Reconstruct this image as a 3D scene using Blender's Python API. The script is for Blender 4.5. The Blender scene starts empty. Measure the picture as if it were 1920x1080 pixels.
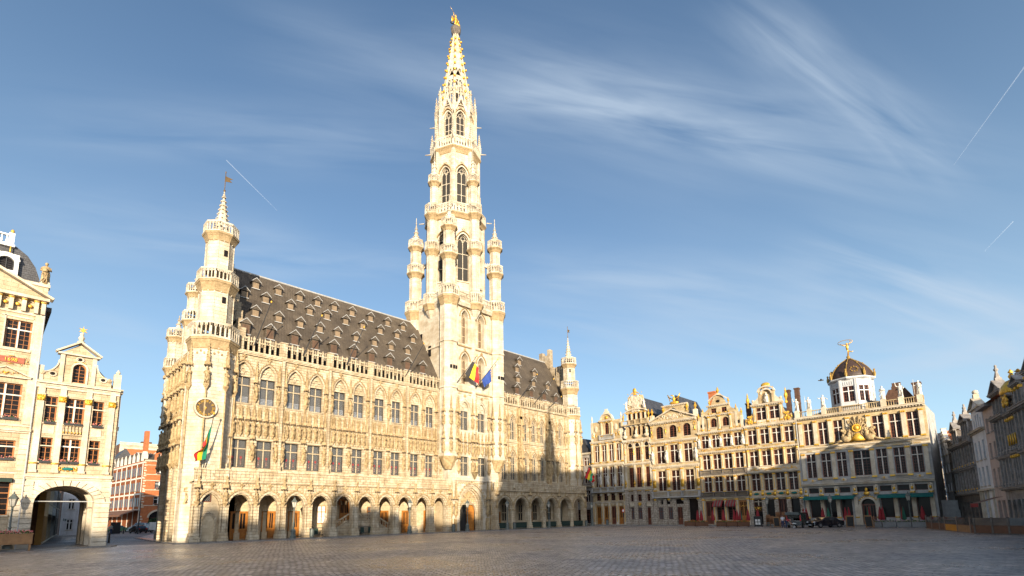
import bpy, math, random
import numpy as np
from mathutils import Vector, Matrix
sc = bpy.context.scene
R = math.radians
# ---------------------------------------------------------------- camera
cam_d = bpy.data.cameras.new("camera"); cam = bpy.data.objects.new("camera", cam_d)
sc.collection.objects.link(cam); sc.camera = cam
def cam_axes(yaw, p, r):
    f = Vector((math.sin(yaw)*math.cos(p), math.cos(yaw)*math.cos(p), math.sin(p)))
    rt = Vector((math.cos(yaw), -math.sin(yaw), 0)); up = rt.cross(f)
    return math.cos(r)*rt + math.sin(r)*up, -math.sin(r)*rt + math.cos(r)*up, f
_r, _u, _f = cam_axes(R(45.75), R(8.8), R(-0.88))
cam.matrix_world = Matrix(((_r.x, _u.x, -_f.x, 0), (_r.y, _u.y, -_f.y, 0), (_r.z, _u.z, -_f.z, 2.25), (0, 0, 0, 1)))
cam_d.sensor_width = 36; cam_d.lens = 973.3/1920*36
cam_d.shift_y = (815.5-540)/1920; cam_d.clip_start = .1; cam_d.clip_end = 9000
# ---------------------------------------------------------------- light
SUN_AZ = 34.0; SUN_EL = 8.2           # sun stands behind the camera: azimuth from -Y towards -X
sx, sy = -math.sin(R(SUN_AZ)), -math.cos(R(SUN_AZ))
sun_dir = Vector((sx*math.cos(R(SUN_EL)), sy*math.cos(R(SUN_EL)), math.sin(R(SUN_EL))))
sun_d = bpy.data.lights.new("sun", 'SUN'); sun_d.energy = 5.0; sun_d.angle = R(.6); sun_d.color = (1, .85, .62)
sun = bpy.data.objects.new("sun", sun_d); sc.collection.objects.link(sun)
sun.rotation_euler = sun_dir.to_track_quat('Z', 'Y').to_euler(); sun.location = (-60, -60, 60)
w = bpy.data.worlds.new("World"); sc.world = w; w.use_nodes = True
nt = w.node_tree; N = nt.nodes; L = nt.links
for n in list(N): N.remove(n)
out = N.new('ShaderNodeOutputWorld'); bg = N.new('ShaderNodeBackground'); sky = N.new('ShaderNodeTexSky')
sky.sky_type = 'NISHITA'; sky.sun_disc = False; sky.sun_elevation = R(SUN_EL+9)
sky.sun_rotation = math.atan2(sun_dir.x, sun_dir.y); sky.air_density = 1.0; sky.dust_density = .3; sky.ozone_density = 2.2
bg.inputs['Strength'].default_value = .10
def wmath(op, a, b=None, c=None):
    n = N.new('ShaderNodeMath'); n.operation = op
    for i, v in enumerate((a, b, c)):
        if v is None: continue
        if isinstance(v, (int, float)): n.inputs[i].default_value = v
        else: L.new(v, n.inputs[i])
    return n.outputs[0]
tc = N.new('ShaderNodeTexCoord'); dirv = tc.outputs['Generated']
def world_dir(px, py):
    c = Vector(((px-960)/973.3, -(py-815.5)/973.3)); v = _r*c.x + _u*c.y + _f
    return v.normalized()
def streak(p0, p1, wid, amt, seed, scl=1.0):
    """a long cirrus streamer: a great-circle band between two sky directions, broken up by fibrous noise"""
    a, b = world_dir(*p0), world_dir(*p1); n = a.cross(b).normalized(); m = ((a+b)*.5).normalized(); t = n.cross(m).normalized()
    half = math.acos(max(-1, min(1, a.dot(b))))/2
    def dot(v):
        d = N.new('ShaderNodeVectorMath'); d.operation = 'DOT_PRODUCT'; L.new(dirv, d.inputs[0]); d.inputs[1].default_value = v; return d.outputs['Value']
    across, along = dot(n), dot(t)
    comb = N.new('ShaderNodeCombineXYZ'); L.new(wmath('MULTIPLY', along, 2.2*scl), comb.inputs[0]); L.new(wmath('MULTIPLY', across, 17.*scl), comb.inputs[1]); comb.inputs[2].default_value = seed
    nz = N.new('ShaderNodeTexNoise'); nz.inputs['Scale'].default_value = 1.7; nz.inputs['Detail'].default_value = 4; nz.inputs['Roughness'].default_value = .5; nz.inputs['Distortion'].default_value = .35
    L.new(comb.outputs[0], nz.inputs['Vector'])
    g = wmath('DIVIDE', across, wid); g = wmath('MULTIPLY', g, g); g = wmath('EXPONENT', wmath('MULTIPLY', g, -1))
    h = wmath('DIVIDE', along, half); h = wmath('MULTIPLY', h, h); h = wmath('MULTIPLY', h, h); h = wmath('EXPONENT', wmath('MULTIPLY', h, -1))
    k = wmath('MULTIPLY', wmath('MAXIMUM', wmath('SUBTRACT', nz.outputs[0], .30), 0), 2.6)
    return wmath('MULTIPLY', wmath('MULTIPLY', g, h), wmath('MULTIPLY', k, amt))
cl = None
for s in [((840,135),(1800,330),.050,.8,1,1.), ((1380,20),(1780,320),.036,.85,4,1.), ((1500,480),(2000,640),.060,1.0,7,1.), ((900,150),(1450,290),.11,.25,51,.8), ((1150,560),(1900,720),.09,.5,57,.8),
          ((60,230),(800,275),.040,.42,11,1.), ((-50,400),(560,475),.05,.45,15,1.), ((420,480),(800,500),.03,.45,19,1.3),
          ((930,520),(1500,560),.05,.5,23,1.), ((940,600),(1300,660),.05,.35,27,1.), ((480,80),(1000,200),.06,.35,31,.8),
          ((1560,700),(1960,640),.035,.5,35,1.1), ((950,180),(1300,210),.02,.4,41,1.6), ((-40,560),(330,640),.05,.35,45,.9)]:
    v = streak(*s); cl = v if cl is None else wmath('ADD', cl, v)
cl = wmath('MINIMUM', wmath('MULTIPLY', cl, .66), .62)
# pale air low over the roofs
sep = N.new('ShaderNodeSeparateXYZ'); L.new(dirv, sep.inputs[0])
hz = wmath('EXPONENT', wmath('MULTIPLY', wmath('MAXIMUM', sep.outputs[2], 0), -2.9))
skym = N.new('ShaderNodeMix'); skym.data_type = 'RGBA'; skym.blend_type = 'MULTIPLY'; skym.inputs[0].default_value = 1
L.new(sky.outputs[0], skym.inputs[6]); skym.inputs[7].default_value = (.23, .465, .66, 1)
mh = N.new('ShaderNodeMix'); mh.data_type = 'RGBA'; L.new(wmath('MULTIPLY', hz, .85), mh.inputs[0]); L.new(skym.outputs[2], mh.inputs[6]); mh.inputs[7].default_value = (3.8, 4.95, 5.35, 1)
mc = N.new('ShaderNodeMix'); mc.data_type = 'RGBA'; L.new(cl, mc.inputs[0]); L.new(mh.outputs[2], mc.inputs[6]); mc.inputs[7].default_value = (2.8, 3.35, 4.0, 1)
# added fill glow around the sun direction, softens the shade on the facades
dsn = N.new('ShaderNodeVectorMath'); dsn.operation = 'DOT_PRODUCT'; L.new(dirv, dsn.inputs[0]); dsn.inputs[1].default_value = sun_dir
au = wmath('MULTIPLY', wmath('POWER', wmath('MAXIMUM', dsn.outputs['Value'], 0), 3.0), 7.0)
ma = N.new('ShaderNodeMix'); ma.data_type = 'RGBA'; ma.blend_type = 'ADD'; ma.inputs[0].default_value = 1; cmb = N.new('ShaderNodeVectorMath'); cmb.operation = 'SCALE'; cmb.inputs[0].default_value = (1.5, 1.35, 1.2); L.new(au, cmb.inputs['Scale'])
L.new(mc.outputs[2], ma.inputs[6]); L.new(cmb.outputs[0], ma.inputs[7])
L.new(ma.outputs[2], bg.inputs['Color']); L.new(bg.outputs[0], out.inputs[0])
sc.view_settings.view_transform = 'Standard'; sc.view_settings.look = 'None'; sc.view_settings.exposure = 1.1; sc.view_settings.gamma = 1
sc.render.engine = 'CYCLES'; sc.render.resolution_x = 1024; sc.render.resolution_y = 576
sc.cycles.max_bounces = 6; sc.cycles.diffuse_bounces = 3; sc.cycles.glossy_bounces = 3; sc.cycles.transmission_bounces = 3
# ---------------------------------------------------------------- materials
MATS = {}
def mat(name, col, rough=.7, metal=0., var=0., col2=None, scale=1., bump=0., bscale=6., joints=None, jcol=.6, spec=.5,
        streaks=0., lattice=None, streakcol=(.35, .3, .25), detail=6):
    m = bpy.data.materials.new(name); m.use_nodes = True; t = m.node_tree; n = t.nodes; l = t.links
    b = n['Principled BSDF']; b.inputs['Roughness'].default_value = rough; b.inputs['Metallic'].default_value = metal
    b.inputs['Specular IOR Level'].default_value = spec
    co = n.new('ShaderNodeTexCoord').outputs['Object']
    def noise(sc_, dt=6, vec=None, ro=.6):
        z = n.new('ShaderNodeTexNoise'); z.inputs['Scale'].default_value = sc_; z.inputs['Detail'].default_value = dt; z.inputs['Roughness'].default_value = ro
        l.new(vec or co, z.inputs['Vector']); return z.outputs[0]
    def ramp(v, a, b_):
        r = n.new('ShaderNodeMapRange'); l.new(v, r.inputs[0]); r.inputs[1].default_value = a; r.inputs[2].default_value = b_; return r.outputs[0]
    def mix(f, a, b_, mode='MIX'):
        x = n.new('ShaderNodeMix'); x.data_type = 'RGBA'; x.blend_type = mode
        for s, v in ((0, f), (6, a), (7, b_)):
            if isinstance(v, (int, float)): x.inputs[s].default_value = v
            elif isinstance(v, tuple): x.inputs[s].default_value = (*v[:3], 1)
            else: l.new(v, x.inputs[s])
        return x.outputs[2]
    c = (*col, 1); cur = None; hgt = None
    if col2 or var:
        c2 = col2 or tuple(x*(1-var) for x in col)
        cur = mix(ramp(noise(scale, detail), .35, .65), tuple(col), c2)
        f2 = noise(scale*7, 4); cur = mix(ramp(f2, .3, .7), cur, mix(1., cur, (.82, .8, .78), 'MULTIPLY'))
    if streaks:
        mp = n.new('ShaderNodeMapping'); mp.inputs['Scale'].default_value = (1.6, 1.6, .16); l.new(co, mp.inputs[0])
        s = ramp(noise(1., 5, mp.outputs[0]), .5, .72)
        sm = n.new('ShaderNodeMath'); sm.operation = 'MULTIPLY'; l.new(s, sm.inputs[0]); sm.inputs[1].default_value = streaks
        cur = mix(sm.outputs[0], cur if cur else tuple(col), mix(1., cur if cur else tuple(col), streakcol, 'MULTIPLY'))
    if joints or lattice:
        sp = n.new('ShaderNodeSeparateXYZ'); l.new(co, sp.inputs[0]); ad = n.new('ShaderNodeMath'); l.new(sp.outputs[0], ad.inputs[0]); l.new(sp.outputs[1], ad.inputs[1])
        cb = n.new('ShaderNodeCombineXYZ'); l.new(ad.outputs[0], cb.inputs[0]); l.new(sp.outputs[2], cb.inputs[1])
    if joints:
        br = n.new('ShaderNodeTexBrick'); br.inputs['Scale'].default_value = 1; br.inputs['Brick Width'].default_value = joints[0]; br.inputs['Row Height'].default_value = joints[1]
        br.inputs['Mortar Size'].default_value = joints[2] if len(joints) > 2 else .012; br.inputs['Mortar Smooth'].default_value = .3
        br.inputs['Color1'].default_value = (1, 1, 1, 1); br.inputs['Color2'].default_value = (.80, .78, .74, 1); br.inputs['Mortar'].default_value = (jcol, jcol*.97, jcol*.93, 1); br.inputs['Bias'].default_value = -.2
        l.new(cb.outputs[0], br.inputs['Vector'])
        cur = mix(1., cur if cur else tuple(col), br.outputs['Color'], 'MULTIPLY'); hgt = br.outputs['Fac']
    if lattice:
        # leaded diamond quarries: two crossed sets of thin cames
        res = None
        for sg in (1, -1):
            a = n.new('ShaderNodeMath'); a.operation = 'MULTIPLY_ADD'; l.new(ad.outputs[0], a.inputs[0]); a.inputs[1].default_value = sg*1.5; l.new(sp.outputs[2], a.inputs[2])
            q = n.new('ShaderNodeMath'); q.operation = 'PINGPONG'; l.new(a.outputs[0], q.inputs[0]); q.inputs[1].default_value = lattice
            r = n.new('ShaderNodeMath'); r.operation = 'LESS_THAN'; l.new(q.outputs[0], r.inputs[0]); r.inputs[1].default_value = lattice*.12
            if res is None: res = r.outputs[0]
            else:
                mm = n.new('ShaderNodeMath'); mm.operation = 'MAXIMUM'; l.new(res, mm.inputs[0]); l.new(r.outputs[0], mm.inputs[1]); res = mm.outputs[0]
        cur = mix(res, cur if cur else tuple(col), (.20, .19, .17))
        rr = n.new('ShaderNodeMapRange'); l.new(res, rr.inputs[0]); rr.inputs[3].default_value = rough; rr.inputs[4].default_value = .6; l.new(rr.outputs[0], b.inputs['Roughness'])
    if cur is None: b.inputs['Base Color'].default_value = c
    else: l.new(cur, b.inputs['Base Color'])
    if bump:
        bp = n.new('ShaderNodeBump'); bp.inputs['Strength'].default_value = min(1, bump*2); bp.inputs['Distance'].default_value = .06*bump*2
        h_ = noise(bscale, 5)
        if hgt is not None:
            a = n.new('ShaderNodeMath'); a.operation = 'MULTIPLY_ADD'; l.new(hgt, a.inputs[0]); a.inputs[1].default_value = -.6; l.new(h_, a.inputs[2]); h_ = a.outputs[0]
        l.new(h_, bp.inputs['Height']); l.new(bp.outputs[0], b.inputs['Normal'])
    MATS[name] = m; return m
undershade = mat('canopy_undershade', (.13, .09, .055), .9, var=.3, scale=6)  # near-black that paints the shade beneath the statue canopies
moulding = mat('shaded_moulding', (.40, .29, .16), .85, col2=(.26, .18, .09), scale=3, bump=.5)  # darker tone paints the shadow lines of corbels and hood mouldings
hall = mat('hall_limestone', (.60, .52, .39), .8, var=.18, col2=(.42, .325, .205), scale=.9, bump=.7, bscale=5, joints=(.8, .32, .016), jcol=.5, streaks=.7, streakcol=(.6, .5, .4))
carved = mat('carved_limestone', (.50, .385, .22), .85, col2=(.28, .19, .09), scale=2.6, bump=.8, bscale=9, streaks=.5, streakcol=(.5, .38, .26))
pale = mat('pale_stone', (.60, .54, .44), .8, col2=(.44, .36, .26), scale=.8, bump=.35, bscale=7, streaks=.3, streakcol=(.6, .54, .46))
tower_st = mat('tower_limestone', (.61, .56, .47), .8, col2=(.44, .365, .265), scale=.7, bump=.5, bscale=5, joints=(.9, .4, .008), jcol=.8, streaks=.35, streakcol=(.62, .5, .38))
rubble = mat('rough_rubble_stone', (.50, .42, .31), .9, col2=(.30, .23, .15), scale=1.1, bump=.7, bscale=4, joints=(.7, .3, .015), jcol=.65, streaks=.4)
slate = mat('hall_slate', (.125, .098, .072), .75, col2=(.07, .054, .04), scale=.35, bump=.5, bscale=10, joints=(.35, .22, .012), jcol=.45, streaks=.6, streakcol=(.55, .5, .48))
slate_d = mat('dark_slate', (.06, .06, .07), .5, col2=(.035, .035, .042), scale=1, bump=.3, joints=(.3, .2, .01), jcol=.5)
lead = mat('weathered_lead', (.42, .42, .42), .6, var=.3, scale=2)
glass = mat('leaded_glass', (.03, .03, .032), .12, lattice=.13, spec=.7)
glass_p = mat('window_glass', (.02, .017, .018), .1, var=.5, scale=.8, spec=.12)
goldglass = mat('amber_leaded_glass', (.16, .09, .035), .3, var=.6, scale=1.5, lattice=.16)
glass_g = mat('grey_blind_glass', (.10, .10, .11), .3, var=.3, scale=.7)
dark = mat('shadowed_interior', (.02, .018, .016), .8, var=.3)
dimstone = mat('gallery_stone', (.60, .50, .35), .85, col2=(.48, .38, .25), scale=.7, bump=.3, joints=(.8, .35, .01), jcol=.75)
wood = mat('varnished_oak', (.46, .19, .035), .35, col2=(.30, .11, .02), scale=3, bump=.15)
redwood = mat('red_brown_casement', (.16, .045, .022), .5, var=.2)
orangewood = mat('orange_casement', (.36, .13, .03), .5, var=.2)
gold = mat('gold_leaf', (.86, .52, .08), .38, metal=.55, col2=(.62, .34, .04), scale=3, bump=.3, bscale=14)
vanegold = mat('tarnished_vane', (.16, .10, .04), .5, metal=.3, var=.3)
goldpaint = mat('gold_paint', (.75, .45, .06), .5, metal=.2, var=.2, scale=4)
oldgold = mat('old_dull_gold', (.42, .26, .06), .5, metal=.4, var=.4, scale=5)
iron = mat('black_iron', (.025, .025, .028), .45, var=.2)
lampgreen = mat('grey_green_iron', (.11, .13, .12), .5, var=.3, scale=4)
lampglass = mat('lamp_glass', (.55, .52, .46), .15, var=.2)
g_cream = mat('cream_stone', (.55, .44, .27), .8, col2=(.36, .26, .14), scale=.7, bump=.35, bscale=7, joints=(1.1, .42, .008), jcol=.82, streaks=.4, streakcol=(.6, .5, .4))
g_grey = mat('grey_bluestone', (.46, .45, .43), .75, col2=(.33, .33, .33), scale=.9, bump=.3, bscale=7, joints=(1.1, .4, .008), jcol=.8, streaks=.3)
g_white = mat('white_stone', (.66, .63, .58), .75, col2=(.52, .48, .42), scale=.9, bump=.3, bscale=6, streaks=.3, streakcol=(.6, .55, .5))
quoin = mat('mottled_ashlar', (.52, .47, .40), .85, col2=(.27, .21, .16), scale=3.2, bump=.6, bscale=6, joints=(.6, .35, .03), jcol=.55)
buff = mat('buff_stone', (.54, .44, .31), .8, col2=(.40, .30, .19), scale=.9, bump=.4, bscale=6, joints=(.9, .36, .012), jcol=.68, streaks=.3, streakcol=(.65, .55, .45))
brick = mat('orange_brick', (.46, .15, .05), .85, col2=(.34, .10, .035), scale=2, joints=(.23, .075, .012), jcol=1.0, bump=.2)
chimbrick = mat('chimney_brick', (.13, .065, .04), .9, var=.4, scale=5, joints=(.25, .08, .014), jcol=.8, bump=.3)
tile = mat('orange_roof_tile', (.42, .13, .045), .8, col2=(.28, .08, .03), scale=1.2, joints=(.3, .35, .03), jcol=.45, bump=.5)
plaster_w = mat('white_render', (.72, .72, .74), .8, var=.15, scale=.5, streaks=.3)
plaster_p = mat('pinkish_render', (.54, .41, .35), .8, var=.15, scale=.5, streaks=.3)
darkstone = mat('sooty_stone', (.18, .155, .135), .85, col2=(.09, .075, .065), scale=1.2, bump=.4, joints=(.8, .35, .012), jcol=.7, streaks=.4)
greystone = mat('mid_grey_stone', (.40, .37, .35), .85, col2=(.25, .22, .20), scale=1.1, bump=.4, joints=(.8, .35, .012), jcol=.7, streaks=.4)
green = mat('dark_green_cloth', (.010, .032, .025), .8, var=.2)
teal = mat('teal_canvas', (.0, .13, .12), .8, var=.15)
redc = mat('red_canvas', (.26, .012, .018), .8, var=.25)
greenc = mat('green_canvas', (.01, .10, .06), .8, var=.25)
flower_r = mat('pink_red_flowers', (.55, .07, .10), .8, col2=(.75, .35, .28), scale=9)
flower_o = mat('orange_flowers', (.55, .20, .04), .8, col2=(.35, .08, .02), scale=9)
flower_v = mat('violet_flowers', (.18, .06, .30), .8, col2=(.6, .55, .3), scale=9)
leaf = mat('leaf_green', (.03, .09, .02), .8, col2=(.07, .14, .03), scale=8)
darkshutter = mat('dark_brown_shutter', (.11, .06, .035), .8, var=.4, scale=2)
tan_louvre = mat('tan_louvre', (.25, .18, .115), .85, var=.35, scale=2)
planter = mat('brown_planter_wood', (.16, .07, .035), .75, var=.3, scale=3)
boxwood = mat('light_brown_wood', (.36, .19, .08), .7, var=.3, scale=3, bump=.2)
conc = mat('grey_concrete', (.25, .25, .25), .85, var=.25, scale=2)
chalk = mat('chalkboard', (.03, .03, .03), .7, var=.3, scale=3)
drumgrey = mat('pale_grey_paint', (.50, .51, .53), .6, var=.15)
white = mat('white_paint', (.75, .75, .74), .5, var=.08)
carblack = mat('black_car_paint', (.012, .012, .016), .12, spec=.9)
carwhite = mat('white_car_paint', (.6, .6, .6), .3)
carsilver = mat('silver_car_paint', (.28, .29, .31), .25, metal=.4)
tyre = mat('tyre_rubber', (.015, .015, .015), .85)
rimm = mat('alloy_rim', (.4, .4, .42), .3, metal=.8)
carglass = mat('car_glass', (.02, .022, .025), .05, spec=1.)
headl = mat('headlight_lens', (.6, .62, .65), .15)
taill = mat('red_tail_lamp', (.4, .01, .01), .25)
skin = mat('skin', (.48, .27, .19), .6)
pink = mat('crimson_shirt', (.50, .03, .06), .85, var=.15, scale=8)
jeans = mat('blue_jeans', (.03, .05, .12), .9, var=.2, scale=8)
hair = mat('dark_hair', (.02, .015, .01), .7)
wicker = mat('brown_wicker', (.26, .12, .05), .8, var=.4, scale=14, bump=.4)
black = mat('black_cloth', (.018, .018, .02), .8); 
yellow = mat('yellow_cloth', (.80, .56, .02), .8, var=.1); red = mat('red_cloth', (.62, .02, .02), .8, var=.1); blue = mat('blue_cloth', (.02, .06, .28), .8, var=.12); greenf = mat('green_cloth', (.02, .36, .20), .8, var=.1)
mirror = mat('terrace_glass', (.10, .09, .085), .06, spec=1., var=.4, scale=1.2); orangep = mat('orange_panel', (.60, .24, .01), .5, var=.1)
# ---------------------------------------------------------------- mesh builder
COL = sc.collection
class MB:
    def __init__(s): s.v = []; s.f = []; s.m = []; s.mi = 0; s.isl = []
    def add(s, vs, fs, m=None):
        s.isl.append((len(s.v), len(s.f))); o = len(s.v); s.v += [tuple(p) for p in vs]; s.f += [tuple(i+o for i in f) for f in fs]; s.m += [s.mi if m is None else m]*len(fs)
    def box(s, x0, x1, y0, y1, z0, z1, m=None):
        s.add([(x0,y0,z0),(x1,y0,z0),(x1,y1,z0),(x0,y1,z0),(x0,y0,z1),(x1,y0,z1),(x1,y1,z1),(x0,y1,z1)],
              [(0,3,2,1),(4,5,6,7),(0,1,5,4),(1,2,6,5),(2,3,7,6),(3,0,4,7)], m)
    def cbox(s, x, y, z, a, b, c, m=None): s.box(x-a/2, x+a/2, y-b/2, y+b/2, z, z+c, m)
    def prism(s, poly, a, b, axis='y', m=None):
        """polygon extruded; axis y: poly in (x,z); axis x: poly in (y,z); axis z: poly in (x,y)"""
        ar = sum(poly[i][0]*poly[(i+1) % len(poly)][1]-poly[(i+1) % len(poly)][0]*poly[i][1] for i in range(len(poly)))
        if ar < 0: poly = poly[::-1]
        n = len(poly)
        if axis == 'y': vs = [(p[0], a, p[1]) for p in poly] + [(p[0], b, p[1]) for p in poly]
        elif axis == 'x': vs = [(b, p[0], p[1]) for p in poly] + [(a, p[0], p[1]) for p in poly]
        else: vs = [(p[0], p[1], b) for p in poly] + [(p[0], p[1], a) for p in poly]
        fs = [tuple(range(n)), tuple(range(2*n-1, n-1, -1))] + [(i+n, (i+1) % n+n, (i+1) % n, i) for i in range(n)]
        s.add(vs, fs, m)
    def lathe(s, prof, n=8, cx=0, cy=0, rot=None, sx=1, sy=1, m=None, cap=True):
        rot = math.pi/n if rot is None else rot
        vs = []; fs = []
        for r, z in prof:
            for i in range(n):
                a = rot+2*math.pi*i/n; vs.append((cx+r*sx*math.cos(a), cy+r*sy*math.sin(a), z))
        for k in range(len(prof)-1):
            for i in range(n):
                j = (i+1) % n; fs.append((k*n+i, k*n+j, (k+1)*n+j, (k+1)*n+i))
        if cap: fs.append(tuple(range(n-1, -1, -1))); fs.append(tuple(range((len(prof)-1)*n, len(prof)*n)))
        s.add(vs, fs, m)
    def tube(s, pts, r, n=6, m=None, r2=None):
        pts = [Vector(p) for p in pts]; vs = []; fs = []; K = len(pts)
        for k, p in enumerate(pts):
            d = (pts[min(k+1, K-1)]-pts[max(k-1, 0)]).normalized(); u = d.cross(Vector((0, 0, 1)))
            if u.length < 1e-3: u = d.cross(Vector((0, 1, 0)))
            u.normalize(); v = d.cross(u); rr = r if r2 is None else r+(r2-r)*k/(K-1)
            for i in range(n):
                a = 2*math.pi*i/n; vs.append(tuple(p+u*rr*math.cos(a)+v*rr*math.sin(a)))
        for k in range(K-1):
            for i in range(n):
                j = (i+1) % n; fs.append((k*n+i, k*n+j, (k+1)*n+j, (k+1)*n+i))
        fs.append(tuple(range(n-1, -1, -1))); fs.append(tuple(range((K-1)*n, K*n))); s.add(vs, fs, m)
    def blob(s, x, y, z, rx, ry, rz, m=None, n=7, k=4):
        vs = [(x, y, z-rz)]; fs = []
        for j in range(1, k):
            t = math.pi*j/k
            for i in range(n):
                a = 2*math.pi*i/n+j*.3; vs.append((x+rx*math.sin(t)*math.cos(a), y+ry*math.sin(t)*math.sin(a), z-rz*math.cos(t)))
        vs.append((x, y, z+rz)); e = len(vs)-1
        for i in range(n): fs.append((0, 1+(i+1) % n, 1+i)); fs.append((e, e-n+i, e-n+(i+1) % n))
        for j in range(k-2):
            for i in range(n):
                a = 1+j*n+i; b = 1+j*n+(i+1) % n; fs.append((a, b, b+n, a+n))
        s.add(vs, fs, m)
    def arch(s, cx, zs, hw, rise, w_, y0, y1, kind='point', m=None, n=8):
        """moulded ring following an arch, width w_ outwards"""
        a = archpts(cx, zs, hw, rise, kind, n); b = archpts(cx, zs, hw+w_, rise+w_*1.05, kind, n)
        for i in range(len(a)-1): s.prism([a[i], b[i], b[i+1], a[i+1]], y0, y1, 'y', m)
    def row(s, x0, x1, z0, z1, y0, y1, ops, m=None):
        """a storey of wall with openings (cx, w, zb, zt[, kind, rise])"""
        x = x0
        for o in sorted(ops):
            cx, ww, zb, zt = o[:4]; a, b = cx-ww/2, cx+ww/2
            if a > x+1e-4: s.box(x, a, y0, y1, z0, z1, m)
            if zb > z0+1e-4: s.box(a, b, y0, y1, z0, zb, m)
            if len(o) > 4:
                ap = archpts(cx, zt, ww/2, o[5], o[4], 7)
                for i in range(len(ap)-1): s.prism([ap[i], ap[i+1], (ap[i+1][0], z1), (ap[i][0], z1)], y0, y1, 'y', m)
            elif z1 > zt+1e-4: s.box(a, b, y0, y1, zt, z1, m)
            x = b
        if x1 > x+1e-4: s.box(x, x1, y0, y1, z0, z1, m)
    def build(s, name, mats, parent=None, smooth=False, off=None, loc=None, rz=0):
        if not isinstance(mats, (list, tuple)): mats = [mats]
        me = bpy.data.meshes.new(name); off = off if off is not None else (tuple(parent['off']) if parent is not None and 'off' in parent else (0, 0, 0))
        me.from_pydata([(a+off[0], b+off[1], c+off[2]) for a, b, c in s.v], [], s.f)
        for q in mats: me.materials.append(q)
        if len(mats) > 1: me.polygons.foreach_set('material_index', s.m)
        elif any(s.m): me.polygons.foreach_set('material_index', [0]*len(s.m))
        if smooth: me.polygons.foreach_set('use_smooth', [True]*len(me.polygons))
        me.update()
        o = bpy.data.objects.new(name, me); COL.objects.link(o)
        if parent is not None: o.parent = parent
        if loc: o.location = loc
        if rz: o.rotation_euler.z = rz
        return o
def build_split(mb, name, mats, parent, smooth=False, gap=.06, off=None, cap=96):
    """link every separate piece of the builder as an object of its own; past the cap the smallest go into one part"""
    n = len(mb.isl)
    if n < 2: return [mb.build(name, mats, parent, smooth, off=off)] if mb.v else []
    V = np.array(mb.v); st = [i[0] for i in mb.isl]+[len(mb.v)]; fs = [i[1] for i in mb.isl]+[len(mb.f)]
    lo = np.array([V[st[i]:st[i+1]].min(0) for i in range(n)])-gap/2; hi = np.array([V[st[i]:st[i+1]].max(0) for i in range(n)])+gap/2
    lab = -np.ones(n, int); k = 0
    for i in range(n):
        if lab[i] >= 0: continue
        lab[i] = k; q = [i]
        while q:
            j = q.pop(); h_ = np.where((lab < 0) & (lo <= hi[j]).all(1) & (hi >= lo[j]).all(1))[0]; lab[h_] = k; q += list(h_)
        k += 1
    size = [float(np.prod(hi[lab == g].max(0)-lo[lab == g].min(0))) for g in range(k)]
    order = sorted(range(k), key=lambda g: -size[g]); out_ = []; rest = None
    for r_, g in enumerate(order):
        if r_ >= cap and k > cap+1: rest = rest or MB(); t = rest
        else: t = MB()
        for i in np.where(lab == g)[0]:
            t.add(mb.v[st[i]:st[i+1]], [tuple(x-st[i] for x in mb.f[q]) for q in range(fs[i], fs[i+1])]); t.m[-(fs[i+1]-fs[i]):] = mb.m[fs[i]:fs[i+1]]
        if t is not rest: out_.append(t.build(name, mats, parent, smooth, off=off))
    if rest: o = rest.build(name, mats, parent, smooth, off=off); o['kind'] = 'stuff'; out_.append(o)
    return out_
def archpts(cx, zs, hw, rise, kind, n=8):
    if kind == 'round':
        return [(cx-hw*math.cos(math.pi*i/(2*n)), zs+rise*math.sin(math.pi*i/(2*n))) for i in range(2*n+1)]
    Rr = (hw*hw+rise*rise)/(2*hw); t1 = math.atan2(rise, Rr-hw)   # half arc angle
    lft = [(cx-hw+Rr-Rr*math.cos(t1*i/n), zs+Rr*math.sin(t1*i/n)) for i in range(n+1)]
    return lft + [(2*cx-x, z) for x, z in lft[-2::-1]]
def thing(name, label, cat, loc=(0, 0, 0), rz=0, group=None, off=None):
    o = bpy.data.objects.new(name, None); COL.objects.link(o); o.location = loc; o.rotation_euler.z = rz; o.empty_display_size = .3
    o['label'] = label; o['category'] = cat
    if group: o['group'] = group
    if off: o['off'] = off
    return o
def tag(o, label, cat, group=None):
    o['label'] = label; o['category'] = cat
    if group: o['group'] = group
    return o
def dup(root, loc, rz=0, label=None):
    r = root.copy(); COL.objects.link(r); r.location = loc; r.rotation_euler.z = rz
    if label: r['label'] = label
    for ch in list(root.children):
        c = ch.copy(); COL.objects.link(c); c.parent = r
        for g in list(ch.children):
            d = g.copy(); COL.objects.link(d); d.parent = c
    return r
def link_copy(o, parent, loc, rz=0, scale=None):
    c = o.copy(); COL.objects.link(c); c.parent = parent; c.location = loc; c.rotation_euler.z = rz
    if scale: c.scale = scale
    return c
def off_of(p): return Vector(p['off']) if 'off' in p else Vector((0, 0, 0))
def text_verts(body, size, extrude):
    cu = bpy.data.curves.new('t', 'FONT'); cu.body = body; cu.size = size; cu.extrude = extrude; cu.align_x = 'CENTER'; cu.align_y = 'CENTER'; cu.resolution_u = 3
    o = bpy.data.objects.new('t', cu); COL.objects.link(o); dg = bpy.context.evaluated_depsgraph_get(); me = bpy.data.meshes.new_from_object(o.evaluated_get(dg))
    vs = [tuple(v.co) for v in me.vertices]; fs = [tuple(p.vertices) for p in me.polygons]
    bpy.data.objects.remove(o); bpy.data.curves.remove(cu); bpy.data.meshes.remove(me); return vs, fs
def put_text(mb, body, size, x, y, z, rot=0, m=None, ext=.02):
    vs, fs = text_verts(body, size, ext); c, s_ = math.cos(rot), math.sin(rot)
    mb.add([(x+a*c-b*s_, y-d, z+a*s_+b*c) for a, b, d in vs], fs, m)
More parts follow.
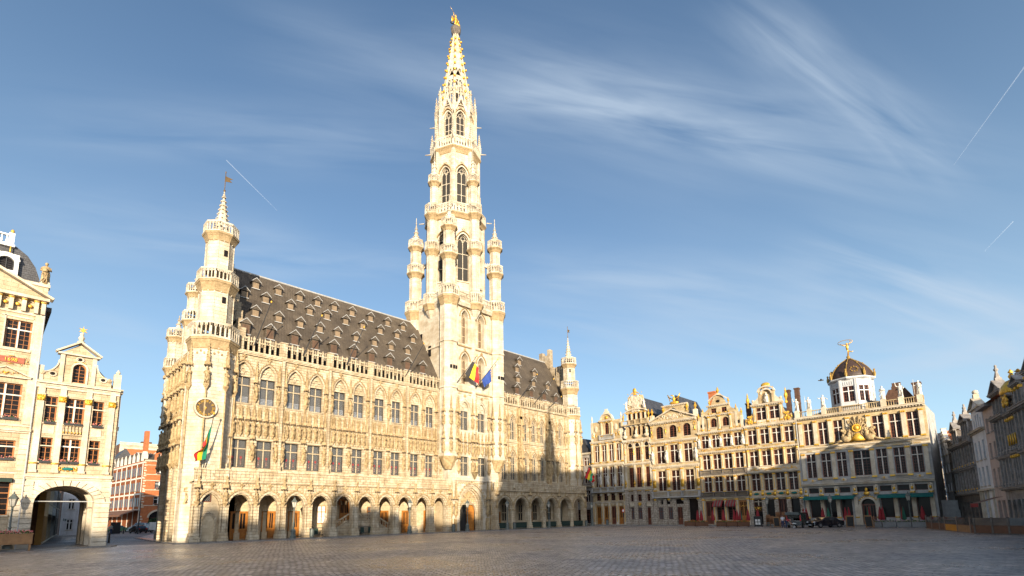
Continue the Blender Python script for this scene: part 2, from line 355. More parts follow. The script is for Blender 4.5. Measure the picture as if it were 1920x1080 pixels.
# ---------------------------------------------------------------- windows
WC = {}
def window(parent, cx, y, zb, ww, hh, kind='cross', fm=None, fm2=None, pm=None, name='window', rise=0):
    """window part with its glass as sub-part; y is the plane of the glass"""
    fm = fm or pale; fm2 = fm2 or redwood; pm = pm or glass
    key = (round(ww, 2), round(hh, 2), kind, fm.name, fm2.name, pm.name, round(rise, 2))
    off = off_of(parent)
    if key not in WC:
        f = MB(); a = ww/2; H = hh
        def bar(x0, x1, z0, z1, d=.09, m=0): f.box(x0, x1, -d, .05, z0, z1, m)
        fw = .07
        if kind in ('cross', 'cross_multi', 'casement', 'plain', 'slats', 'transom2'):
            bar(-a, -a+fw, 0, H, .06, 1); bar(a-fw, a, 0, H, .06, 1); bar(-a+fw, a-fw, 0, fw, .06, 1); bar(-a+fw, a-fw, H-fw, H, .06, 1)
        if kind in ('cross', 'cross_multi'):
            mw = .11; tz = H*.68
            bar(-mw/2, mw/2, fw, H-fw, .14); bar(-a, -mw/2, tz-mw/2, tz+mw/2, .13); bar(mw/2, a, tz-mw/2, tz+mw/2, .13)
            for sg in (-1, 1):
                for z0, z1 in ((fw, tz-mw/2), (tz+mw/2, H-fw)):
                    x0, x1 = (mw/2, a-fw) if sg > 0 else (-a+fw, -mw/2)
                    bar(x0, x0+.045, z0, z1, .05, 1); bar(x1-.045, x1, z0, z1, .05, 1)
                    if kind == 'cross_multi':
                        xm = (x0+x1)/2; bar(xm-.015, xm+.015, z0, z1, .03, 1); k = max(2, int((z1-z0)/.38))
                        for q in range(1, k): zz = z0+(z1-z0)*q/k; bar(x0+.045, x1-.045, zz-.014, zz+.014, .028, 1)
        if kind == 'casement':
            bar(-.03, .03, fw, H-fw, .07, 1); tz = H*.66; bar(-a+fw, -.03, tz-.035, tz+.035, .065, 1); bar(.03, a-fw, tz-.035, tz+.035, .065, 1)
            k = max(2, int(H/.4))
            for q in range(1, k): zz = H*q/k; bar(-a+fw, -.03, zz-.012, zz+.012, .03, 1); bar(.03, a-fw, zz-.012, zz+.012, .03, 1)
        if kind == 'slats':
            for q in range(1, 7): bar(-a+fw, a-fw, H*q/7-.02, H*q/7+.02, .05, 1)
        if kind == 'lancet':
            n = 6
            f.arch(0, H, a-.07, rise-.07, .07, -.05, .05, 'point', 0); bar(-a, -a+.07, 0, H, .05); bar(a-.07, a, 0, H, .05)
            bar(-.045, .045, 0, H+rise*.25, .07); q = a/2
            for sg in (-1, 1): f.arch(sg*q, H-.05, q-.13, q*.9, .07, -.10, .05, 'point', 0, 4)
            zz = H+rise*.45; rr = a*.34
            for i in range(8):
                t0, t1 = math.pi*i/4, math.pi*(i+1)/4
                f.prism([(rr*math.cos(t0), zz+rr*math.sin(t0)), ((rr+.07)*math.cos(t0), zz+(rr+.07)*math.sin(t0)), ((rr+.07)*math.cos(t1), zz+(rr+.07)*math.sin(t1)), (rr*math.cos(t1), zz+rr*math.sin(t1))], -.1, .05)
            for zt in ((.34*H, .7*H) if H > 3.2 else (.5*H,)): bar(-a+.07, -.045, zt-.05, zt+.05, .05); bar(.045, a-.07, zt-.05, zt+.05, .05)
        fo = f.build(name, [fm, fm2], None); COL.objects.unlink(fo)
        g = MB()
        if kind == 'lancet' or kind == 'roundtop':
            g.prism([(-a, 0)]+archpts(0, H, a, rise, 'point' if kind == 'lancet' else 'round', 6)+[(a, 0)], .03, .06)
            if kind == 'roundtop':
                f = MB(); f.arch(0, H, a-.08, rise-.08, .08, -.07, .03, 'round', 1, 6)
                f.box(-a, -a+.08, -.07, .03, 0, H, 1); f.box(a-.08, a, -.07, .03, 0, H, 1); f.box(-a+.08, a-.08, -.07, .03, 0, .08, 1); f.box(-.03, .03, -.06, .03, .08, H+rise-.08, 1)
                for q in range(1, 5): f.box(-a+.08, -.03, -.03, .03, H*q/4-.015, H*q/4+.015, 1); f.box(.03, a-.08, -.03, .03, H*q/4-.015, H*q/4+.015, 1)
                bpy.data.objects.remove(fo); fo = f.build(name, [fm, fm2], None); COL.objects.unlink(fo)
        else: g.box(-a+.02, a-.02, .0, .04, .02, H-.02)
        go = g.build('glass_pane', pm, None); COL.objects.unlink(go); WC[key] = (fo, go)
    fo, go = WC[key]
    p = fo.copy(); COL.objects.link(p); p.parent = parent; p.location = (cx+off.x, y+off.y, zb+off.z)
    c = go.copy(); COL.objects.link(c); c.parent = p; c.location = (0, 0, 0); return p
# ---------------------------------------------------------------- figures in stone
def statue_mesh(seed, hgt=1.9, arm='fold', slim=1.):
    rd = random.Random(seed); m = MB(); S = hgt/1.85; n = 12
    prof = [(.30, 0), (.31, .06), (.27, .3), (.25, .6), (.26, .85), (.235, 1.02), (.21, 1.12), (.25, 1.3), (.27, 1.42), (.20, 1.5), (.075, 1.54), (.07, 1.6)]
    vs = []; fs = []; ph = rd.random()*6; lean = rd.uniform(-.05, .05)
    for k, (r, z) in enumerate(prof):
        fold = .09 if z < 1.15 else .02
        for i in range(n):
            a = 2*math.pi*i/n; q = r*slim*(1+fold*math.sin(a*5+ph+z*1.2)); vs.append((q*math.cos(a)*S+lean*math.sin(z*2)*S, q*.78*math.sin(a)*S, z*S))
    for k in range(len(prof)-1):
        for i in range(n): j = (i+1) % n; fs.append((k*n+i, k*n+j, (k+1)*n+j, (k+1)*n+i))
    fs.append(tuple(range((len(prof)-1)*n, len(prof)*n))); m.add(vs, fs)
    hx = lean*math.sin(3.4)*S
    m.blob(hx, -.01*S, 1.71*S, .105*S, .12*S, .14*S, n=9, k=6); m.blob(hx, .02*S, 1.75*S, .12*S, .12*S, .12*S, n=8, k=5); m.blob(hx, -.13*S, 1.69*S, .02*S, .03*S, .03*S)
    def limb(pts, r): m.tube([(x*S, y*S, z*S) for x, y, z in pts], r*S, 6, None, r*.7*S)
    if arm == 'fold':
        limb([(-.24, 0, 1.42), (-.30, -.04, 1.15), (-.1, -.26, 1.08)], .07); limb([(.24, 0, 1.42), (.31, -.06, 1.17), (.12, -.26, 1.25)], .07)
        if rd.random() < .5: m.box(-.1*S, .14*S, -.34*S, -.27*S, 1.02*S, 1.28*S)
    elif arm == 'staff':
        limb([(-.24, 0, 1.42), (-.36, -.06, 1.2), (-.42, -.22, 1.3)], .07); limb([(.24, 0, 1.42), (.30, .0, 1.1), (.26, -.16, .9)], .07); m.tube([(-.42*S, -.24*S, .05*S), (-.42*S, -.24*S, 2.05*S)], .025*S, 5)
    elif arm == 'raise':
        limb([(-.24, 0, 1.42), (-.42, -.05, 1.55), (-.46, -.1, 1.85)], .07); limb([(.24, 0, 1.42), (.40, -.02, 1.18), (.30, -.2, 1.05)], .07); m.blob(-.47*S, -.1*S, 1.92*S, .06*S, .06*S, .08*S)
    elif arm == 'wide':
        limb([(-.24, 0, 1.42), (-.48, -.05, 1.35), (-.62, -.12, 1.5)], .07); limb([(.24, 0, 1.42), (.46, -.05, 1.25), (.62, -.15, 1.1)], .07)
    for _ in range(4):
        x = rd.uniform(-.2, .2); m.tube([(x*S, -.2*S, .95*S), ((x+rd.uniform(-.2, .2))*S, -.27*S, .5*S), ((x+rd.uniform(-.1, .1))*S, -.26*S, .1*S)], .035*S, 4)
    return m
def proto(mb, name, m, smooth=True):
    o = mb.build(name, m, None, smooth); COL.objects.unlink(o); return o
STAT = [proto(statue_mesh(i, 1.75, ['fold', 'fold', 'staff', 'fold'][i % 4]), 'statue', carved) for i in range(4)]
STATP = [proto(statue_mesh(i+20, 2.0, ['raise', 'staff', 'wide', 'fold'][i % 4]), 'statue', g_white) for i in range(4)]
def ornament(mb, cx, y, cz, w_, h_, seed=0, n=14, d=.12, m=None, sym=True):
    """symmetrical cluster of scrolls, leaves and bosses"""
    rd = random.Random(seed)
    for i in range(n):
        x = rd.uniform(0, .5)*w_; z = rd.uniform(-.5, .5)*h_; a = rd.uniform(.05, .13)*min(w_, h_)*1.3; b = a*rd.uniform(.6, 1.8)
        for sg in ((-1, 1) if sym else (1,)): mb.blob(cx+sg*x, y, cz+z, a, d*rd.uniform(.6, 1.2), b, m, 6, 4)
    mb.blob(cx, y, cz, w_*.13, d*1.3, h_*.22, m)
def balusters(mb, x0, x1, y, z0, z1, step=.35, r=.07, rail=.14, d=.22, m=None, post=True):
    mb.box(x0, x1, y-d/2, y+d/2, z0, z0+rail, m); mb.box(x0, x1, y-d/2-.03, y+d/2+.03, z1-rail, z1, m)
    k = max(1, int((x1-x0)/step)); h = z1-z0-2*rail; zz = z0+rail
    for i in range(k):
        x = x0+(i+.5)*(x1-x0)/k; mb.lathe([(r*.6, zz), (r, zz+h*.3), (r*.5, zz+h*.6), (r*.6, zz+h)], 6, x, y, 0, m=m, cap=False)
def crocket_spire(mb, cx, cy, z0, z1, r, n=8, k=7, m=None, cm=None, rot=None, cs=.1, wind=0, tipball=True):
    mb.lathe([(r, z0), (.04, z1)], n, cx, cy, rot, m=m)
    rt = math.pi/n if rot is None else rot
    for j in range(k):
        t = (j+.5)/k; z = z0+(z1-z0)*t; rr = r*(1-t)+.03
        for i in range(n):
            a = rt+2*math.pi*i/n; mb.blob(cx+(rr+cs*.5)*math.cos(a), cy+(rr+cs*.5)*math.sin(a), z, cs, cs, cs*.8, cm if cm is not None else m, 5, 3)
    if tipball:
        mb.blob(cx, cy, z1, cs*1.4, cs*1.4, cs*1.2, cm if cm is not None else m, 6, 4); mb.blob(cx, cy, z1+cs*3, cs*.7, cs*.7, cs*1.6, cm if cm is not None else m, 6, 4)
def gallery(mb, cx, cy, zc, z0, z1, ri, ro, n=8, rot=None, m=None, per=4, pierced=True):
    """corbelled ring gallery: flare from ri up to ro between zc and z0, pierced parapet z0..z1"""
    rt = math.pi/n if rot is None else rot; ct = math.cos(math.pi/n)
    mb.lathe([(ri, zc), (ri+.12*(ro-ri)+.05, zc+.1*(z0-zc)), (ri+.55*(ro-ri), zc+.5*(z0-zc)), (ro-.02, zc+.75*(z0-zc)), (ro+.06, zc+.8*(z0-zc)), (ro+.06, z0)], n, cx, cy, rt, m=1)  # flare takes the painted shade tone of slot one
    mb.lathe([(ro+.10, z0-.02), (ro+.10, z0+.07)], n, cx, cy, rt, m=m)
    th = .14
    for i in range(n):
        a0 = rt+2*math.pi*i/n; a1 = rt+2*math.pi*(i+1)/n
        p0 = Vector((cx+ro*math.cos(a0), cy+ro*math.sin(a0), 0)); p1 = Vector((cx+ro*math.cos(a1), cy+ro*math.sin(a1), 0))
        q0 = Vector((cx+(ro-th)*math.cos(a0), cy+(ro-th)*math.sin(a0), 0)); q1 = Vector((cx+(ro-th)*math.cos(a1), cy+(ro-th)*math.sin(a1), 0))
        def seg(t0, t1, za, zb):
            vs = []
            for z in (za, zb):
                for A, B, t in ((p0, p1, t0), (p0, p1, t1), (q0, q1, t1), (q0, q1, t0)): c = A.lerp(B, t); vs.append((c.x, c.y, z))
            mb.add(vs, [(0,1,5,4), (1,2,6,5), (2,3,7,6), (3,0,4,7), (4,5,6,7), (0,3,2,1)], m)
        H = z1-z0; seg(0, 1, z0, z0+.12*H); seg(0, 1, z1-.14*H, z1)
        seg(0, .07, z0+.12*H, z1-.14*H); seg(.93, 1, z0+.12*H, z1-.14*H)
        for k in range(1, per): seg(k/per-.035, k/per+.035, z0+.12*H, z1-.14*H)
        for k in range(per): seg((k+.05)/per, (k+.3)/per, z1-.32*H, z1-.14*H); seg((k+.7)/per, (k+.95)/per, z1-.32*H, z1-.14*H)
def shaft(mb, cx, cy, z0, z1, r, n=8, m=None, ribs=True, rot=None, heads=True):
    rt = math.pi/n if rot is None else rot
    mb.lathe([(r, z0), (r, z1)], n, cx, cy, rt, m=m)
    if ribs:
        for i in range(n):
            a = rt+2*math.pi*i/n; mb.lathe([(.07, z0), (.07, z1)], 5, cx+r*math.cos(a), cy+r*math.sin(a), 0, m=m, cap=False)
    if heads:   # blind-arcade heads under the next gallery
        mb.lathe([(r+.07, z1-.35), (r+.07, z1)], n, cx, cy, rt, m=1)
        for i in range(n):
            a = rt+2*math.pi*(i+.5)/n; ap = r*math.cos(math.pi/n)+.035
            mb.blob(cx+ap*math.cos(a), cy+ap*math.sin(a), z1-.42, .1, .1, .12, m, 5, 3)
# ================================================================ TOWN HALL (built in world X, with y counted from the arcade front)
TH = thing('town_hall', 'gothic town hall of pale gold stone with arcade, tall openwork tower and steep slate roof', 'town hall', (48, 60, 0), off=(-48, 0, 0))
WY = 2.5     # main wall plane behind the terrace
def th(mb, name, m, smooth=False, parent=TH):
    if m is tower_st: m = [tower_st, moulding]
    if m is hall and name == 'wing_wall': m = [hall, moulding]
    return mb.build(name, m, parent, smooth, off=(-48, 0, 0))
def put_statue(x, y, z, k=0, s=1., lib=STAT, parent=TH, rz=0, slab='statue'):
    o = lib[k % len(lib)].copy(); COL.objects.link(o); o.parent = parent; of = off_of(parent); o.location = (x+of.x, y+of.y, z+of.z); o.scale = (s, s, s); o.rotation_euler.z = rz+random.Random(int(x*10+z)).uniform(-.35, .35)
    return o
def pinnacle(mb, x, y, z0, z1, w_=.3, crk=5, cs=.06):
    mb.box(x-w_/2, x+w_/2, y-w_/2, y+w_/2, z0, z0+(z1-z0)*.25)
    mb.lathe([(w_*.85, z0+(z1-z0)*.25), (w_*.6, z0+(z1-z0)*.3), (.03, z1)], 4, x, y, math.pi/4)
    for j in range(crk):
        t = (j+.3)/crk; z = z0+(z1-z0)*(.3+.66*t); rr = w_*.5*(1-t)+.03
        for a in (math.pi/4, 3*math.pi/4, 5*math.pi/4, 7*math.pi/4): mb.blob(x+rr*1.2*math.cos(a), y+rr*1.2*math.sin(a), z, cs, cs, cs, n=5, k=3)
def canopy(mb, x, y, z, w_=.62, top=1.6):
    """hexagonal canopy with shade painted dark on its underside and a crocketed spirelet on top"""
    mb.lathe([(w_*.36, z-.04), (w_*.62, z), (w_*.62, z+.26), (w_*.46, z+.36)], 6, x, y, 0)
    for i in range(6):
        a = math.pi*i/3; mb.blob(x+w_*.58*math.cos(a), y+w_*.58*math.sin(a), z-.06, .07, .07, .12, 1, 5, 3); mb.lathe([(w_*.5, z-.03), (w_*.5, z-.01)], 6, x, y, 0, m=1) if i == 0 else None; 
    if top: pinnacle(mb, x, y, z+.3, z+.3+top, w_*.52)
def console(mb, x, y, z, r=.34, h=.5): mb.lathe([(.05, z-h), (r*.55, z-h*.55), (r*.8, z-h*.3), (r, z-.1), (r, z)], 6, x, y, 0)
def quatrefoil(mb, x, y, z, r=.22):
    for a in range(4): mb.blob(x+r*.62*math.cos(a*math.pi/2), y, z+r*.62*math.sin(a*math.pi/2), r*.48, .1, r*.48, n=6, k=4)
    mb.blob(x, y, z, r*.3, .14, r*.3)
# ---- arcade gallery
def arcade(name, piers, zs, rise, pw, x0, x1, seed, small=()):
    a = MB(); c = MB(); rd = random.Random(seed)
    ops = [((p+q)/2, q-p-pw, 0, zs, 'point', rise) for p, q in zip(piers, piers[1:])]
    a.row(x0, x1, 0, 6.2, 0, .75, ops)
    for cx, w_, _, _, _, _ in ops:
        a.arch(cx, zs, w_/2-.1, rise-.12, .16, .12, .62, 'point'); a.arch(cx, zs, w_/2+.02, rise+.02, .15, -.12, 0, 'point'); c.arch(cx, zs, w_/2+.27, rise+.32, .09, -.16, 0, 'point')
        ap = archpts(cx, zs, w_/2+.40, rise+.46, 'point', 7)
        for x, z in ap[2:-2]: c.blob(x, -.12, z, .10, .10, .10, n=5, k=3)
        zt = zs+rise+.5; quatrefoil(c, cx, -.1, zt+.35, .27); c.box(cx-.04, cx+.04, -.1, 0, zt-.1, zt+.2)
        # blind cusped panels in the spandrels
        n = int((w_+pw)/.42)
        for i in range(n+1):
            x = cx-(w_+pw)/2+.2+i*(w_+pw-.4)/n
            if abs(x-cx) > .35: c.arch(x, 5.88, .15, .16, .035, -.07, 0, 'point', n=3)
            if abs(x-cx) > .9: c.box(x-.2, x-.165, -.06, 0, 5.35, 5.9)
    for i, p in enumerate(piers):
        sm = i in small
        if sm:   # slender columns between the open bays
            a.lathe([(.42, 0), (.42, .5), (.34, .62), (.3, .75), (.3, 3.1), (.42, 3.3), (.5, zs-.25), (.55, zs)], 8, p, .2)
            for t in range(8): q = t*math.pi/4; c.blob(p+.46*math.cos(q), .2+.46*math.sin(q), zs-.32, .13, .13, .16, n=5, k=3)
            continue
        a.box(p-pw/2-.10, p+pw/2+.10, -.28, .85, 0, .55); a.box(p-pw/2-.05, p+pw/2+.05, -.2, .8, .55, .95); a.box(p-.2, p+.2, -.18, 0, .95, zs)
        for sg in (-1, 1): a.lathe([(.09, .9), (.09, zs)], 6, p+sg*pw*.42, -.06, 0)
        c.box(p-pw/2-.04, p+pw/2+.04, -.12, .1, zs-.1, zs+.08)
        console(c, p, -.25, zs+.35, .3, .5); canopy(c, p, -.25, 5.55, .5, 0); pinnacle(c, p, -.28, 5.8, 6.9, .22, 4, .05)
    a.box(x0, x1, -.06, 3.2, 6.08, 6.22); a.box(x0-.02, x1+.02, -.26, .3, 6.2, 6.36); a.box(x0, x1, -.16, .3, 6.12, 6.2)
    p_ = MB(); p_.box(x0, x1, -.1, .14, 6.36, 7.36); p_.box(x0-.05, x1+.05, -.2, .22, 7.36, 7.56)
    n = int((x1-x0)/.42)
    for i in range(n+1):
        x = x0+.08+i*(x1-x0-.16)/n; p_.box(x-.05, x+.05, -.19, -.1, 6.36, 7.36)
        if i < n: p_.arch(x+.21, 7.05, .13, .15, .04, -.15, -.1, 'point', n=2); p_.blob(x+.21, -.12, 6.62, .09, .05, .09, n=4, k=3)
    for p in piers: p_.box(p-.16, p+.16, -.3, -.1, 6.3, 7.4); p_.lathe([(.2, 7.4), (.05, 7.72)], 4, p, -.2, math.pi/4); c.blob(p, -.34, 6.62, .14, .2, .16)
    ar = th(a, 'arcade', hall); build_split(c, 'arch_carving', [carved, undershade], ar, off=(-48, 0, 0), gap=.3); th(p_, 'terrace_parapet', hall)
    for i, p in enumerate(piers):
        if i not in small: put_statue(p, -.26, zs+.36, i, .68)
LP = [15.55, 18.2, 21.25, 24.2, 27.25, 30.3, 33.25, 36.2, 39.15, 42.1, 45.05, 48.1]
RP = [57.75, 61.6, 65.55, 69.4, 73.3, 77.25, 81.2]
arcade('left', LP, 3.75, 1.28, .78, 15.2, 48.6, 1)
arcade('right', RP, 3.45, 1.75, .72, 57.4, 81.65, 2, small=(1, 3, 5))
# ---- gallery interior
g = MB(); g.box(18.2, 48.7, 3.2, 3.7, 0, 6.08); g.box(57.4, 77.2, 3.2, 3.7, 0, 6.08); g.box(17.7, 18.5, .7, 3.2, 0, 6.08); g.box(48.1, 48.6, .75, 3.2, 0, 6.08); g.box(57.4, 57.9, .75, 3.2, 0, 6.08)
for p in LP[2:-1]: p -= .75; g.box(p-.2, p+.2, 3.0, 3.2, 0, 3.9); g.box(p-.3, p+.3, 2.9, 3.2, 0, .8)
for p in LP[1:-1]: g.prism([(.75, 5.2), (1.4, 5.6), (2.0, 5.7), (2.6, 5.4), (3.2, 4.6), (3.2, 6.02), (.75, 6.02)], p-.16, p+.16, 'x')
for p, q in zip(LP[1:], LP[2:]):  # wall arches seen through each bay
    g.arch((p+q)/2, 3.9, 1.1, 1.15, .18, 3.05, 3.2, 'point')
th(g, 'gallery_wall', dimstone)
g = MB(); g.box(15.3, 48.6, .75, 3.2, 6.02, 6.08); g.box(57.4, 81.5, .75, 3.2, 6.02, 6.08); th(g, 'gallery_ceiling', dimstone)
g = MB(); g.box(15.6, 18.1, .45, .6, 0, 6.02); g.box(77.3, 81.2, 2.2, 2.5, 0, 6.02); build_split(g, 'blind_bay', dimstone, TH, off=(-48, 0, 0))
g = MB(); g.arch(16.85, 2.05, .55, .75, .14, .25, .45, 'point'); g.box(16.16, 16.3, .25, .45, 0, 2.05); g.box(17.4, 17.54, .25, .45, 0, 2.05); g.arch(16.85, 2.05, .7, .95, .1, .2, .45, 'point'); th(g, 'niche_surround', hall)
g = MB(); g.prism([(16.3, 0)]+archpts(16.85, 2.05, .55, .75, 'point')+[(17.4, 0)], .38, .46); th(g, 'niche_back', dimstone)
window(TH, 16.6, .42, 4.1, .75, .85, 'plain', pm=glass); window(TH, 79.2, 2.16, 2.2, .8, 1.0, 'plain', pm=glass_p)
def door(parent, x, y, z, w_, h_, m=wood, glassed=True, leafs=2):
    f = MB(); of = off_of(parent); k = leafs
    f.box(-w_/2-.1, -w_/2, -.1, .1, 0, h_+.1); f.box(w_/2, w_/2+.1, -.1, .1, 0, h_+.1); f.box(-w_/2, w_/2, -.1, .1, h_, h_+.1)
    for i in range(k):
        a = -w_/2+i*w_/k; b = a+w_/k
        f.box(a+.02, b-.02, -.02, .04, 0, h_*.38); f.box(a+.15, b-.15, -.05, -.02, .15, h_*.15); f.box(a+.15, b-.15, -.05, -.02, h_*.2, h_*.33)
        f.box(a+.02, a+.12, -.02, .04, h_*.38, h_); f.box(b-.12, b-.02, -.02, .04, h_*.38, h_); f.box(a+.12, b-.12, -.02, .04, h_-.12, h_); f.box((a+b)/2-.03, (a+b)/2+.03, -.01, .03, h_*.38, h_-.12)
    o = f.build('door', m, parent, off=(0, 0, 0), loc=(x+of.x, y+of.y, z+of.z))
    if glassed: gg = MB(); gg.box(-w_/2+.1, w_/2-.1, .0, .02, h_*.38, h_-.1); gg.build('door_glass', glass_p, o, off=(0, 0, 0))
    hd = MB(); hd.tube([(-.06, -.1, h_*.3), (-.06, -.1, h_*.38)], .02); hd.build('handle', goldpaint, o, off=(0, 0, 0)); return o
for x, w_ in ((20.7, 1.6), (23.9, 1.3), (26.85, 1.1), (39.3, 1.1), (42.8, 1.0), (46.5, .8)): door(TH, x, 3.1, .1, w_, 2.95)
door(TH, 33.4, 3.1, 1.9, 1.3, 2.6, leafs=2)
window(TH, 30.3, 3.1, 1.6, 1.1, 2.2, 'casement', fm2=wood, pm=white); window(TH, 37.2, 3.1, 1.8, 1.0, 1.9, 'casement', fm2=wood, pm=glass_g)
for x in (59.5, 63.5, 67.5, 71.3, 75.2):
    for d in (-.95, .95): window(TH, x+d, 3.1, 1.4, 1.1, 2.6, 'lancet', pm=glass_p, rise=.9, fm=dimstone)
door(TH, 60.9, 3.05, .1, 1.2, 2.7); door(TH, 68.8, 3.05, .1, 1.2, 2.7)
# lion stairs
st = MB()
for k in range(9):
    st.box(29.9+k*.31, 32.9, 1.0, 3.0, .1+k*.2, .1+(k+1)*.2); st.box(36.4, 39.4-k*.31, 1.0, 3.0, .1+k*.2, .1+(k+1)*.2)
st.box(32.9, 36.4, 1.0, 3.2, .1, 1.9)
st.box(32.9, 36.4, .92, 1.1, 2.62, 2.78); st.box(32.9, 36.4, .92, 1.1, 1.9, 2.02)
for i in range(8): x = 33.1+i*.44; st.box(x-.04, x+.04, .95, 1.07, 2.0, 2.64); st.box(x+.14, x+.3, .95, 1.07, 2.15, 2.5)
for sg, xa, xb in ((1, 30.0, 32.9), (-1, 39.3, 36.4)):
    st.prism([(xa, .95), (xb, 2.62), (xb, 2.8), (xa, 1.13)], .92, 1.1); st.prism([(xa, .1), (xb, 1.9), (xb, 2.02), (xa, .35)], .9, 1.08)
    for i in range(1, 8): t = i/8; x = xa+(xb-xa)*t; zb = .25+1.72*t; st.box(x-.04, x+.04, .95, 1.07, zb, zb+.75)
    st.box(xa-.35, xa+.35, .75, 1.4, .1, 1.45); st.box(xa-.42, xa+.42, .68, 1.47, 1.45, 1.6)
th(st, 'lion_staircase', hall)
for xa in (30.0, 39.3):
    l_ = MB(); l_.blob(xa, 1.1, 2.0, .24, .26, .42, n=8, k=6); l_.blob(xa, .95, 2.55, .22, .24, .26, n=8, k=6); l_.blob(xa, .74, 2.5, .1, .12, .1); l_.blob(xa, 1.05, 2.62, .3, .2, .3, n=8, k=5)
    for sg in (-1, 1): l_.tube([(xa+sg*.14, .95, 2.1), (xa+sg*.16, .85, 1.6)], .08, 6); l_.blob(xa+sg*.18, 1.25, 1.75, .14, .22, .16); l_.blob(xa+sg*.12, .98, 2.82, .06, .04, .07)
    th(l_, 'stone_lion', pale, True)
# ---- main walls
stained = mat('red_stained_glass', (.30, .03, .03), .4, var=.3, scale=5); skyquarry = mat('sky_reflection_glass', (.42, .46, .55), .25, var=.35, scale=2)
LW = [(19.98, 1.75), (22.78, 1.75), (25.95, 1.7), (28.73, 1.68), (31.93, 1.64), (34.68, 1.52), (37.86, 1.52), (40.58, 1.48), (43.78, 1.42), (46.44, 1.40)]
w_ = MB(); w_.box(18.2, 48.9, WY, WY+.8, 6.09, 7.2)
w_.row(18.2, 48.9, 7.2, 11.5, WY, WY+.8, [(c, ww, 8.05, 11.2) for c, ww in LW])
w_.box(18.2, 48.9, WY, WY+.8, 11.5, 15.2)
w_.row(18.2, 48.9, 15.2, 21.3, WY, WY+.8, [(c, ww, 15.45, 18.75, 'point', 1.45) for c, ww in LW])
for c, ww in LW:
    w_.box(c-ww/2, c+ww/2, WY+.28, WY+.5, 18.62, 20.3); w_.box(c-ww/2, c+ww/2, WY+.1, WY+.5, 18.55, 18.68)
    for sg in (-1, 1): w_.arch(c+sg*ww/4, 18.75, ww/4-.08, .5, .07, WY+.16, WY+.3, 'point', n=4)
    w_.arch(c, 19.25, .22, .3, .07, WY+.16, WY+.3, 'point', n=4)
    w_.box(c-ww/2-.12, c+ww/2+.12, WY-.14, WY+.2, 15.28, 15.45); w_.box(c-ww/2-.2, c+ww/2+.2, WY-.12, WY, 11.28, 11.40)
    for sg in (-1, 1): w_.box(c+sg*(ww/2+.14)-.05, c+sg*(ww/2+.14)+.05, WY-.08, WY, 8.0, 11.3); w_.lathe([(.06, 15.4), (.06, 18.75)], 5, c+sg*(ww/2+.12), WY-.02, 0, cap=False)
    w_.arch(c, 18.75, ww/2+.02, 1.47, .14, WY-.1, WY, 'point'); w_.arch(c, 18.75, ww/2+.26, 1.75, .08, WY-.16, WY, 'point', 1)
w_.box(18.2, 48.9, WY-.16, WY, 7.75, 7.95)
w_.box(18.2, 48.9, WY-.32, WY+1.2, 21.3, 21.5); w_.box(18.2, 48.9, WY-.22, WY, 21.15, 21.3)
wl = th(w_, 'wing_wall', hall)
for c, ww in LW:
    p_ = window(TH, c, WY+.4, 8.05, ww, 3.15, 'cross', fm=hall, fm2=iron, name='window'); q_ = window(TH, c, WY+.4, 15.45, ww, 3.1, 'cross', fm=hall, fm2=iron, name='window')
    s_ = MB()
    for sg in (-1, 1):
        x = sg*ww*.25; s_.prism([(x-.11, 1.28), (x+.11, 1.28), (x+.11, 1.08), (x, .94), (x-.11, 1.08)], -.02, -.004, 'y', 0)
        for k in range(5): s_.box(x-.08+.03*(k % 2), x+.02+.04*(k % 3), -.018, -.004, .3+k*.11, .35+k*.11, 1 if k % 2 else 0)
    s_.build('stained_glass', [stained, pale], p_, off=(0, 0, 0))
    s_ = MB()
    for sg in (-1, 1):
        a0, a1 = (.09, ww/2-.1) if sg > 0 else (-ww/2+.1, -.09); n_ = 6; hh_ = .75 if int(c) % 3 else 1.7
        for i in range(n_):
            for j in range(int(hh_/.17)):
                x0_ = a0+(a1-a0)*(i+.2)/n_; x1_ = a0+(a1-a0)*(i+.8)/n_; zm = .15+(j+.5)*.17; s_.add([((x0_+x1_)/2, -.006, zm-.075), (x1_, -.006, zm), ((x0_+x1_)/2, -.006, zm+.075), (x0_, -.006, zm)], [(0, 1, 2, 3)])
    s_.build('sky_reflections', skyquarry, q_, off=(0, 0, 0))  # light blue diamonds paint reflected sky onto the upper panes
# carved fields: niche band, canopies, buttresses
c_ = MB(); band = []
for i, (c, ww) in enumerate(LW):
    xs = [c-.78, c, c+.78]
    for x in xs:
        canopy(c_, x, WY-.14, 13.55, .44, 1.35); console(c_, x, WY-.16, 12.0, .24, .42); c_.box(x-.40, x-.34, WY-.12, WY, 11.55, 13.6); band.append((x, 12.0, .86))
    for k in range(5):
        x = c-.78+k*.39; c_.arch(x, 14.75, .13, .18, .04, WY-.08, WY, 'point', n=3); c_.box(x-.19, x-.15, WY-.08, WY, 13.7, 15.2)
    quatrefoil(c_, c, WY-.1, 20.95, .26); c_.box(c-.04, c+.04, WY-.1, WY, 20.4, 20.9)
    ap = archpts(c, 18.75, ww/2+.36, 1.9, 'point', 6)
    for x, z in ap[1:-1]: c_.blob(x, WY-.1, z, .08, .09, .08, n=5, k=3)
mids = [(a[0]+b[0])/2 for a, b in zip(LW, LW[1:])]
mids = [18.55]+mids+[47.9]; bt_ = MB()
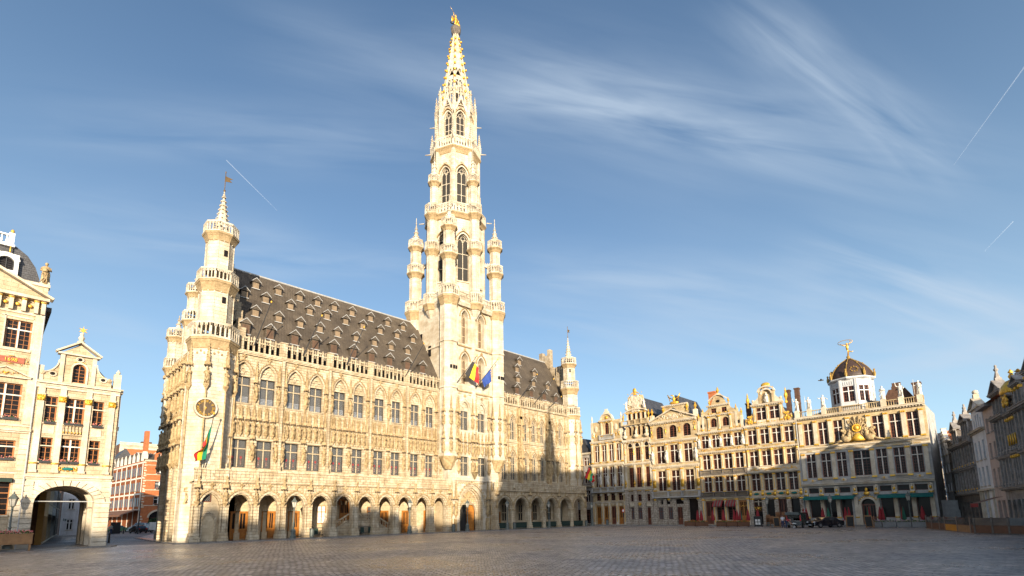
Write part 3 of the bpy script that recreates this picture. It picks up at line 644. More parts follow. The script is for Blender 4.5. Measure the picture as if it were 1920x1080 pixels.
for i, x in enumerate(mids):
    major = (i % 2 == 0)
    if major:
        bt_.box(x-.13, x+.13, WY-.5, WY, 7.6, 21.15); bt_.box(x-.2, x+.2, WY-.6, WY, 7.6, 8.4); bt_.box(x-.17, x+.17, WY-.54, WY, 11.3, 11.5); bt_.box(x-.17, x+.17, WY-.54, WY, 15.2, 15.4)
        sp = (-.38, .38)
    else: sp = (0,)
    for d in sp:
        canopy(c_, x+d, WY-.2, 11.35, .46, 0); console(c_, x+d, WY-.22, 9.25, .28, .5); pinnacle(c_, x+d, WY-.2, 11.4, 13.3, .2, 5, .05) if major else None
        canopy(c_, x+d, WY-.2, 17.95, .46, 2.4); console(c_, x+d, WY-.22, 16.1, .28, .5); c_.box(x+d-.06, x+d+.06, WY-.1, WY, 13.6, 15.6)
        pinnacle(c_, x+d, WY-.18, 13.6, 15.4, .22, 5, .05)
    if not major: band.append((x, 12.0, .86)); canopy(c_, x, WY-.14, 13.55, .44, 1.3); console(c_, x, WY-.16, 12.0, .24, .42)
    put_statue(x+(sp[0] if major else 0), WY-.24, 9.25, i, 1.0); put_statue(x+(sp[-1] if major else 0), WY-.24, 16.1, i+1, .98)
    if major and 0 < i < len(mids)-1: put_statue(x+sp[1], WY-.24, 9.25, i+2, 1.0); put_statue(x+sp[0], WY-.24, 16.1, i+3, .98)
build_split(c_, 'canopy', [carved, undershade], wl, off=(-48, 0, 0), cap=99); build_split(bt_, 'buttress', hall, TH, off=(-48, 0, 0))
for k, (x, z, s) in enumerate(band): put_statue(x, WY-.18, z, k*7 % 5, s)
# ---- balustrade under the roof
def roof_balustrade(xa, xb, piers, z0=21.5, z1=23.3):
    b = MB(); b.box(xa, xb, WY-.2, WY+.1, z0, z0+.16)
    for p in piers: b.box(p-.38, p+.38, WY-.3, WY+.2, z0, z1+.05); b.box(p-.44, p+.44, WY-.36, WY+.26, z1+.05, z1+.18); b.box(p-.1, p+.1, WY-.36, WY-.3, z0+.2, z1-.2)
    seg = [xa]+piers+[xb]
    for p, q in zip(seg, seg[1:]):
        p += .38; q -= .38; n = max(2, round((q-p)/.62))
        for i in range(n+1):
            x = p+(q-p)*i/n
            b.box(x-.09, x+.09, WY-.16, WY+.06, z0+.16, z1-.05); b.prism([(x-.11, z1-.05), (x+.11, z1-.05), (x, z1+.22)], WY-.17, WY+.07)
            if i < n:
                h = z1-.42 if i % 2 else z1-.02
                b.box(x+.09, x+(q-p)/n-.09, WY-.1, WY+.0, h-.14, h); c = x+(q-p)/n/2
                b.box(c-.03, c+.03, WY-.1, WY, h-.45, h-.14); b.box(c-.14, c+.14, WY-.1, WY, h-.52, h-.44)
                if i % 2: b.box(c-.035, c+.035, WY-.12, WY+.02, h, z1+.05)
    th(b, 'balustrade', hall)
roof_balustrade(19.3, 48.6, [24.35, 30.35, 36.3, 42.2]); roof_balustrade(60.3, 80.6, [65.9, 73.5])
# ---- right wing
RW = [(62.1, 1.25), (64.25, 1.2), (67.5, 1.15), (69.8, 1.15), (72.05, 1.1), (75.15, .95), (77.35, 1.05)]
w_ = MB(); w_.box(59.5, 81, WY, WY+.8, 6.09, 8.0)
w_.row(59.5, 80.6, 8.0, 14.6, WY, WY+.8, [(c, ww, 8.35, 12.1, 'point', 1.15) for c, ww in RW])
w_.row(59.5, 80.6, 14.6, 21.3, WY, WY+.8, [(c, ww, 15.3, 18.35, 'point', 1.15) for c, ww in RW])
w_.box(59.5, 80.6, WY-.16, WY, 7.85, 8.05); w_.box(59.5, 80.6, WY-.18, WY, 14.75, 14.95); w_.box(59.5, 80.6, WY-.32, WY+1.2, 21.3, 21.5)
for c, ww in RW:
    for zs in (12.1, 18.35): w_.arch(c, zs, ww/2, 1.15, .13, WY-.1, WY, 'point'); w_.arch(c, zs, ww/2+.22, 1.4, .08, WY-.18, WY, 'point', 1)
    for zb, zt in ((8.35, 12.1), (15.3, 18.35)):
        for sg in (-1, 1): w_.lathe([(.07, zb), (.07, zt)], 5, c+sg*(ww/2+.07), WY-.05, 0, cap=False)
    window(TH, c, WY+.2, 8.35, ww, 3.75, 'lancet', fm=hall, pm=glass, rise=1.15); window(TH, c, WY+.2, 15.3, ww, 3.05, 'lancet', fm=hall, pm=glass, rise=1.15)
wr = th(w_, 'wing_wall', hall)
c_ = MB(); rm = [60.9]+[(a[0]+b[0])/2 for a, b in zip(RW, RW[1:])]+[78.9]
for i, x in enumerate(rm):
    mj = i in (2, 5)
    if mj: c_.box(x-.2, x+.2, WY-.75, WY, 7.6, 19.5); c_.box(x-.42, x+.42, WY-.5, WY, 7.6, 21.0); pinnacle(c_, x, WY-.55, 19.0, 21.6, .4, 6, .07)
    for sp_ in ((-.45, .45) if mj else (0,)):
        console(c_, x+sp_, WY-(.62 if mj else .2), 9.9, .3, .6); canopy(c_, x+sp_, WY-(.62 if mj else .2), 12.1, .5, 1.5 if mj else 1.0)
        console(c_, x+sp_, WY-(.62 if mj else .2), 15.95, .28, .5); canopy(c_, x+sp_, WY-(.62 if mj else .2), 17.95, .48, 1.6)
        c_.box(x+sp_-.05, x+sp_+.05, WY-.12, WY, 8, 21.2)
        put_statue(x+sp_, WY-(.62 if mj else .22), 9.9, i, 1.08); put_statue(x+sp_, WY-(.62 if mj else .22), 15.95, i+2, .98)
for c, ww in RW:
    for z in (14.0, 20.3): quatrefoil(c_, c, WY-.1, z, .24)
    for k in (-1, 1):
        for z in (13.95, 20.4): c_.arch(c+k*.7, z, .16, .2, .05, WY-.08, WY, 'point', n=3)
    for zs in (12.1, 18.35):
        for x, z in archpts(c, zs, ww/2+.3, 1.55, 'point', 5)[1:-1]: c_.blob(x, WY-.12, z, .07, .09, .07, n=5, k=3)
build_split(c_, 'canopy', [carved, undershade], wr, off=(-48, 0, 0), cap=99)
# ---- roof with its dormers
RY, RZ, EY, EZ = 10.0, 34.5, WY+.7, 23.0
def roofz(y): return EZ+(RZ-EZ)*(y-EY)/(RY-EY)
r = MB(); r.prism([(EY, EZ), (RY, RZ), (2*RY-EY, EZ)], 19.9, 82.6, 'x')
rf = th(r, 'roof', slate)
rr = MB(); rr.tube([(20, RY, RZ+.06), (82.6, RY, RZ+.06)], .12, 6); rr.build('ridge', lead, rf, off=(-48, 0, 0))
g = MB()
for i in range(9): t = i/9; z0 = EZ+(RZ-EZ)*t; g.box(19.5, 20.2, EY+(RY-EY)*t, 2*RY-EY-(RY-EY)*t, z0-.1, z0+(RZ-EZ)/9+.35)
g.box(19.5, 20.2, EY, 2*RY-EY, 0, EZ)
for i in range(6): t = i/6; z0 = EZ+(RZ-EZ)*t; g.box(82.5, 83.3, EY+(RY-EY)*t, 2*RY-EY-(RY-EY)*t, z0-.1, z0+(RZ-EZ)/6+.5)
g.box(82.3, 83.3, EY, 2*RY-EY, 0, EZ); g.box(82.3, 83.3, 8.6, 11.6, 33, 36.0); g.box(82.3, 83.3, 8.6, 9.3, 36.0, 37.2); g.box(82.3, 83.3, 10.7, 11.6, 36.0, 36.8)
g.box(82.3, 83.3, 5.9, 7.0, 27, 32.9)
build_split(g, 'stepped_gable', rubble, TH, off=(-48, 0, 0))
def dormer(x, ztop, low=False, s=1.):
    """small louvred dormer; ztop is the peak of its hood"""
    zb = ztop-(1.75 if not low else 2.0)*s; w2 = .5*s; yf = EY+(zb-EZ)*(RY-EY)/(RZ-EZ)-.05; yb = EY+(ztop-.3-EZ)*(RY-EY)/(RZ-EZ)+.3
    d = MB(); d.box(x-w2, x+w2, yf, yb, zb, ztop-.65*s); d.prism([(x-w2*1.4, ztop-.66*s), (x+w2*1.4, ztop-.66*s), (x, ztop)], yf-.16, yb+.4)
    o = th(d, 'dormer', [slate])
    q = MB(); q.box(x-w2*.8, x+w2*.8, yf-.05, yf, zb+.1, ztop-.78*s)
    for k in range(1, 3): q.box(x-w2*.8+w2*1.6*k/3-.015, x-w2*.8+w2*1.6*k/3+.015, yf-.07, yf-.05, zb+.1, ztop-.78*s)
    q.build('shutter', darkshutter if low else tan_louvre, o, off=(-48, 0, 0))
    q = MB()
    for sg in (-1, 1): q.prism([(x, ztop+.06), (x+sg*w2*1.5, ztop-.64*s), (x+sg*w2*1.5, ztop-.72*s), (x, ztop-.04)], yf-.22, yf-.12)
    q.box(x-w2*1.2, x+w2*1.2, yf-.1, yf-.04, zb, zb+.09)
    q.build('dormer_edging', lead, o, off=(-48, 0, 0))
for xs, zt, low in (([20.3, 23.1, 26.15, 28.85, 31.4, 34.3, 37.1, 40.05, 43.15, 45.9], 25.95, True), ([21.9, 24.75, 27.55, 30.25, 32.8, 35.65, 38.6, 41.45, 44.4], 28.6, False),
                    ([21.0, 23.6, 26.8, 29.45, 31.95, 34.8, 37.55, 40.5, 43.5, 46.5], 31.35, False), ([22.7, 25.6, 28.5, 31.05, 33.6, 36.4, 39.5, 42.5, 45.4], 33.45, False)):
    for x in xs: dormer(x, zt, low, 1.0 if low else .86)
for px, zt, low in (([63.2, 66.9, 70.8, 74.5, 78.0], 26.0, True), ([64.5, 69.0, 73.4, 77.6], 28.6, False), ([65.9, 70.4, 75.4], 31.2, False), ([67.4, 72.4], 33.3, False)):
    for x in px: dormer(x, zt, low, 1.0)
# ---- corner turrets
def corner_turret(cx, cy, spec, spire, z0=0, rod=0, body=hall, niche=True, name='corner_turret', facets=8, clip=None):
    t = MB(); 
    for a, b, r_ in spec['shafts']: shaft(t, cx, cy, a, b, r_)
    for zc, a, b, ri, ro in spec['gal']: gallery(t, cx, cy, zc, a, b, ri, ro, per=3 if ro < 1.7 else 4)
    crocket_spire(t, cx, cy, spire[0], spire[1], spire[2], 8, spire[3] if len(spire) > 3 else 8, cs=spire[4] if len(spire) > 4 else .11)
    o = th(t, name, tower_st)
    if rod:
        v = MB(); v.tube([(cx, cy, spire[1]-.1), (cx, cy, rod)], .045, 5); v.prism([(cx-.05, rod-1.2), (cx+.75, rod-1.0), (cx+.45, rod-.8), (cx+.8, rod-.55), (cx, rod-.5)], cy-.02, cy+.02); v.blob(cx, cy, rod, .08, .08, .12, n=6, k=4)
        v.blob(cx, cy, spire[1]+.6, .14, .14, .14, n=6, k=4); v.build('weathervane', vanegold, o, off=(-48, 0, 0))
    return o
lt = corner_turret(16.8, 3.1, {'shafts': [(0, 21.2, 2.3), (23.7, 27.9, 1.75), (30.0, 34.1, 1.42)], 'gal': [(20.6, 21.9, 23.7, 2.3, 2.6), (27.4, 28.7, 30.1, 1.75, 2.15), (33.6, 34.6, 35.9, 1.42, 1.85)]}, (35.0, 40.0, .85, 9, .12), rod=43)
rt_ = corner_turret(81.9, 3.3, {'shafts': [(6.2, 21.2, 1.85), (23.7, 26.6, 1.5), (29.0, 32.0, 1.2)], 'gal': [(20.9, 21.7, 23.4, 1.85, 2.05), (26.0, 27.3, 28.9, 1.5, 1.95), (31.6, 32.4, 33.8, 1.2, 1.6)]}, (33.2, 37.8, .72, 8, .11), rod=40.6)
c_ = MB()
for cx, cy, r_, zz, angs in ((16.8, 3.1, 2.3, 16.6, (-67.5, -112.5, -22.5, -157.5)), (81.9, 3.3, 1.85, 16.2, (-67.5, -112.5, -157.5, -22.5))):
    for k, a in enumerate(angs):
        x, y = cx+(r_+.2)*math.cos(R(a)), cy+(r_+.2)*math.sin(R(a)); console(c_, x, y, zz, .34, .7); canopy(c_, x, y, zz+2.1, .55, 2.4); put_statue(x, y, zz, k, 1.05, rz=R(a+90))
        if cx > 50: console(c_, x, y, 9.4, .32, .6); canopy(c_, x, y, 11.6, .5, 1.5); put_statue(x, y, 9.4, k+1, 1.1, rz=R(a+90))
        c_.tube([(x, y, 7.6), (x, y, zz-.7)], .09, 6)
    for k in range(8):   # blind arch heads on the faces
        a = math.pi/8+math.pi*k/4+math.pi/8; ap = (r_)*math.cos(math.pi/8)+.02; x, y = cx+ap*math.cos(a), cy+ap*math.sin(a)
        for q in (-.38, 0, .38): c_.blob(x-q*math.sin(a), y+q*math.cos(a), 20.35-abs(q)*.6, .12, .12, .16, n=5, k=3)
build_split(c_, 'turret_canopy', [carved, undershade], TH, off=(-48, 0, 0))
for z, a in ((12.0, -112.5), (8.6, -112.5), (10.6, -67.5), (8.4, -67.5), (26.2, -78), (31.9, -78)):   # slit lights in the left turret
    rr_ = 2.15 if z < 20 else (1.64 if z < 29 else 1.33); x, y = 16.8+rr_*math.cos(R(a)), 3.1+rr_*math.sin(R(a)); s_ = MB(); s_.cbox(0, 0, 0, .42, .12, .75); s_.build('slit_window', glass_p, TH, off=(0, 0, 0), loc=(x-48, y, z), rz=R(a+90))
for z, a in ((25.2, -60), (30.6, -130)):
    rr_ = 1.4 if z < 29 else 1.13; x, y = 81.9+rr_*math.cos(R(a)), 3.3+rr_*math.sin(R(a)); s_ = MB(); s_.cbox(0, 0, 0, .3, .12, .7); s_.build('slit_window', glass_p, TH, off=(0, 0, 0), loc=(x-48, y, z), rz=R(a+90))
clockbrown = mat('brown_clock_face', (.10, .065, .035), .6, var=.4, scale=3)
ck = MB(); cr = .86; CKY = .78
ck.add(*(lambda: ([(15.95+1.18*cr*math.cos(2*math.pi*i/32), CKY, 14.0+cr*1.12*math.sin(2*math.pi*i/32)) for i in range(32)], [tuple(range(32))]))())
ckb = MB()
for i in range(32):
    a0, a1 = 2*math.pi*i/32, 2*math.pi*(i+1)/32
    ckb.add([(15.95+q*cr*1.15*math.cos(a), CKY+d, 14.0+q*cr*1.12*math.sin(a)) for d in (-.12, .35) for q in (.97, 1.12) for a in (a0, a1)], [(0,1,3,2), (4,6,7,5), (2,3,7,6), (0,4,5,1)])
ckb.tube([(16.2, .9, 14), (16.6, 1.3, 14)], .12)
co = th(ckb, 'clock', pale); ck.build('clock_face', clockbrown, co, off=(-48, 0, 0))
cn = MB()
for i, s in enumerate(['XII', 'I', 'II', 'III', 'IIII', 'V', 'VI', 'VII', 'VIII', 'IX', 'X', 'XI']):
    a = math.pi/2-i*math.pi/6; put_text(cn, s, .36, 15.95+.76*cr*1.1*math.cos(a), CKY-.03, 14.0+.76*cr*1.1*math.sin(a), a-math.pi/2, ext=.012)
cn.blob(15.95, CKY-.05, 14, .1, .04, .1); 
for a, l_ in ((-102, .62), (-125, .42)): cn.prism([(15.95-.04*math.sin(R(a)), 14+.04*math.cos(R(a))), (15.95+.04*math.sin(R(a)), 14-.04*math.cos(R(a))), (15.95+l_*math.cos(R(a)), 14+l_*math.sin(R(a)))], CKY-.06, CKY-.03)
cn.build('clock_numerals', gold, co, off=(-48, 0, 0))
# ---- left flank towards the side street
f = MB(); f.box(15.6, 16.6, 4.5, 15.5, 0, 21.4); f.box(15.35, 15.6, 4.5, 15.5, 6.1, 6.5); f.box(15.35, 15.6, 4.5, 15.5, 14.2, 14.5); f.box(15.3, 15.6, 4.5, 15.5, 21.1, 21.5)
for i in range(12): y = 5+i*.85; f.box(15.5, 15.6, y, y+.18, .9, 5.6)
f.box(15.3, 15.6, 4.5, 15.5, 0, .8)
for k, y in enumerate((7.5, 10.2, 13.0)):
    f.box(15.0, 15.7, y-.35, y+.35, 0, 20.5)
fo = th(f, 'side_wall', hall)
c_ = MB()
for k, y in enumerate((6.1, 7.5, 8.9, 10.2, 11.6, 13.0, 14.5)):
    for z in (8.6, 11.4, 14.9, 17.8): console(c_, 14.95, y, z, .34, .6); canopy(c_, 14.95, y, z+1.95, .55, .8); statue_dummy = c_.lathe([(.26, z), (.2, z+.8), (.26, z+1.2), (.08, z+1.4), (.13, z+1.6), (.02, z+1.75)], 7, 14.95, y, 0)
build_split(c_, 'side_carving', [carved, undershade], fo, off=(-48, 0, 0))
for y in (6.8, 9.6, 12.4):
    for z in (8.4, 15.4):
        s_ = MB(); s_.cbox(0, 0, 0, 1.1, .12, 3.0); s_.build('side_window', glass, TH, off=(0, 0, 0), loc=(15.58-48, y, z), rz=R(90))
for cx, cy, sp in ((16.3, 9.5, {'shafts': [(20, 25.7, 1.05), (27.2, 29.4, .85)], 'gal': [(25.2, 25.9, 27.2, 1.05, 1.35), (28.9, 29.5, 30.7, .85, 1.15)]}),
                   (15.7, 14.0, {'shafts': [(14, 24.6, .95)], 'gal': [(20.0, 20.9, 22.2, .95, 1.3), (24.2, 24.9, 26.0, .95, 1.25)]})):
    corner_turret(cx, cy, sp, (sp['gal'][-1][2]-.6, sp['gal'][-1][2]+1.6, .5, 4, .09), name='side_turret')
put_statue(15.2, 2.0, 3.9, 1, 1.25); put_statue(15.0, 3.2, 3.9, 2, 1.25)
# ---- the tower shaft
TX, TY = 54.15, 5.85
t = MB(); x0, x1, y0 = 48.9, 59.35, 1.1
t.row(x0, x1, 0, 8.0, y0, y0+1.2, [(53.45, 5.0, 0, 3.6, 'point', 3.3)])
t.row(x0, x1, 8.0, 11.9, y0, y0+1.2, [(52.15, 1.65, 8.4, 11.35), (55.75, 1.65, 8.4, 11.35)])
t.box(x0, x1, y0, y0+1.2, 11.9, 15.2)
t.row(x0, x1, 15.2, 21.7, y0, y0+1.2, [(52.15, 1.65, 15.5, 18.7, 'point', 1.4), (55.75, 1.65, 15.5, 18.7, 'point', 1.4)])
t.row(x0, x1, 21.7, 29.1, y0, y0+1.2, [(52.15, 1.5, 22.9, 26.7, 'point', 1.25), (55.65, 1.5, 22.9, 26.7, 'point', 1.25)])
t.row(x0, x1, 29.1, 36.3, y0, y0+1.2, [(52.15, 1.5, 29.5, 33.9, 'point', 1.25), (55.65, 1.5, 29.5, 33.9, 'point', 1.25)])
t.box(x0, x0+1.0, y0+1.2, 10.6, 0, 36.3); t.box(x1-1.0, x1, y0+1.2, 10.6, 0, 36.3); t.box(x0+1, x1-1, 9.8, 10.6, 0, 36.3); t.box(x0, x1, y0, 10.6, 36.3, 36.6)
for z in (21.55, 28.95): t.box(x0-.1, x1+.1, y0-.22, y0+.1, z, z+.22, 1); t.box(x0-.16, x0+.1, y0, 10.6, z, z+.22)
t.box(x0+1.4, x1-1.4, y0-.2, y0, 7.55, 7.8)
for c in (52.15, 55.65):
    for zs, hw in ((26.7, .75), (33.9, .75)): t.arch(c, zs, hw, 1.25, .16, y0-.12, y0, 'point'); t.arch(c, zs, hw+.3, 1.6, .09, y0-.22, y0, 'point', 1)
    for za, zb in ((22.9, 26.7), (29.5, 33.9)):
        for sg in (-1, 1): t.lathe([(.08, za), (.08, zb)], 5, c+sg*.84, y0-.04, 0, cap=False); t.lathe([(.06, za), (.06, zb)], 5, c+sg*1.1, y0-.04, 0, cap=False)
    t.arch(c, 18.7, .83, 1.4, .14, y0-.1, y0, 'point'); t.arch(c, 18.7, 1.1, 1.7, .08, y0-.16, y0, 'point'); t.box(c-.83, c+.83, y0+.3, y0+.5, 18.6, 20.1)
    for sg in (-1, 1): t.arch(c+sg*.41, 18.75, .33, .5, .07, y0+.18, y0+.3, 'point', n=4)
for x in (53.9,): # middle rib of the front
    t.lathe([(.42, 15), (.42, 36.3)], 6, x, y0-.02, 0)
for x in (50.6, 57.3): t.box(x-.1, x+.1, y0-.14, y0, 8, 36.2)
for z in (24.6, 31.2): 
    for x in (50.85, 57.15, 57.9): t.box(x-.08, x+.08, y0-.05, y0, z, z+.6, None)
tw = th(t, 'tower_shaft', tower_st)
for c in (52.15, 55.75):
    window(TH, c, y0+.5, 8.4, 1.65, 2.95, 'cross', fm=hall, fm2=iron, pm=glass, name='window'); window(TH, c, y0+.5, 15.5, 1.65, 3.1, 'cross', fm=hall, fm2=iron, pm=glass, name='window')
for c in (52.15, 55.65):
    window(TH, c, y0+.7, 22.9, 1.5, 3.8, 'lancet', fm=hall, pm=goldglass, rise=1.25, name='window'); window(TH, c, y0+.7, 29.5, 1.5, 4.4, 'lancet', fm=hall, pm=goldglass, rise=1.25, name='window')
s_ = MB(); s_.box(48.82, 48.9, 5.6, 6.3, 27.8, 29.6); s_.box(48.82, 48.9, 8, 8.5, 31, 32.2); th(s_, 'slit_window', glass_p)
# portal
p = MB()
for k, (hw, rs, d) in enumerate(((2.45, 3.2, .15), (2.2, 2.95, .45), (1.95, 2.7, .75))): p.arch(53.45, 3.6, hw-.2, rs-.2, .25, y0-.15+d, y0+.12+d, 'point'); [p.box(53.45+sg*(hw-.075)-.12, 53.45+sg*(hw-.075)+.12, y0-.15+d, y0+.12+d, 0, 3.6) for sg in (-1, 1)]
p.row(51.2, 55.7, 0, 4.1, y0+.9, y0+1.15, [(53.45, 3.6, 0, 2.9, 'point', 1.9)]) if False else None
p.prism([(51.4, 4.0)]+archpts(53.45, 4.0, 2.05, 2.5, 'point')+[(55.5, 4.0)], y0+.85, y0+1.1)
p.box(51.2, 51.75, y0+.85, y0+1.1, 0, 4.0); p.box(55.15, 55.7, y0+.85, y0+1.1, 0, 4.0); p.arch(53.45, 2.7, 1.7, 1.75, .2, y0+.7, y0+1.1, 'point')
p.arch(53.45, 3.6, 2.75, 3.6, .12, y0-.3, y0, 'point')
th(p, 'portal', hall)
p = MB()
for x, z in archpts(53.45, 3.6, 2.95, 3.9, 'point', 9)[1:-1]: p.blob(x, y0-.22, z, .17, .15, .17, n=6, k=4)
for x, z in archpts(53.45, 3.6, 2.12, 2.85, 'point', 9)[1:-1]: p.blob(x, y0+.4, z, .13, .14, .2, n=6, k=4)
ornament(p, 53.45, y0+.8, 5.2, 2.9, 1.9, 5, 34, .14); 
for sg in (-1, 1):
    for x, w2 in ((3.25, .5), (4.1, .35)):
        xx = 53.45+sg*x; console(p, xx, y0-.3, 2.6, .32, .6); canopy(p, xx, y0-.3, 4.8, .55, 2.6); put_statue(xx, y0-.3, 2.6, int(x*3), 1.1); p.box(xx-.22, xx+.22, y0-.3, y0, 0, 1.9)
for i in range(12): x = 51.0+i*.45; p.arch(x, 7.15, .15, .2, .05, y0-.08, y0, 'point', n=3)
build_split(p, 'portal_carving', [carved, undershade], TH, off=(-48, 0, 0), gap=.2)
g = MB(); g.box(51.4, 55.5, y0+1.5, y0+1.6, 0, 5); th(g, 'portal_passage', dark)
g = MB(); g.box(53.6, 55.1, y0+1.25, y0+1.35, 0, 3.9)
for i in range(7): g.box(53.6, 55.1, y0+1.2, y0+1.25, .3+i*.5, .38+i*.5)
th(g, 'portal_door_leaf', wood)
# tower front carving: niches between the windows
c_ = MB(); k = 0
for x in (50.75, 53.6, 54.3, 57.1):
    for z, s in ((9.1, 1.0), (12.0, .9), (16.1, 1.0)):
        if x in (53.6, 54.3) and z == 9.1: console(c_, 53.95, y0-.3, 9.0, .6, 1.1)
        console(c_, x, y0-.28, z, .3, .5); canopy(c_, x, y0-.28, z+1.9*s, .5, 1.5 if z < 15 else 2.6); put_statue(x, y0-.28, z, k, s); k += 1
for c in (52.15, 55.75):
    for d in (-.8, 0, .8): canopy(c_, c+d, y0-.14, 13.6, .42, 1.3); console(c_, c+d, y0-.16, 12.05, .24, .4); put_statue(c+d, y0-.2, 12.05, k, .85); k += 1
    for z in (20.95, 28.55, 35.7): quatrefoil(c_, c, y0-.12, z, .26)
for x in [51+.5*i for i in range(13)]: c_.arch(x, 35.9, .17, .2, .05, y0-.1, y0, 'point', n=3); c_.arch(x, 21.1, .17, .2, .05, y0-.1, y0, 'point', n=3) if abs(x-52) > .7 and abs(x-55.6) > .7 else None
build_split(c_, 'tower_canopy', [carved, undershade], tw, off=(-48, 0, 0))
# corner turrets of the tower
for i, (cx, cy, zb) in enumerate(((49.0, 1.2, 11.0), (59.2, 1.2, 11.0), (49.1, 10.45, 31.0), (59.2, 10.45, 20))):
    t = MB(); t.lathe([(.1, zb-1.3), (.7, zb-.9), (1.0, zb-.5), (1.4, zb)], 8, cx, cy); shaft(t, cx, cy, zb, 35.9, 1.32, heads=True)
    for z in (21.6, 28.95): t.lathe([(1.5, z), (1.5, z+.22)], 8, cx, cy)
    gallery(t, cx, cy, 34.9, 36.4, 38.3, 1.32, 1.75, per=3)
    shaft(t, cx, cy, 36.5, 43.0, .98); gallery(t, cx, cy, 42.6, 43.5, 45.0, .98, 1.5, per=3)
    shaft(t, cx, cy, 43.5, 47.9, .86); gallery(t, cx, cy, 47.5, 48.3, 49.7, .86, 1.35, per=3)
    crocket_spire(t, cx, cy, 48.6, 52.4, .8, 8, 5, cs=.12); t.tube([(cx, cy, 52.3), (cx, cy, 54.1)], .05, 5); t.blob(cx, cy, 53.1, .13, .13, .13, n=6, k=4)
    o = th(t, 'tower_turret', tower_st)
    if i < 2:
        c_ = MB()
        for a in (-157.5, -112.5, -67.5, -22.5):
            x, y = cx+1.5*math.cos(R(a)), cy+1.5*math.sin(R(a))
            for z in (12.0, 16.1): console(c_, x, y, z, .26, .4); canopy(c_, x, y, z+1.8, .45, 2.2 if z > 15 else 1.5); put_statue(x, y, z, int(z), .92, rz=R(a+90))
        c_.lathe([(.5, 9.2), (.9, 9.9), (1.2, 10.6), (1.5, 11.1)], 10, cx, cy); build_split(c_, 'turret_canopy', [carved, undershade], o, off=(-48, 0, 0))
        s_ = MB()
        for z in (24.6,):
            for a in (-112.5, -67.5, -90): s_.cbox(cx+1.28*math.cos(R(a)), cy+1.28*math.sin(R(a)), z, .28, .28, .55)
        s_.build('slit_window', glass_p, o, off=(-48, 0, 0))
# crown gallery along the four sides
def straight_gallery(mb, xa, ya, xb, yb, z0, z1, th_=.16, step=.55):
    n = max(2, int(math.hypot(xb-xa, yb-ya)/step)); d = Vector((xb-xa, yb-ya, 0)); d.normalize(); nn = Vector((-d.y, d.x, 0))*th_/2
    def sg(t0, t1, za, zb):
        A = Vector((xa, ya, 0)).lerp(Vector((xb, yb, 0)), t0); B = Vector((xa, ya, 0)).lerp(Vector((xb, yb, 0)), t1)
        mb.add([(q.x, q.y, z) for z in (za, zb) for q in (A-nn, B-nn, B+nn, A+nn)], [(0,1,5,4), (1,2,6,5), (2,3,7,6), (3,0,4,7), (4,5,6,7), (0,3,2,1)])
    H = z1-z0; sg(0, 1, z0, z0+.12*H); sg(0, 1, z1-.13*H, z1)
    for i in range(n+1): t = min(1-.06/n, max(.06/n, i/n)); sg(t-.07/n, t+.07/n, z0+.12*H, z1-.13*H)
    for i in range(n): sg((i+.38)/n, (i+.62)/n, z0+.12*H, z0+.45*H); sg((i+.1)/n, (i+.35)/n, z0+.5*H, z0+.72*H); sg((i+.65)/n, (i+.9)/n, z0+.5*H, z0+.72*H)
g = MB(); cs_ = [(48.7, .9), (59.5, .9), (59.5, 10.7), (48.7, 10.7)]
for (xa, ya), (xb, yb) in zip(cs_, cs_[1:]+cs_[:1]): straight_gallery(g, xa, ya, xb, yb, 36.5, 38.2)
g.lathe([(7.4, 35.6), (7.75, 36.1), (7.75, 36.5)], 4, TX, TY, math.pi/4)
th(g, 'crown_gallery', tower_st)
# mid-side turrets, rising through to the second stage
for i in range(4):
    a = -math.pi/2+i*math.pi/2; cx, cy = TX+5.0*math.cos(a), TY+5.0*math.sin(a)
    t = MB(); t.lathe([(.2, 34.0), (.8, 34.9), (1.15, 35.8), (1.3, 36.4)], 8, cx, cy); gallery(t, cx, cy, 35.4, 36.4, 38.3, 1.1, 1.45, per=3)
    shaft(t, cx, cy, 36.4, 45.4, .85); gallery(t, cx, cy, 45.0, 46.0, 47.5, .85, 1.3, per=3); shaft(t, cx, cy, 46, 51.8, .8); gallery(t, cx, cy, 51.4, 52.4, 54.2, .8, 1.35, per=3)
    q = .93; cx, cy = TX+5.0*q*math.cos(a), TY+5.0*q*math.sin(a)
    shaft(t, cx, cy, 52.4, 58.2, .68); gallery(t, cx, cy, 57.8, 58.6, 60.0, .68, 1.1, per=3); crocket_spire(t, cx, cy, 59.0, 63.4, .62, 8, 6, cs=.11); t.tube([(cx, cy, 63.3), (cx, cy, 65.6)], .05, 5)
    th(t, 'stage_turret', tower_st)
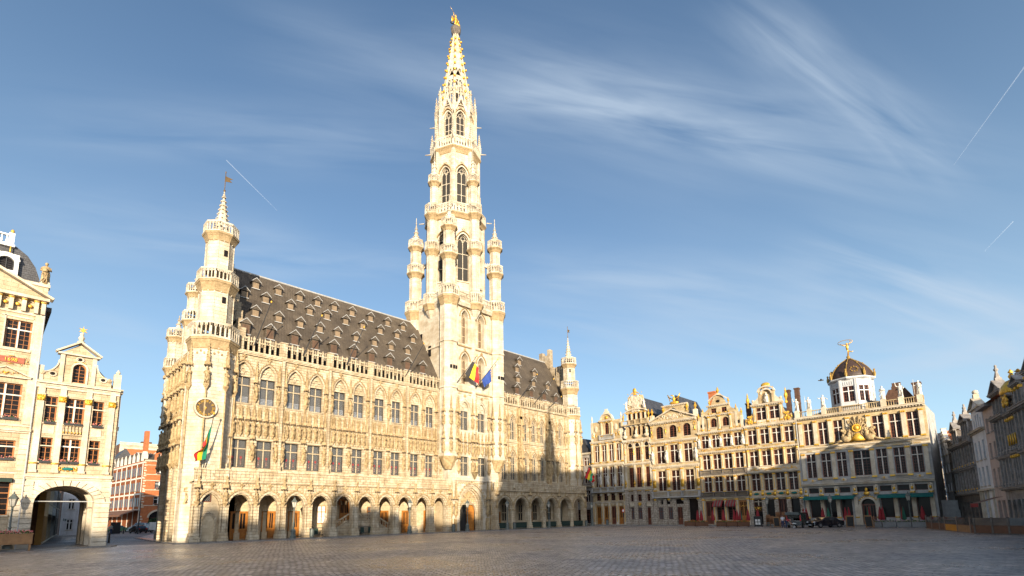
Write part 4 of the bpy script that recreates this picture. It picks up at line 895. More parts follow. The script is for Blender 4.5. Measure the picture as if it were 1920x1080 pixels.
# octagonal stages
def face_frame(k, Rv):
    a = math.pi/8+k*math.pi/4   # face normal angle
    return a, Rv*math.cos(math.pi/8), Rv*math.sin(math.pi/8)
def oct_stage(name, Rv, z0, z1, ww, zb, zs, rise, glassm, tracery=True):
    t = MB(); wins = []
    for k in range(8):
        a, ap, hw = face_frame(k, Rv); s_ = MB(); s_.row(-hw, hw, z0, z1, -ap, -ap+.55, [(0, ww, zb, zs, 'point', rise)])
        s_.arch(0, zs, ww/2, rise, .14, -ap-.1, -ap, 'point'); s_.arch(0, zs, ww/2+.28, rise+.35, .14, -ap-.3, -ap, 'point', 1)
        for sg in (-1, 1): s_.lathe([(.09, z0), (.09, zs)], 5, sg*(ww/2+.2), -ap-.1, 0, cap=False); s_.lathe([(.12, z0), (.12, z1)], 5, sg*(hw-.28), -ap-.1, 0, cap=False)
        s_.box(-ww/2-.3, ww/2+.3, -ap-.2, -ap+.2, zb-.25, zb)
        quat = zs+rise+.85
        if quat < z1-.3: quatrefoil(s_, 0, -ap-.1, quat, .3)
        for q in range(5): s_.arch(-hw+.3+q*(2*hw-.6)/4, z1-.45, .16, .2, .05, -ap-.1, -ap, 'point', n=3)
        c, n_ = math.cos(a+math.pi/2), math.sin(a+math.pi/2)
        t.add([(TX+x*c-y*n_, TY+x*n_+y*c, z) for x, y, z in s_.v], s_.f); t.m[-len(s_.m):] = s_.m
        wins.append((a+math.pi/2, ap))
    for k in range(8): a = k*math.pi/4; t.lathe([(.36, z0), (.36, z1)], 6, TX+Rv*math.cos(a), TY+Rv*math.sin(a), a)
    t.lathe([(Rv+.3, z1-.12), (Rv+.3, z1)], 8, TX, TY, 0)
    o = th(t, name, tower_st)
    for rz, ap in wins:
        p_ = window(TH, 0, 0, 0, ww, zs-zb, 'lancet', fm=tower_st, pm=glassm, rise=rise, name='belfry_opening')
        yy = -ap+.35; p_.location = (TX-48-yy*math.sin(rz), TY+yy*math.cos(rz), zb); p_.rotation_euler.z = rz
    return o
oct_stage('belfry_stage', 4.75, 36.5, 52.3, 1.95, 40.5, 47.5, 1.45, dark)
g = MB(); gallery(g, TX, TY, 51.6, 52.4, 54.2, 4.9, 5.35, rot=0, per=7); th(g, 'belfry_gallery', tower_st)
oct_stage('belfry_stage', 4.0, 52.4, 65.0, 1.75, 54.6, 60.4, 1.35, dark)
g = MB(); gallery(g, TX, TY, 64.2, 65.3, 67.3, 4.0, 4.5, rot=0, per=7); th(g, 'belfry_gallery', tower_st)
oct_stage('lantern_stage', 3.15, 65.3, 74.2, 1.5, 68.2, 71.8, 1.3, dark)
# flying buttresses from the corner turrets
fb = MB()
for sx_ in (-1, 1):
    for sy_ in (-1, 1):
        for z in (44.8,):
            A = Vector((TX+sx_*4.6, TY+sy_*4.6, 0)); B = Vector((TX+sx_*3.2, TY+sy_*3.2, 0)); d = (B-A).normalized(); nn = Vector((-d.y, d.x, 0))*.22
            for j in range(6):
                t0, t1 = j/6, (j+1)/6
                for (q0, q1) in ((t0, t1),):
                    P, Q = A.lerp(B, q0), A.lerp(B, q1); za, zb_ = z-1.1+1.4*math.sin(q0*1.57), z-1.1+1.4*math.sin(q1*1.57)
                    fb.add([(P.x-nn.x, P.y-nn.y, za), (Q.x-nn.x, Q.y-nn.y, zb_), (Q.x-nn.x, Q.y-nn.y, z+.9), (P.x-nn.x, P.y-nn.y, z+.4), (P.x+nn.x, P.y+nn.y, za), (Q.x+nn.x, Q.y+nn.y, zb_), (Q.x+nn.x, Q.y+nn.y, z+.9), (P.x+nn.x, P.y+nn.y, z+.4)], [(0,1,2,3), (7,6,5,4), (0,4,5,1), (3,2,6,7)])
# lantern pinnacles and gables
for k in range(8):
    a = k*math.pi/4; x, y = TX+4.25*math.cos(a), TY+4.25*math.sin(a); pinnacle(fb, x, y, 66.5, 70.6, .5, 6, .1)
    x, y = TX+3.5*math.cos(a), TY+3.5*math.sin(a); fb.lathe([(.34, 67.3), (.34, 73.6)], 6, x, y, 0); pinnacle(fb, x, y, 73.4, 78.2, .5, 5, .1)
    a, ap, hw = face_frame(k, 3.15); s_ = MB(); s_.prism([(-hw, 73.0), (-.15, 75.9), (0, 76.5), (.15, 75.9), (hw, 73.0), (hw-.35, 73.0), (0, 75.3), (-hw+.35, 73.0)], -ap-.35, -ap+.05)
    s_.tube([(0, -ap-.15, 76.2), (0, -ap-.15, 78.0)], .13, 6); s_.blob(0, -ap-.15, 77.7, .3, .3, .2, n=6, k=4); s_.blob(0, -ap-.15, 78.3, .15, .15, .3, n=6, k=4)
    c, n_ = math.cos(a+math.pi/2), math.sin(a+math.pi/2); fb.add([(TX+x*c-y*n_, TY+x*n_+y*c, z) for x, y, z in s_.v], s_.f)
    for zz, rr_, l_ in ((66.6, 4.5, 1.0), (72.0, 3.8, .9), (53.2, 5.5, .9)):   # gargoyles
        a2 = k*math.pi/4; fb.tube([(TX+rr_*math.cos(a2), TY+rr_*math.sin(a2), zz), (TX+(rr_+l_)*math.cos(a2), TY+(rr_+l_)*math.sin(a2), zz-.05)], .12, 5, None, .06)
build_split(fb, 'pinnacle', tower_st, TH, off=(-48, 0, 0), cap=90)
# openwork spire
s = MB(); Z0, Z1, R0, R1 = 74.2, 91.3, 2.9, .40
for k in range(8):
    a = k*math.pi/4; s.tube([(TX+R0*math.cos(a), TY+R0*math.sin(a), Z0), (TX+R1*math.cos(a), TY+R1*math.sin(a), Z1)], .26, 6, None, .18)
    b = (k+1)*math.pi/4
    def rp(t, q, rr=0):   # point on the face between two ribs
        r_ = R0+(R1-R0)*t+rr; P = Vector((r_*math.cos(a), r_*math.sin(a), 0)).lerp(Vector((r_*math.cos(b), r_*math.sin(b), 0)), q); return (TX+P.x, TY+P.y, Z0+(Z1-Z0)*t)
    for (t0, t1) in ((.36, .42), (.0, .05), (.17, .20)): s.add([rp(t0, 0), rp(t0, 1), rp(t1, 1), rp(t1, 0), rp(t0, 0, -.2), rp(t0, 1, -.2), rp(t1, 1, -.2), rp(t1, 0, -.2)], [(0,1,2,3), (7,6,5,4), (0,4,5,1), (3,2,6,7)])
    s.add([rp(.52, 0), rp(.52, 1), rp(1, 1), rp(1, 0), rp(.52, 0, -.15), rp(.52, 1, -.15), rp(1, 1, -.15), rp(1, 0, -.15)], [(0,1,2,3), (7,6,5,4), (0,4,5,1)])
    for q in (.38, .62): s.tube([rp(.0, q, -.05), rp(.40, .5, -.05)], .08, 4)
    for q0, q1 in ((.08, .5), (.92, .5)): s.tube([rp(.42, q0, -.05), rp(.52, q1, -.05)], .1, 4); s.tube([rp(.20, q0, -.05), rp(.30, q1, -.05)], .1, 4); s.tube([rp(.30, q1, -.05), rp(.36, q0, -.05)], .08, 4)
so = th(s, 'openwork_spire', tower_st)
s = MB()
for k in range(8):
    a = k*math.pi/4
    for j in range(11):
        t = (j+.35)/11.3; r_ = R0+(R1-R0)*t+.34; s.blob(TX+r_*math.cos(a), TY+r_*math.sin(a), Z0+(Z1-Z0)*t, .25, .25, .22, n=6, k=4)
build_split(s, 'gilded_crocket', gold, so, off=(-48, 0, 0), gap=0)
s = MB(); s.lathe([(.45, 90.6), (.5, 91.2), (.85, 91.7), (.95, 92.3), (1.0, 92.7), (.6, 92.9), (.6, 93.1)], 8, TX, TY); so2 = th(s, 'spire_capital', darkstone)
# gilded archangel treading on the dragon
s = MB(); bx, by, bz = TX, TY, 93.2
s.tube([(bx-.14, by, bz+.1), (bx-.16, by, bz+.65), (bx-.1, by, bz+1.2)], .1, 7, None, .15); s.tube([(bx+.22, by-.1, bz+.15), (bx+.2, by-.1, bz+.7), (bx+.1, by, bz+1.2)], .1, 7, None, .15)
s.lathe([(.34, bz+.85), (.26, bz+1.2), (.2, bz+1.35), (.3, bz+1.75), (.26, bz+1.95), (.09, bz+2.02), (.08, bz+2.1)], 10, bx, by, 0, 1, .7)
s.blob(bx, by, bz+2.24, .14, .15, .18, n=9, k=6); s.prism([(bx-.12, bz+2.36), (bx+.12, bz+2.36), (bx+.16, bz+2.75), (bx+.02, bz+2.5), (bx-.1, bz+2.7)], by-.03, by+.03)
s.tube([(bx-.26, by, bz+1.85), (bx-.52, by-.05, bz+2.15), (bx-.62, by-.1, bz+2.6)], .08, 6, None, .05); s.tube([(bx-.60, by-.1, bz+2.6), (bx-1.5, by-.1, bz+3.3)], .035, 5, None, .012)
s.tube([(bx+.26, by, bz+1.85), (bx+.5, by-.1, bz+1.5), (bx+.62, by-.15, bz+1.15)], .08, 6, None, .05); s.lathe([(.02, bz+1.1), (.2, bz+.95), (.25, bz+.6), (.1, bz+.3), (.02, bz+.2)], 8, bx+.7, by-.15, 0, 1, .3)
for sg, hh in ((-1, 1.9), (1, 1.6)): s.prism([(bx+sg*.1, bz+1.7), (bx+sg*.85, bz+1.95), (bx+sg*.95, bz+1.2), (bx+sg*.78, bz+.45), (bx+sg*.55, bz+.9), (bx+sg*.3, bz+1.1)], by+.12, by+.18)
s.build('gilded_archangel', gold, so2, True, off=(-48, 0, 0))
s = MB(); s.tube([(bx-1.1, by, bz+.1), (bx-.6, by, bz+.25), (bx, by, bz-.02), (bx+.5, by, bz+.2), (bx+.9, by, bz-.05)], .16, 7, None, .07); s.blob(bx-1.15, by, bz+.15, .2, .16, .12, n=7, k=4); s.prism([(bx+.3, bz+.1), (bx+.95, bz+.35), (bx+.7, bz-.05)], by-.1, by+.1)
s.build('dragon', iron, so2, True, off=(-48, 0, 0))
# ================================================================ GUILD HOUSES on the far short side
class House:
    def __init__(s, name, label, yl, w_, cat='guild house', loc=None, rz=-math.pi/2, group='gabled guild houses facing the square', wm=None, gm=None, tm=None):
        s.r = thing(name, label, cat, loc or (90, yl, 0), rz, group); s.w_ = w_; s.W = MB(); s.G = MB(); s.T = MB(); s.yl = yl; s.gild = 'guild_house' == name; s.bits = []
        s.wm = wm or g_cream; s.tm = tm or pale; s.th_ = .5
    def floor(s, z0, z1, ops, kind='cross', fm=None, fm2=None, pm=None, x0=0, x1=None, y0=0, rec=.3, reveal=True):
        x1 = s.w_ if x1 is None else x1
        s.W.row(x0, x1, z0, z1, y0, y0+s.th_, [(c, w_, zb, zt) if len(o_) == 0 else (c, w_, zb, zt, *o_) for c, w_, zb, zt, *o_ in ops])
        for c, w_, zb, zt, *o_ in ops:
            if o_: window(s.r, c, y0+rec, zb, w_, zt-zb, 'roundtop', fm=fm or g_white, fm2=fm2 or redwood, pm=pm or glass_p, rise=o_[1])
            elif kind: window(s.r, c, y0+rec, zb, w_, zt-zb, kind, fm=fm or g_white, fm2=fm2 or redwood, pm=pm or glass_p)
            s.T.box(c-w_/2-.08, c+w_/2+.08, y0-.1, y0+.1, zb-.12, zb)
    def pil(s, xs, w_, z0, z1, d=.16, cap=True, base=True, y0=0, mb=None, fl=False, capg=True):
        for x in xs:
            mb = MB(); s.bits.append(('pilaster', mb))
            mb.box(x-w_/2, x+w_/2, y0-d, y0, z0, z1)
            if fl:
                for k in (-1, 0, 1): mb.tube([(x+k*w_*.28, y0-d, z0+.3), (x+k*w_*.28, y0-d, z1-.4)], w_*.1, 5)
            if s.w_ < 12 and z1-z0 > 2.2 and s.gild and w_ > .25: mb.box(x-w_*.16, x+w_*.16, y0-d-.02, y0-d, z0+.5, z1-.6, 1)
            if cap:
                mb.box(x-w_/2-.05, x+w_/2+.05, y0-d-.07, y0, z1-.34, z1-.08, 1)
                for sg in (-1, 0, 1): mb.blob(x+sg*w_*.42, y0-d-.08, z1-.2, .09, .09, .15, 1, 5, 3)
            if base: mb.box(x-w_/2-.05, x+w_/2+.05, y0-d-.05, y0, z0, z0+.22, 1 if cap == 'both' else 0)
    def cornice(s, z, h_=.35, d=.35, x0=0, x1=None, y0=0, dent=True, mb=None):
        x1 = s.w_ if x1 is None else x1; mb = MB(); s.bits.append(('cornice', mb))
        mb.box(x0, x1, y0-d*.35, y0, z-h_*.45, z); mb.box(x0-.02, x1+.02, y0-d, y0, z, z+h_*.45); mb.box(x0-.04, x1+.04, y0-d*1.15, y0, z+h_*.45, z+h_*.6)
        if dent:
            n = int((x1-x0)/.35)
            for i in range(n): x = x0+(i+.5)*(x1-x0)/n; mb.box(x-.07, x+.07, y0-d*.75, y0-d*.35, z-h_*.35, z)
    def bal(s, x0, x1, z0, z1, y=-.35, posts=(), m=None, step=.24):
        b = MB(); seg = [x0]+list(posts)+[x1]
        for p in list(posts)+[x0+.12, x1-.12]: b.box(p-.16, p+.16, y-.16, y+.16, z0, z1+.04)
        for p, q in zip(seg, seg[1:]): balusters(b, p+.17, q-.17, y, z0, z1, step, .06, .1, .2)
        b.box(x0, x1, y-.22, 0, z0-.14, z0); b.build('balustrade', m or g_grey, s.r)
    def urn(s, x, y, z, h_=1.0, mb=None, r=.22):
        g_ = 0 if mb is s.T else 1; mb = MB(); s.bits.append(('urn', mb))
        mb.lathe([(r*.7, z), (r*.7, z+.1*h_), (r*.3, z+.2*h_), (r*1.0, z+.45*h_), (r*.8, z+.6*h_), (r*.35, z+.7*h_), (r*.5, z+.78*h_), (.02, z+h_)], 8, x, y, 0, m=g_)
    def gable(s, poly, y0=0, d=.5, mb=None): (mb or s.W).prism(poly, y0, y0+d, 'y')
    def coping(s, pts, y0=-.14, d=.75, t=.16, mb=None):
        mb = MB(); s.bits.append(('gable_coping', mb))
        for (a, b), (c, e) in zip(pts, pts[1:]):
            L_ = math.hypot(c-a, e-b) or 1; nx, nz = -(e-b)/L_*t, (c-a)/L_*t
            if nz < 0: nx, nz = -nx, -nz
            mb.prism([(a, b), (c, e), (c+nx, e+nz), (a+nx, b+nz)], y0, y0+d)
    def roof(s, ze, zr, depth=11, m=slate_d, x0=.2, x1=None, yf=.4, xr=None):
        x1 = s.w_-.2 if x1 is None else x1; b = MB(); xm = (x0+x1)/2 if xr is None else xr
        b.prism([(x0, ze), (x1, ze), (xm, zr)], yf, depth, 'y'); b.build('roof', m, s.r)
    def body(s, z1, depth=11, m=None, x0=0, x1=None):
        x1 = s.w_ if x1 is None else x1; b = MB(); b.box(x0, x0+.3, s.th_, depth, 0, z1); b.box(x1-.3, x1, s.th_, depth, 0, z1); b.box(x0+.3, x1-.3, depth-.3, depth, 0, z1)
        b.box(x0+.3, x1-.3, .9, 1.0, 0, z1-.1); b.build('side_wall', m or chimbrick, s.r)
    def stat(s, x, z, y=-.25, k=0, sc=1., name='statue', lib=STATP): o = put_statue(x, y, z, k, sc, lib=lib, parent=s.r, rz=0); return o
    def done(s):
        if s.W.v: s.W.build('facade', s.wm, s.r)
        if s.T.v: build_split(s.T, 'stone_trim', s.tm, s.r)
        if s.G.v: build_split(s.G, 'gilded_ornament', gold, s.r, True, gap=.1)
        for n_, m_ in s.bits: m_.build(n_, [s.tm, gold] if any(m_.m) else s.tm, s.r)
def volute(mb, x, z0, z1, sg, w_, y0=0, d=.4, n=10, m=None):
    """concave scroll that eases a narrow upper gable stage into a wide lower one; x = inner foot edge"""
    zb = z0+(z1-z0)*.36
    pts = [(x, z0), (x+sg*w_, z0)]
    for i in range(n+1):
        t = i/n*math.pi/2; pts.append((x+sg*w_*(1-math.sin(t)), zb+(z1-zb)*(1-math.cos(t))))
    mb.prism(pts if sg > 0 else pts[::-1], y0, y0+d, 'y', m)
    mb.blob(x+sg*w_*.86, y0-.02, zb+.02, .22, .12, .22, m, 8, 5)
def scroll(mb, x, y, z, r=.4, sg=1, t=.09):
    mb.tube([(x+sg*(r*(1-k/16))*math.cos(k*.62), y, z+(r*(1-k/16))*math.sin(k*.62)) for k in range(15)], t, 5)
# --- house 7 : four bays, statues on the first floor
h = House('guild_house', 'guild house at the left end of its row, statues between its first floor windows', 64.25, 7.8); c4 = [1.35, 3.15, 4.9, 6.7]
h.floor(0, 4.6, [(c, 1.15, .2, 3.75) for c in c4], None); h.floor(4.6, 6.9, [(c, 1.05, 4.9, 6.35) for c in c4], 'casement')
for i, c in enumerate(c4): door(h.r, c, .3, .15, 1.1, 3.5, wood if i != 2 else redwood)
h.pil([.2, 2.25, 4.02, 5.8, 7.6], .42, .1, 4.5, .2, cap=False, mb=h.T); h.cornice(4.55, .25, .25)
for c in c4: ornament(h.T, c, -.06, 4.2, .9, .5, int(c*10), 8, .06)
h.floor(6.9, 12.2, [(c, 1.05, 7.7, 11.75) for c in c4], 'cross_multi'); h.floor(12.2, 17.0, [(c, 1.05, 12.95, 16.35) for c in c4], 'cross_multi')
h.bal(0, 7.8, 6.7, 7.6, -.5, [2.25, 4.02, 5.8])
for k, x in enumerate([.25, 2.25, 4.02, 5.8, 7.55]):
    h.stat(x, 8.3, -.35, k, .95); h.T.lathe([(.1, 7.7), (.22, 8.0), (.3, 8.3)], 8, x, -.3); h.T.box(x-.2, x+.2, -.2, 0, 7.6, 11.9); scroll(h.T, x, -.35, 6.1, .3)
    h.urn(x, -.35, 7.75, .5)
h.cornice(12.15, .5, .4); h.pil([.25, 2.25, 4.02, 5.8, 7.55], .36, 12.7, 16.95, .18, 'both'); h.cornice(17.0, .5, .45); ornament(h.G, 3.9, -.2, 12.3, 5.5, .3, 3, 26, .06)
h.W.row(.2, 7.6, 17.3, 21.4, .05, .5, [(4.05, 1.0, 18.6, 20.5, 'round', .5)]); window(h.r, 4.05, .3, 18.6, 1.0, 1.9, 'roundtop', rise=.5, pm=glass_p)
h.bal(2.2, 5.9, 17.6, 18.5, -.1, []); h.pil([2.8, 5.3], .34, 18.2, 21.4, .2, 'both', y0=.05); h.cornice(21.35, .4, .4, 2.3, 5.8)
h.W = h.W
for sg, x in ((-1, 2.3), (1, 5.8)):
    pts = volute(h.T, x, 21.4-.02, 21.45, sg, .1)
h.T.arch(4.05, 21.7, 1.25, 1.1, .28, -.15, .45, 'round'); h.W.prism([(2.8, 21.6)]+archpts(4.05, 21.7, 1.25, 1.1, 'round')+[(5.3, 21.6)], .05, .45); h.G.blob(4.05, 0, 22.1, .35, .12, .35, n=10, k=6)
h.T.box(3.5, 4.6, -.1, .4, 23.0, 23.35); h.T.box(3.75, 4.35, -.05, .35, 23.35, 23.9); ornament(h.G, 4.05, -.1, 21.2, 2.6, .5, 9, 12, .08)
ornament(h.G, 3.9, -.3, 17.25, 7.2, .22, 41, 30, .06); ornament(h.G, 3.9, -.12, 6.55, 7.0, .2, 42, 26, .06)
for x in (.7, 1.4, 6.3, 7.1): h.T.blob(x, 0, 18.7+(1.2 if x in (1.4, 6.3) else 0), .45, .16, .7, n=7, k=5); ornament(h.G, x, -.12, 18.4, .5, .9, int(x*9), 6, .06)
for x in (.3, 7.5): h.urn(x, .2, 21.4, 1.5, h.T); h.T.box(x-.25, x+.25, 0, .45, 17.3, 21.4)
h.roof(17.2, 21.0); h.body(17.2); h.done()
# --- house 6 : stern-shaped gable
h = House('guild_house', 'guild house with a gable carved like a ship stern under a gold crest', 56.35, 6.1); c3 = [1.55, 3.15, 5.2]
h.W = MB(); base = MB()
base.row(0, 6.1, 0, 3.6, 0, .5, [(1.55, 1.0, 1.15, 3.35), (3.1, 1.0, 1.15, 3.35), (5.15, 1.1, .15, 3.35)]); base.row(0, 6.1, 3.6, 6.7, 0, .5, [(c, .95, 4.6, 5.9) for c in c3])
for x in (.35, 2.3, 4.05, 5.9): base.box(x-.38 if x > .4 else 0, x+.38 if x < 5.8 else 6.1, -.3, 0, 0, 6.7)
base.build('rusticated_base', quoin, h.r)
for c in (1.55, 3.1): window(h.r, c, .25, 1.15, 1.0, 2.2, 'casement', pm=glass_g)
door(h.r, 5.15, .25, .15, 1.0, 3.1, redwood)
for c in c3: window(h.r, c, .25, 4.6, .95, 1.3, 'casement', pm=glass_p); h.T.box(c-.6, c+.6, -.25, 0, 3.55, 4.4) if c != 3.15 else ornament(h.G, c, -.2, 4.0, 1.1, .7, 8, 12, .07)
for c in (1.55, 5.2): balusters(h.T, c-.55, c+.55, -.32, 3.6, 4.4, .2, .05, .08, .14)
h.cornice(6.85, .5, .4); h.G.box(0, 6.1, -.22, -.14, 6.55, 6.68)
h.floor(7.0, 11.7, [(c, 1.1, 7.3, 11.2) for c in c3], 'cross_multi', fm=redwood); h.floor(11.7, 16.3, [(c, 1.1, 12.55, 15.1) for c in c3], 'casement')
for c in c3: h.T.lathe([(.5, -.05), (.5, .05)], 16, 0, 0); 
h.T = MB() if False else h.T
for c in c3: ov = MB(); ov.blob(c, -.02, 15.65, .5, .1, .38, n=14, k=8); ov.build('oval_window', glass_p, h.r, True); h.T.arch(c, 15.1, .55, .95, .12, -.12, 0, 'round')
for x in (.35, 2.35, 4.2, 5.85): ornament(h.G, x, -.12, 14.3, .35, 3.0, int(x*7), 10, .07); h.T.box(x-.2, x+.2, -.1, 0, 7, 16.3); h.urn(x, -.3, 7.5, 1.3)
h.cornice(11.85, .45, .35); h.cornice(16.4, .6, .5); ornament(h.G, 3.05, -.2, 12.2, 5.4, .25, 43, 22, .06); ornament(h.G, 3.05, -.25, 16.15, 5.6, .3, 45, 26, .07); [ornament(h.G, q, -.1, 11.45, .9, .22, 46, 8, .06) for q in c3]
h.W.row(.6, 5.5, 16.8, 19.6, .1, .55, [(c, .6, 17.6, 19.2) for c in (1.6, 2.6, 3.6, 4.6)]); [window(h.r, c, .35, 17.6, .6, 1.6, 'plain', pm=glass_p) for c in (1.6, 2.6, 3.6, 4.6)]
for c in (.6, 3.1, 5.4): h.T.blob(c, -.25, 17.4, .55, .35, .4, n=8, k=5); h.T.blob(c+.1, -.35, 18.1, .22, .2, .5, n=8, k=5); h.T.blob(c+.2, -.4, 18.65, .16, .16, .18)
h.bal(-.05, 6.1, 19.75, 20.65, -.35, [1.7, 3.1, 4.5], g_cream)
for x in (.7, 2.0, 3.1, 4.2, 5.4): scroll(h.T, x, -.2, 19.45, .25)
h.W.row(1.0, 5.3, 19.7, 22.3, .1, .55, [(c, .62, 20.5, 22.0) for c in (1.6, 2.65, 3.65, 4.7)]); [window(h.r, c, .35, 20.5, .62, 1.5, 'plain', pm=glass_p) for c in (1.6, 2.65, 3.65, 4.7)]
h.pil([1.15, 2.12, 3.15, 4.18, 5.15], .2, 20.5, 22.3, .12, y0=.1); h.T.arch(3.15, 22.2, 2.25, .5, .22, -.25, .5, 'round')
h.W.prism([(1.1, 22.3), (5.3, 22.3), (4.7, 25.5), (1.5, 25.5)], .1, .6); ornament(h.T, 3.15, 0, 23.9, 3.0, 2.6, 44, 34, .12); h.stat(1.15, 22.8, -.1, 2, .9); h.stat(5.1, 22.8, -.1, 0, .9)
ornament(h.G, 3.15, 0, 25.9, 3.2, .8, 12, 22, .16); h.G.blob(3.15, 0, 26.6, .4, .2, .5, n=8, k=6)
for x in (.2, 5.9): h.urn(x, .1, 20.7, 1.8)
h.roof(22.0, 25.6, x0=1.0, x1=5.4); h.roof(16.5, 20.5); h.body(16.7); h.done()
# --- house 5 : pediment and phoenix
h = House('guild_house', 'guild house with a broad carved triangular pediment and a gold winged bird above it', 50.2, 9.4); c3 = [1.9, 4.65, 7.4]
base = MB(); base.row(0, 9.4, 0, 3.7, 0, .5, [(1.3, 1.0, 1.1, 3.3), (3.3, 1.0, 1.1, 3.3), (5.1, 1.0, .15, 3.3), (7.9, 2.0, .15, 3.9-.2)]); base.row(0, 9.4, 3.7, 5.0, 0, .5, [(2.3, 1.9, 3.85, 4.75), (5.2, 1.7, 3.85, 4.75), (7.9, 2.0, 3.7, 4.75)])
for x in (.3, 2.3, 4.2, 6.4, 9.1): base.box(max(0, x-.35), min(9.4, x+.35), -.28, 0, 0, 4.8)
base.build('rusticated_base', quoin, h.r)
for c in (1.3, 3.3): window(h.r, c, .25, 1.1, 1.0, 2.2, 'casement', pm=glass_g)
door(h.r, 5.1, .25, .15, 1.0, 3.1, redwood)
b_ = MB(); b_.box(1.35, 3.25, .3, .4, 3.85, 4.75); b_.box(4.35, 6.05, .3, .4, 3.85, 4.75); b_.box(6.9, 8.9, .3, .4, .15, 4.75); b_.build('dark_shopfront', glass_p, h.r)
h.bal(0, 9.4, 5.15, 6.2, -.6, [3.3, 6.0]); [scroll(h.T, x, -.35, 4.6, .35) for x in (.5, 3.3, 6.0, 8.9)]; [h.G.blob(x, -.6, 4.7, .3, .15, .18) for x in (.5, 3.3, 6.0, 8.9)]
h.floor(5.0, 10.9, [(c, 1.6, 6.35, 10.05) for c in c3], 'cross_multi'); h.floor(10.9, 15.6, [(c, 1.6, 11.5, 14.85) for c in c3], 'cross_multi'); h.floor(15.6, 19.3, [(c, 1.5, 16.25, 18.0, 'round', .6) for c in c3])
h.pil([.35, 3.25, 6.0, 9.0], .5, 6.3, 10.5, .16, 'both'); h.cornice(10.75, .5, .3)
for x in (.35, 3.25, 6.0, 9.0): h.G.box(x-.28, x+.28, -.22, 0, 7.0, 8.3); h.stat(x, 12.0, -.3, int(x), .95); h.T.lathe([(.1, 11.5), (.25, 12)], 8, x, -.25); ornament(h.G, x, -.1, 17.6, .45, 2.4, int(x*3)+2, 12, .09); h.pil([x], .44, 11.4, 15.2, .12)
h.cornice(15.5, .45, .35); h.cornice(19.2, .5, .5)
ornament(h.G, 4.7, -.12, 15.25, 8.6, .28, 47, 40, .06); ornament(h.G, 4.7, -.14, 19.0, 8.6, .24, 48, 36, .06)
for i in range(11): h.G.box(.5+i*.8, .8+i*.8, -.16, -.1, 10.95, 11.12)
h.W.prism([(.1, 19.5), (9.3, 19.5), (4.7, 21.4)], 0, .4); h.coping([(-.2, 19.5), (4.7, 21.5), (9.6, 19.5)], -.4, .8, .2); ornament(h.T, 4.7, -.05, 20.2, 6.0, .8, 31, 34, .12)
h.W.box(2.2, 7.3, 1.2, 1.7, 19.3, 22.6); h.cornice(22.5, .3, .3, 2.1, 7.4, 1.2)
for x in (.3, 9.1): h.T.box(x-.35, x+.35, .2, .8, 19.5, 21.0); h.urn(x, .5, 21.0, 1.4, None, .3)
for x in (2.4, 7.2): h.urn(x, 1.1, 21.2, 1.5, None, .3)
p = MB(); p.blob(4.7, 1.2, 23.0, 1.0, .4, .35, n=10, k=5); p.blob(4.7, 1.2, 23.7, .3, .3, .5, n=9, k=6); p.tube([(4.7, 1.2, 24.0), (4.6, 1.1, 24.4), (4.35, 1.05, 24.5)], .12, 6); p.blob(4.3, 1.0, 24.5, .16, .1, .1)
for sg in (-1, 1):
    for q in range(5): p.tube([(4.7+sg*.2, 1.2, 23.7), (4.7+sg*(.8+q*.08), 1.2, 24.0+.05*q), (4.7+sg*(1.3-q*.12), 1.2, 24.7-q*.32)], .09, 5)
p.build('gilded_phoenix', gold, h.r, True)
h.roof(19.5, 24.6, x0=2.3, x1=7.2, yf=1.7); b_ = MB(); b_.prism([(2.0, 22.6), (12, 22.6), (12, 23.4), (2.0, 25.0)], 4.7, 8.8, 'x'); h.roof(17.5, 22.0); h.body(19.2); h.done()
# --- house 4
h = House('guild_house', 'guild house with red striped blinds, twin arched gable windows and rows of small gilt urns', 40.72, 8.1); c4 = [1.2, 3.1, 5.05, 6.95]
h.floor(0, 4.7, [(1.2, 1.4, .2, 4.2), (3.1, 1.4, .9, 4.2), (5.05, 1.4, .9, 4.2), (6.95, 1.4, .2, 4.2)], None); h.pil([.2, 2.15, 4.1, 6.0, 7.9], .4, 0, 4.6, .25, True)
for c, z in ((3.1, .9), (5.05, .9)): window(h.r, c, .3, z, 1.4, 3.3, 'casement', pm=glass_p)
door(h.r, 1.2, .3, .15, 1.3, 3.9, redwood); door(h.r, 6.95, .3, .15, 1.3, 3.9, wood); ornament(h.G, 6.95, -.05, 3.3, 1.2, .3, 4, 8, .05)
for c in (2.85, 5.1):
    a_ = MB()
    for k in range(7):
        x0_, x1_ = c-.85+k*.243, c-.85+(k+1)*.243; a_.add([(x0_, -.15, 4.3), (x1_, -.15, 4.3), (x1_, -.95, 3.35), (x0_, -.95, 3.35), (x0_, -.95, 3.15), (x1_, -.95, 3.15)], [(0,3,2,1), (3,4,5,2)], k % 2)
    a_.build('striped_awning', [redc, darkstone], h.r)
h.cornice(4.7, .4, .35); h.bal(0, 8.1, 4.95, 5.7, -.2, [2.15, 4.1, 6.0], darkstone, .16); h.floor(4.7, 8.6, [(c, 1.3, 5.75, 8.35) for c in c4], 'cross_multi'); h.cornice(8.55, .3, .3)
h.bal(0, 8.1, 8.8, 9.6, -.2, [2.15, 4.1, 6.0], darkstone, .16); h.floor(8.6, 12.6, [(c, 1.3, 9.7, 12.3) for c in c4], 'cross_multi'); h.floor(12.6, 16.3, [(c, 1.25, 13.5, 15.75) for c in c4], 'cross_multi')
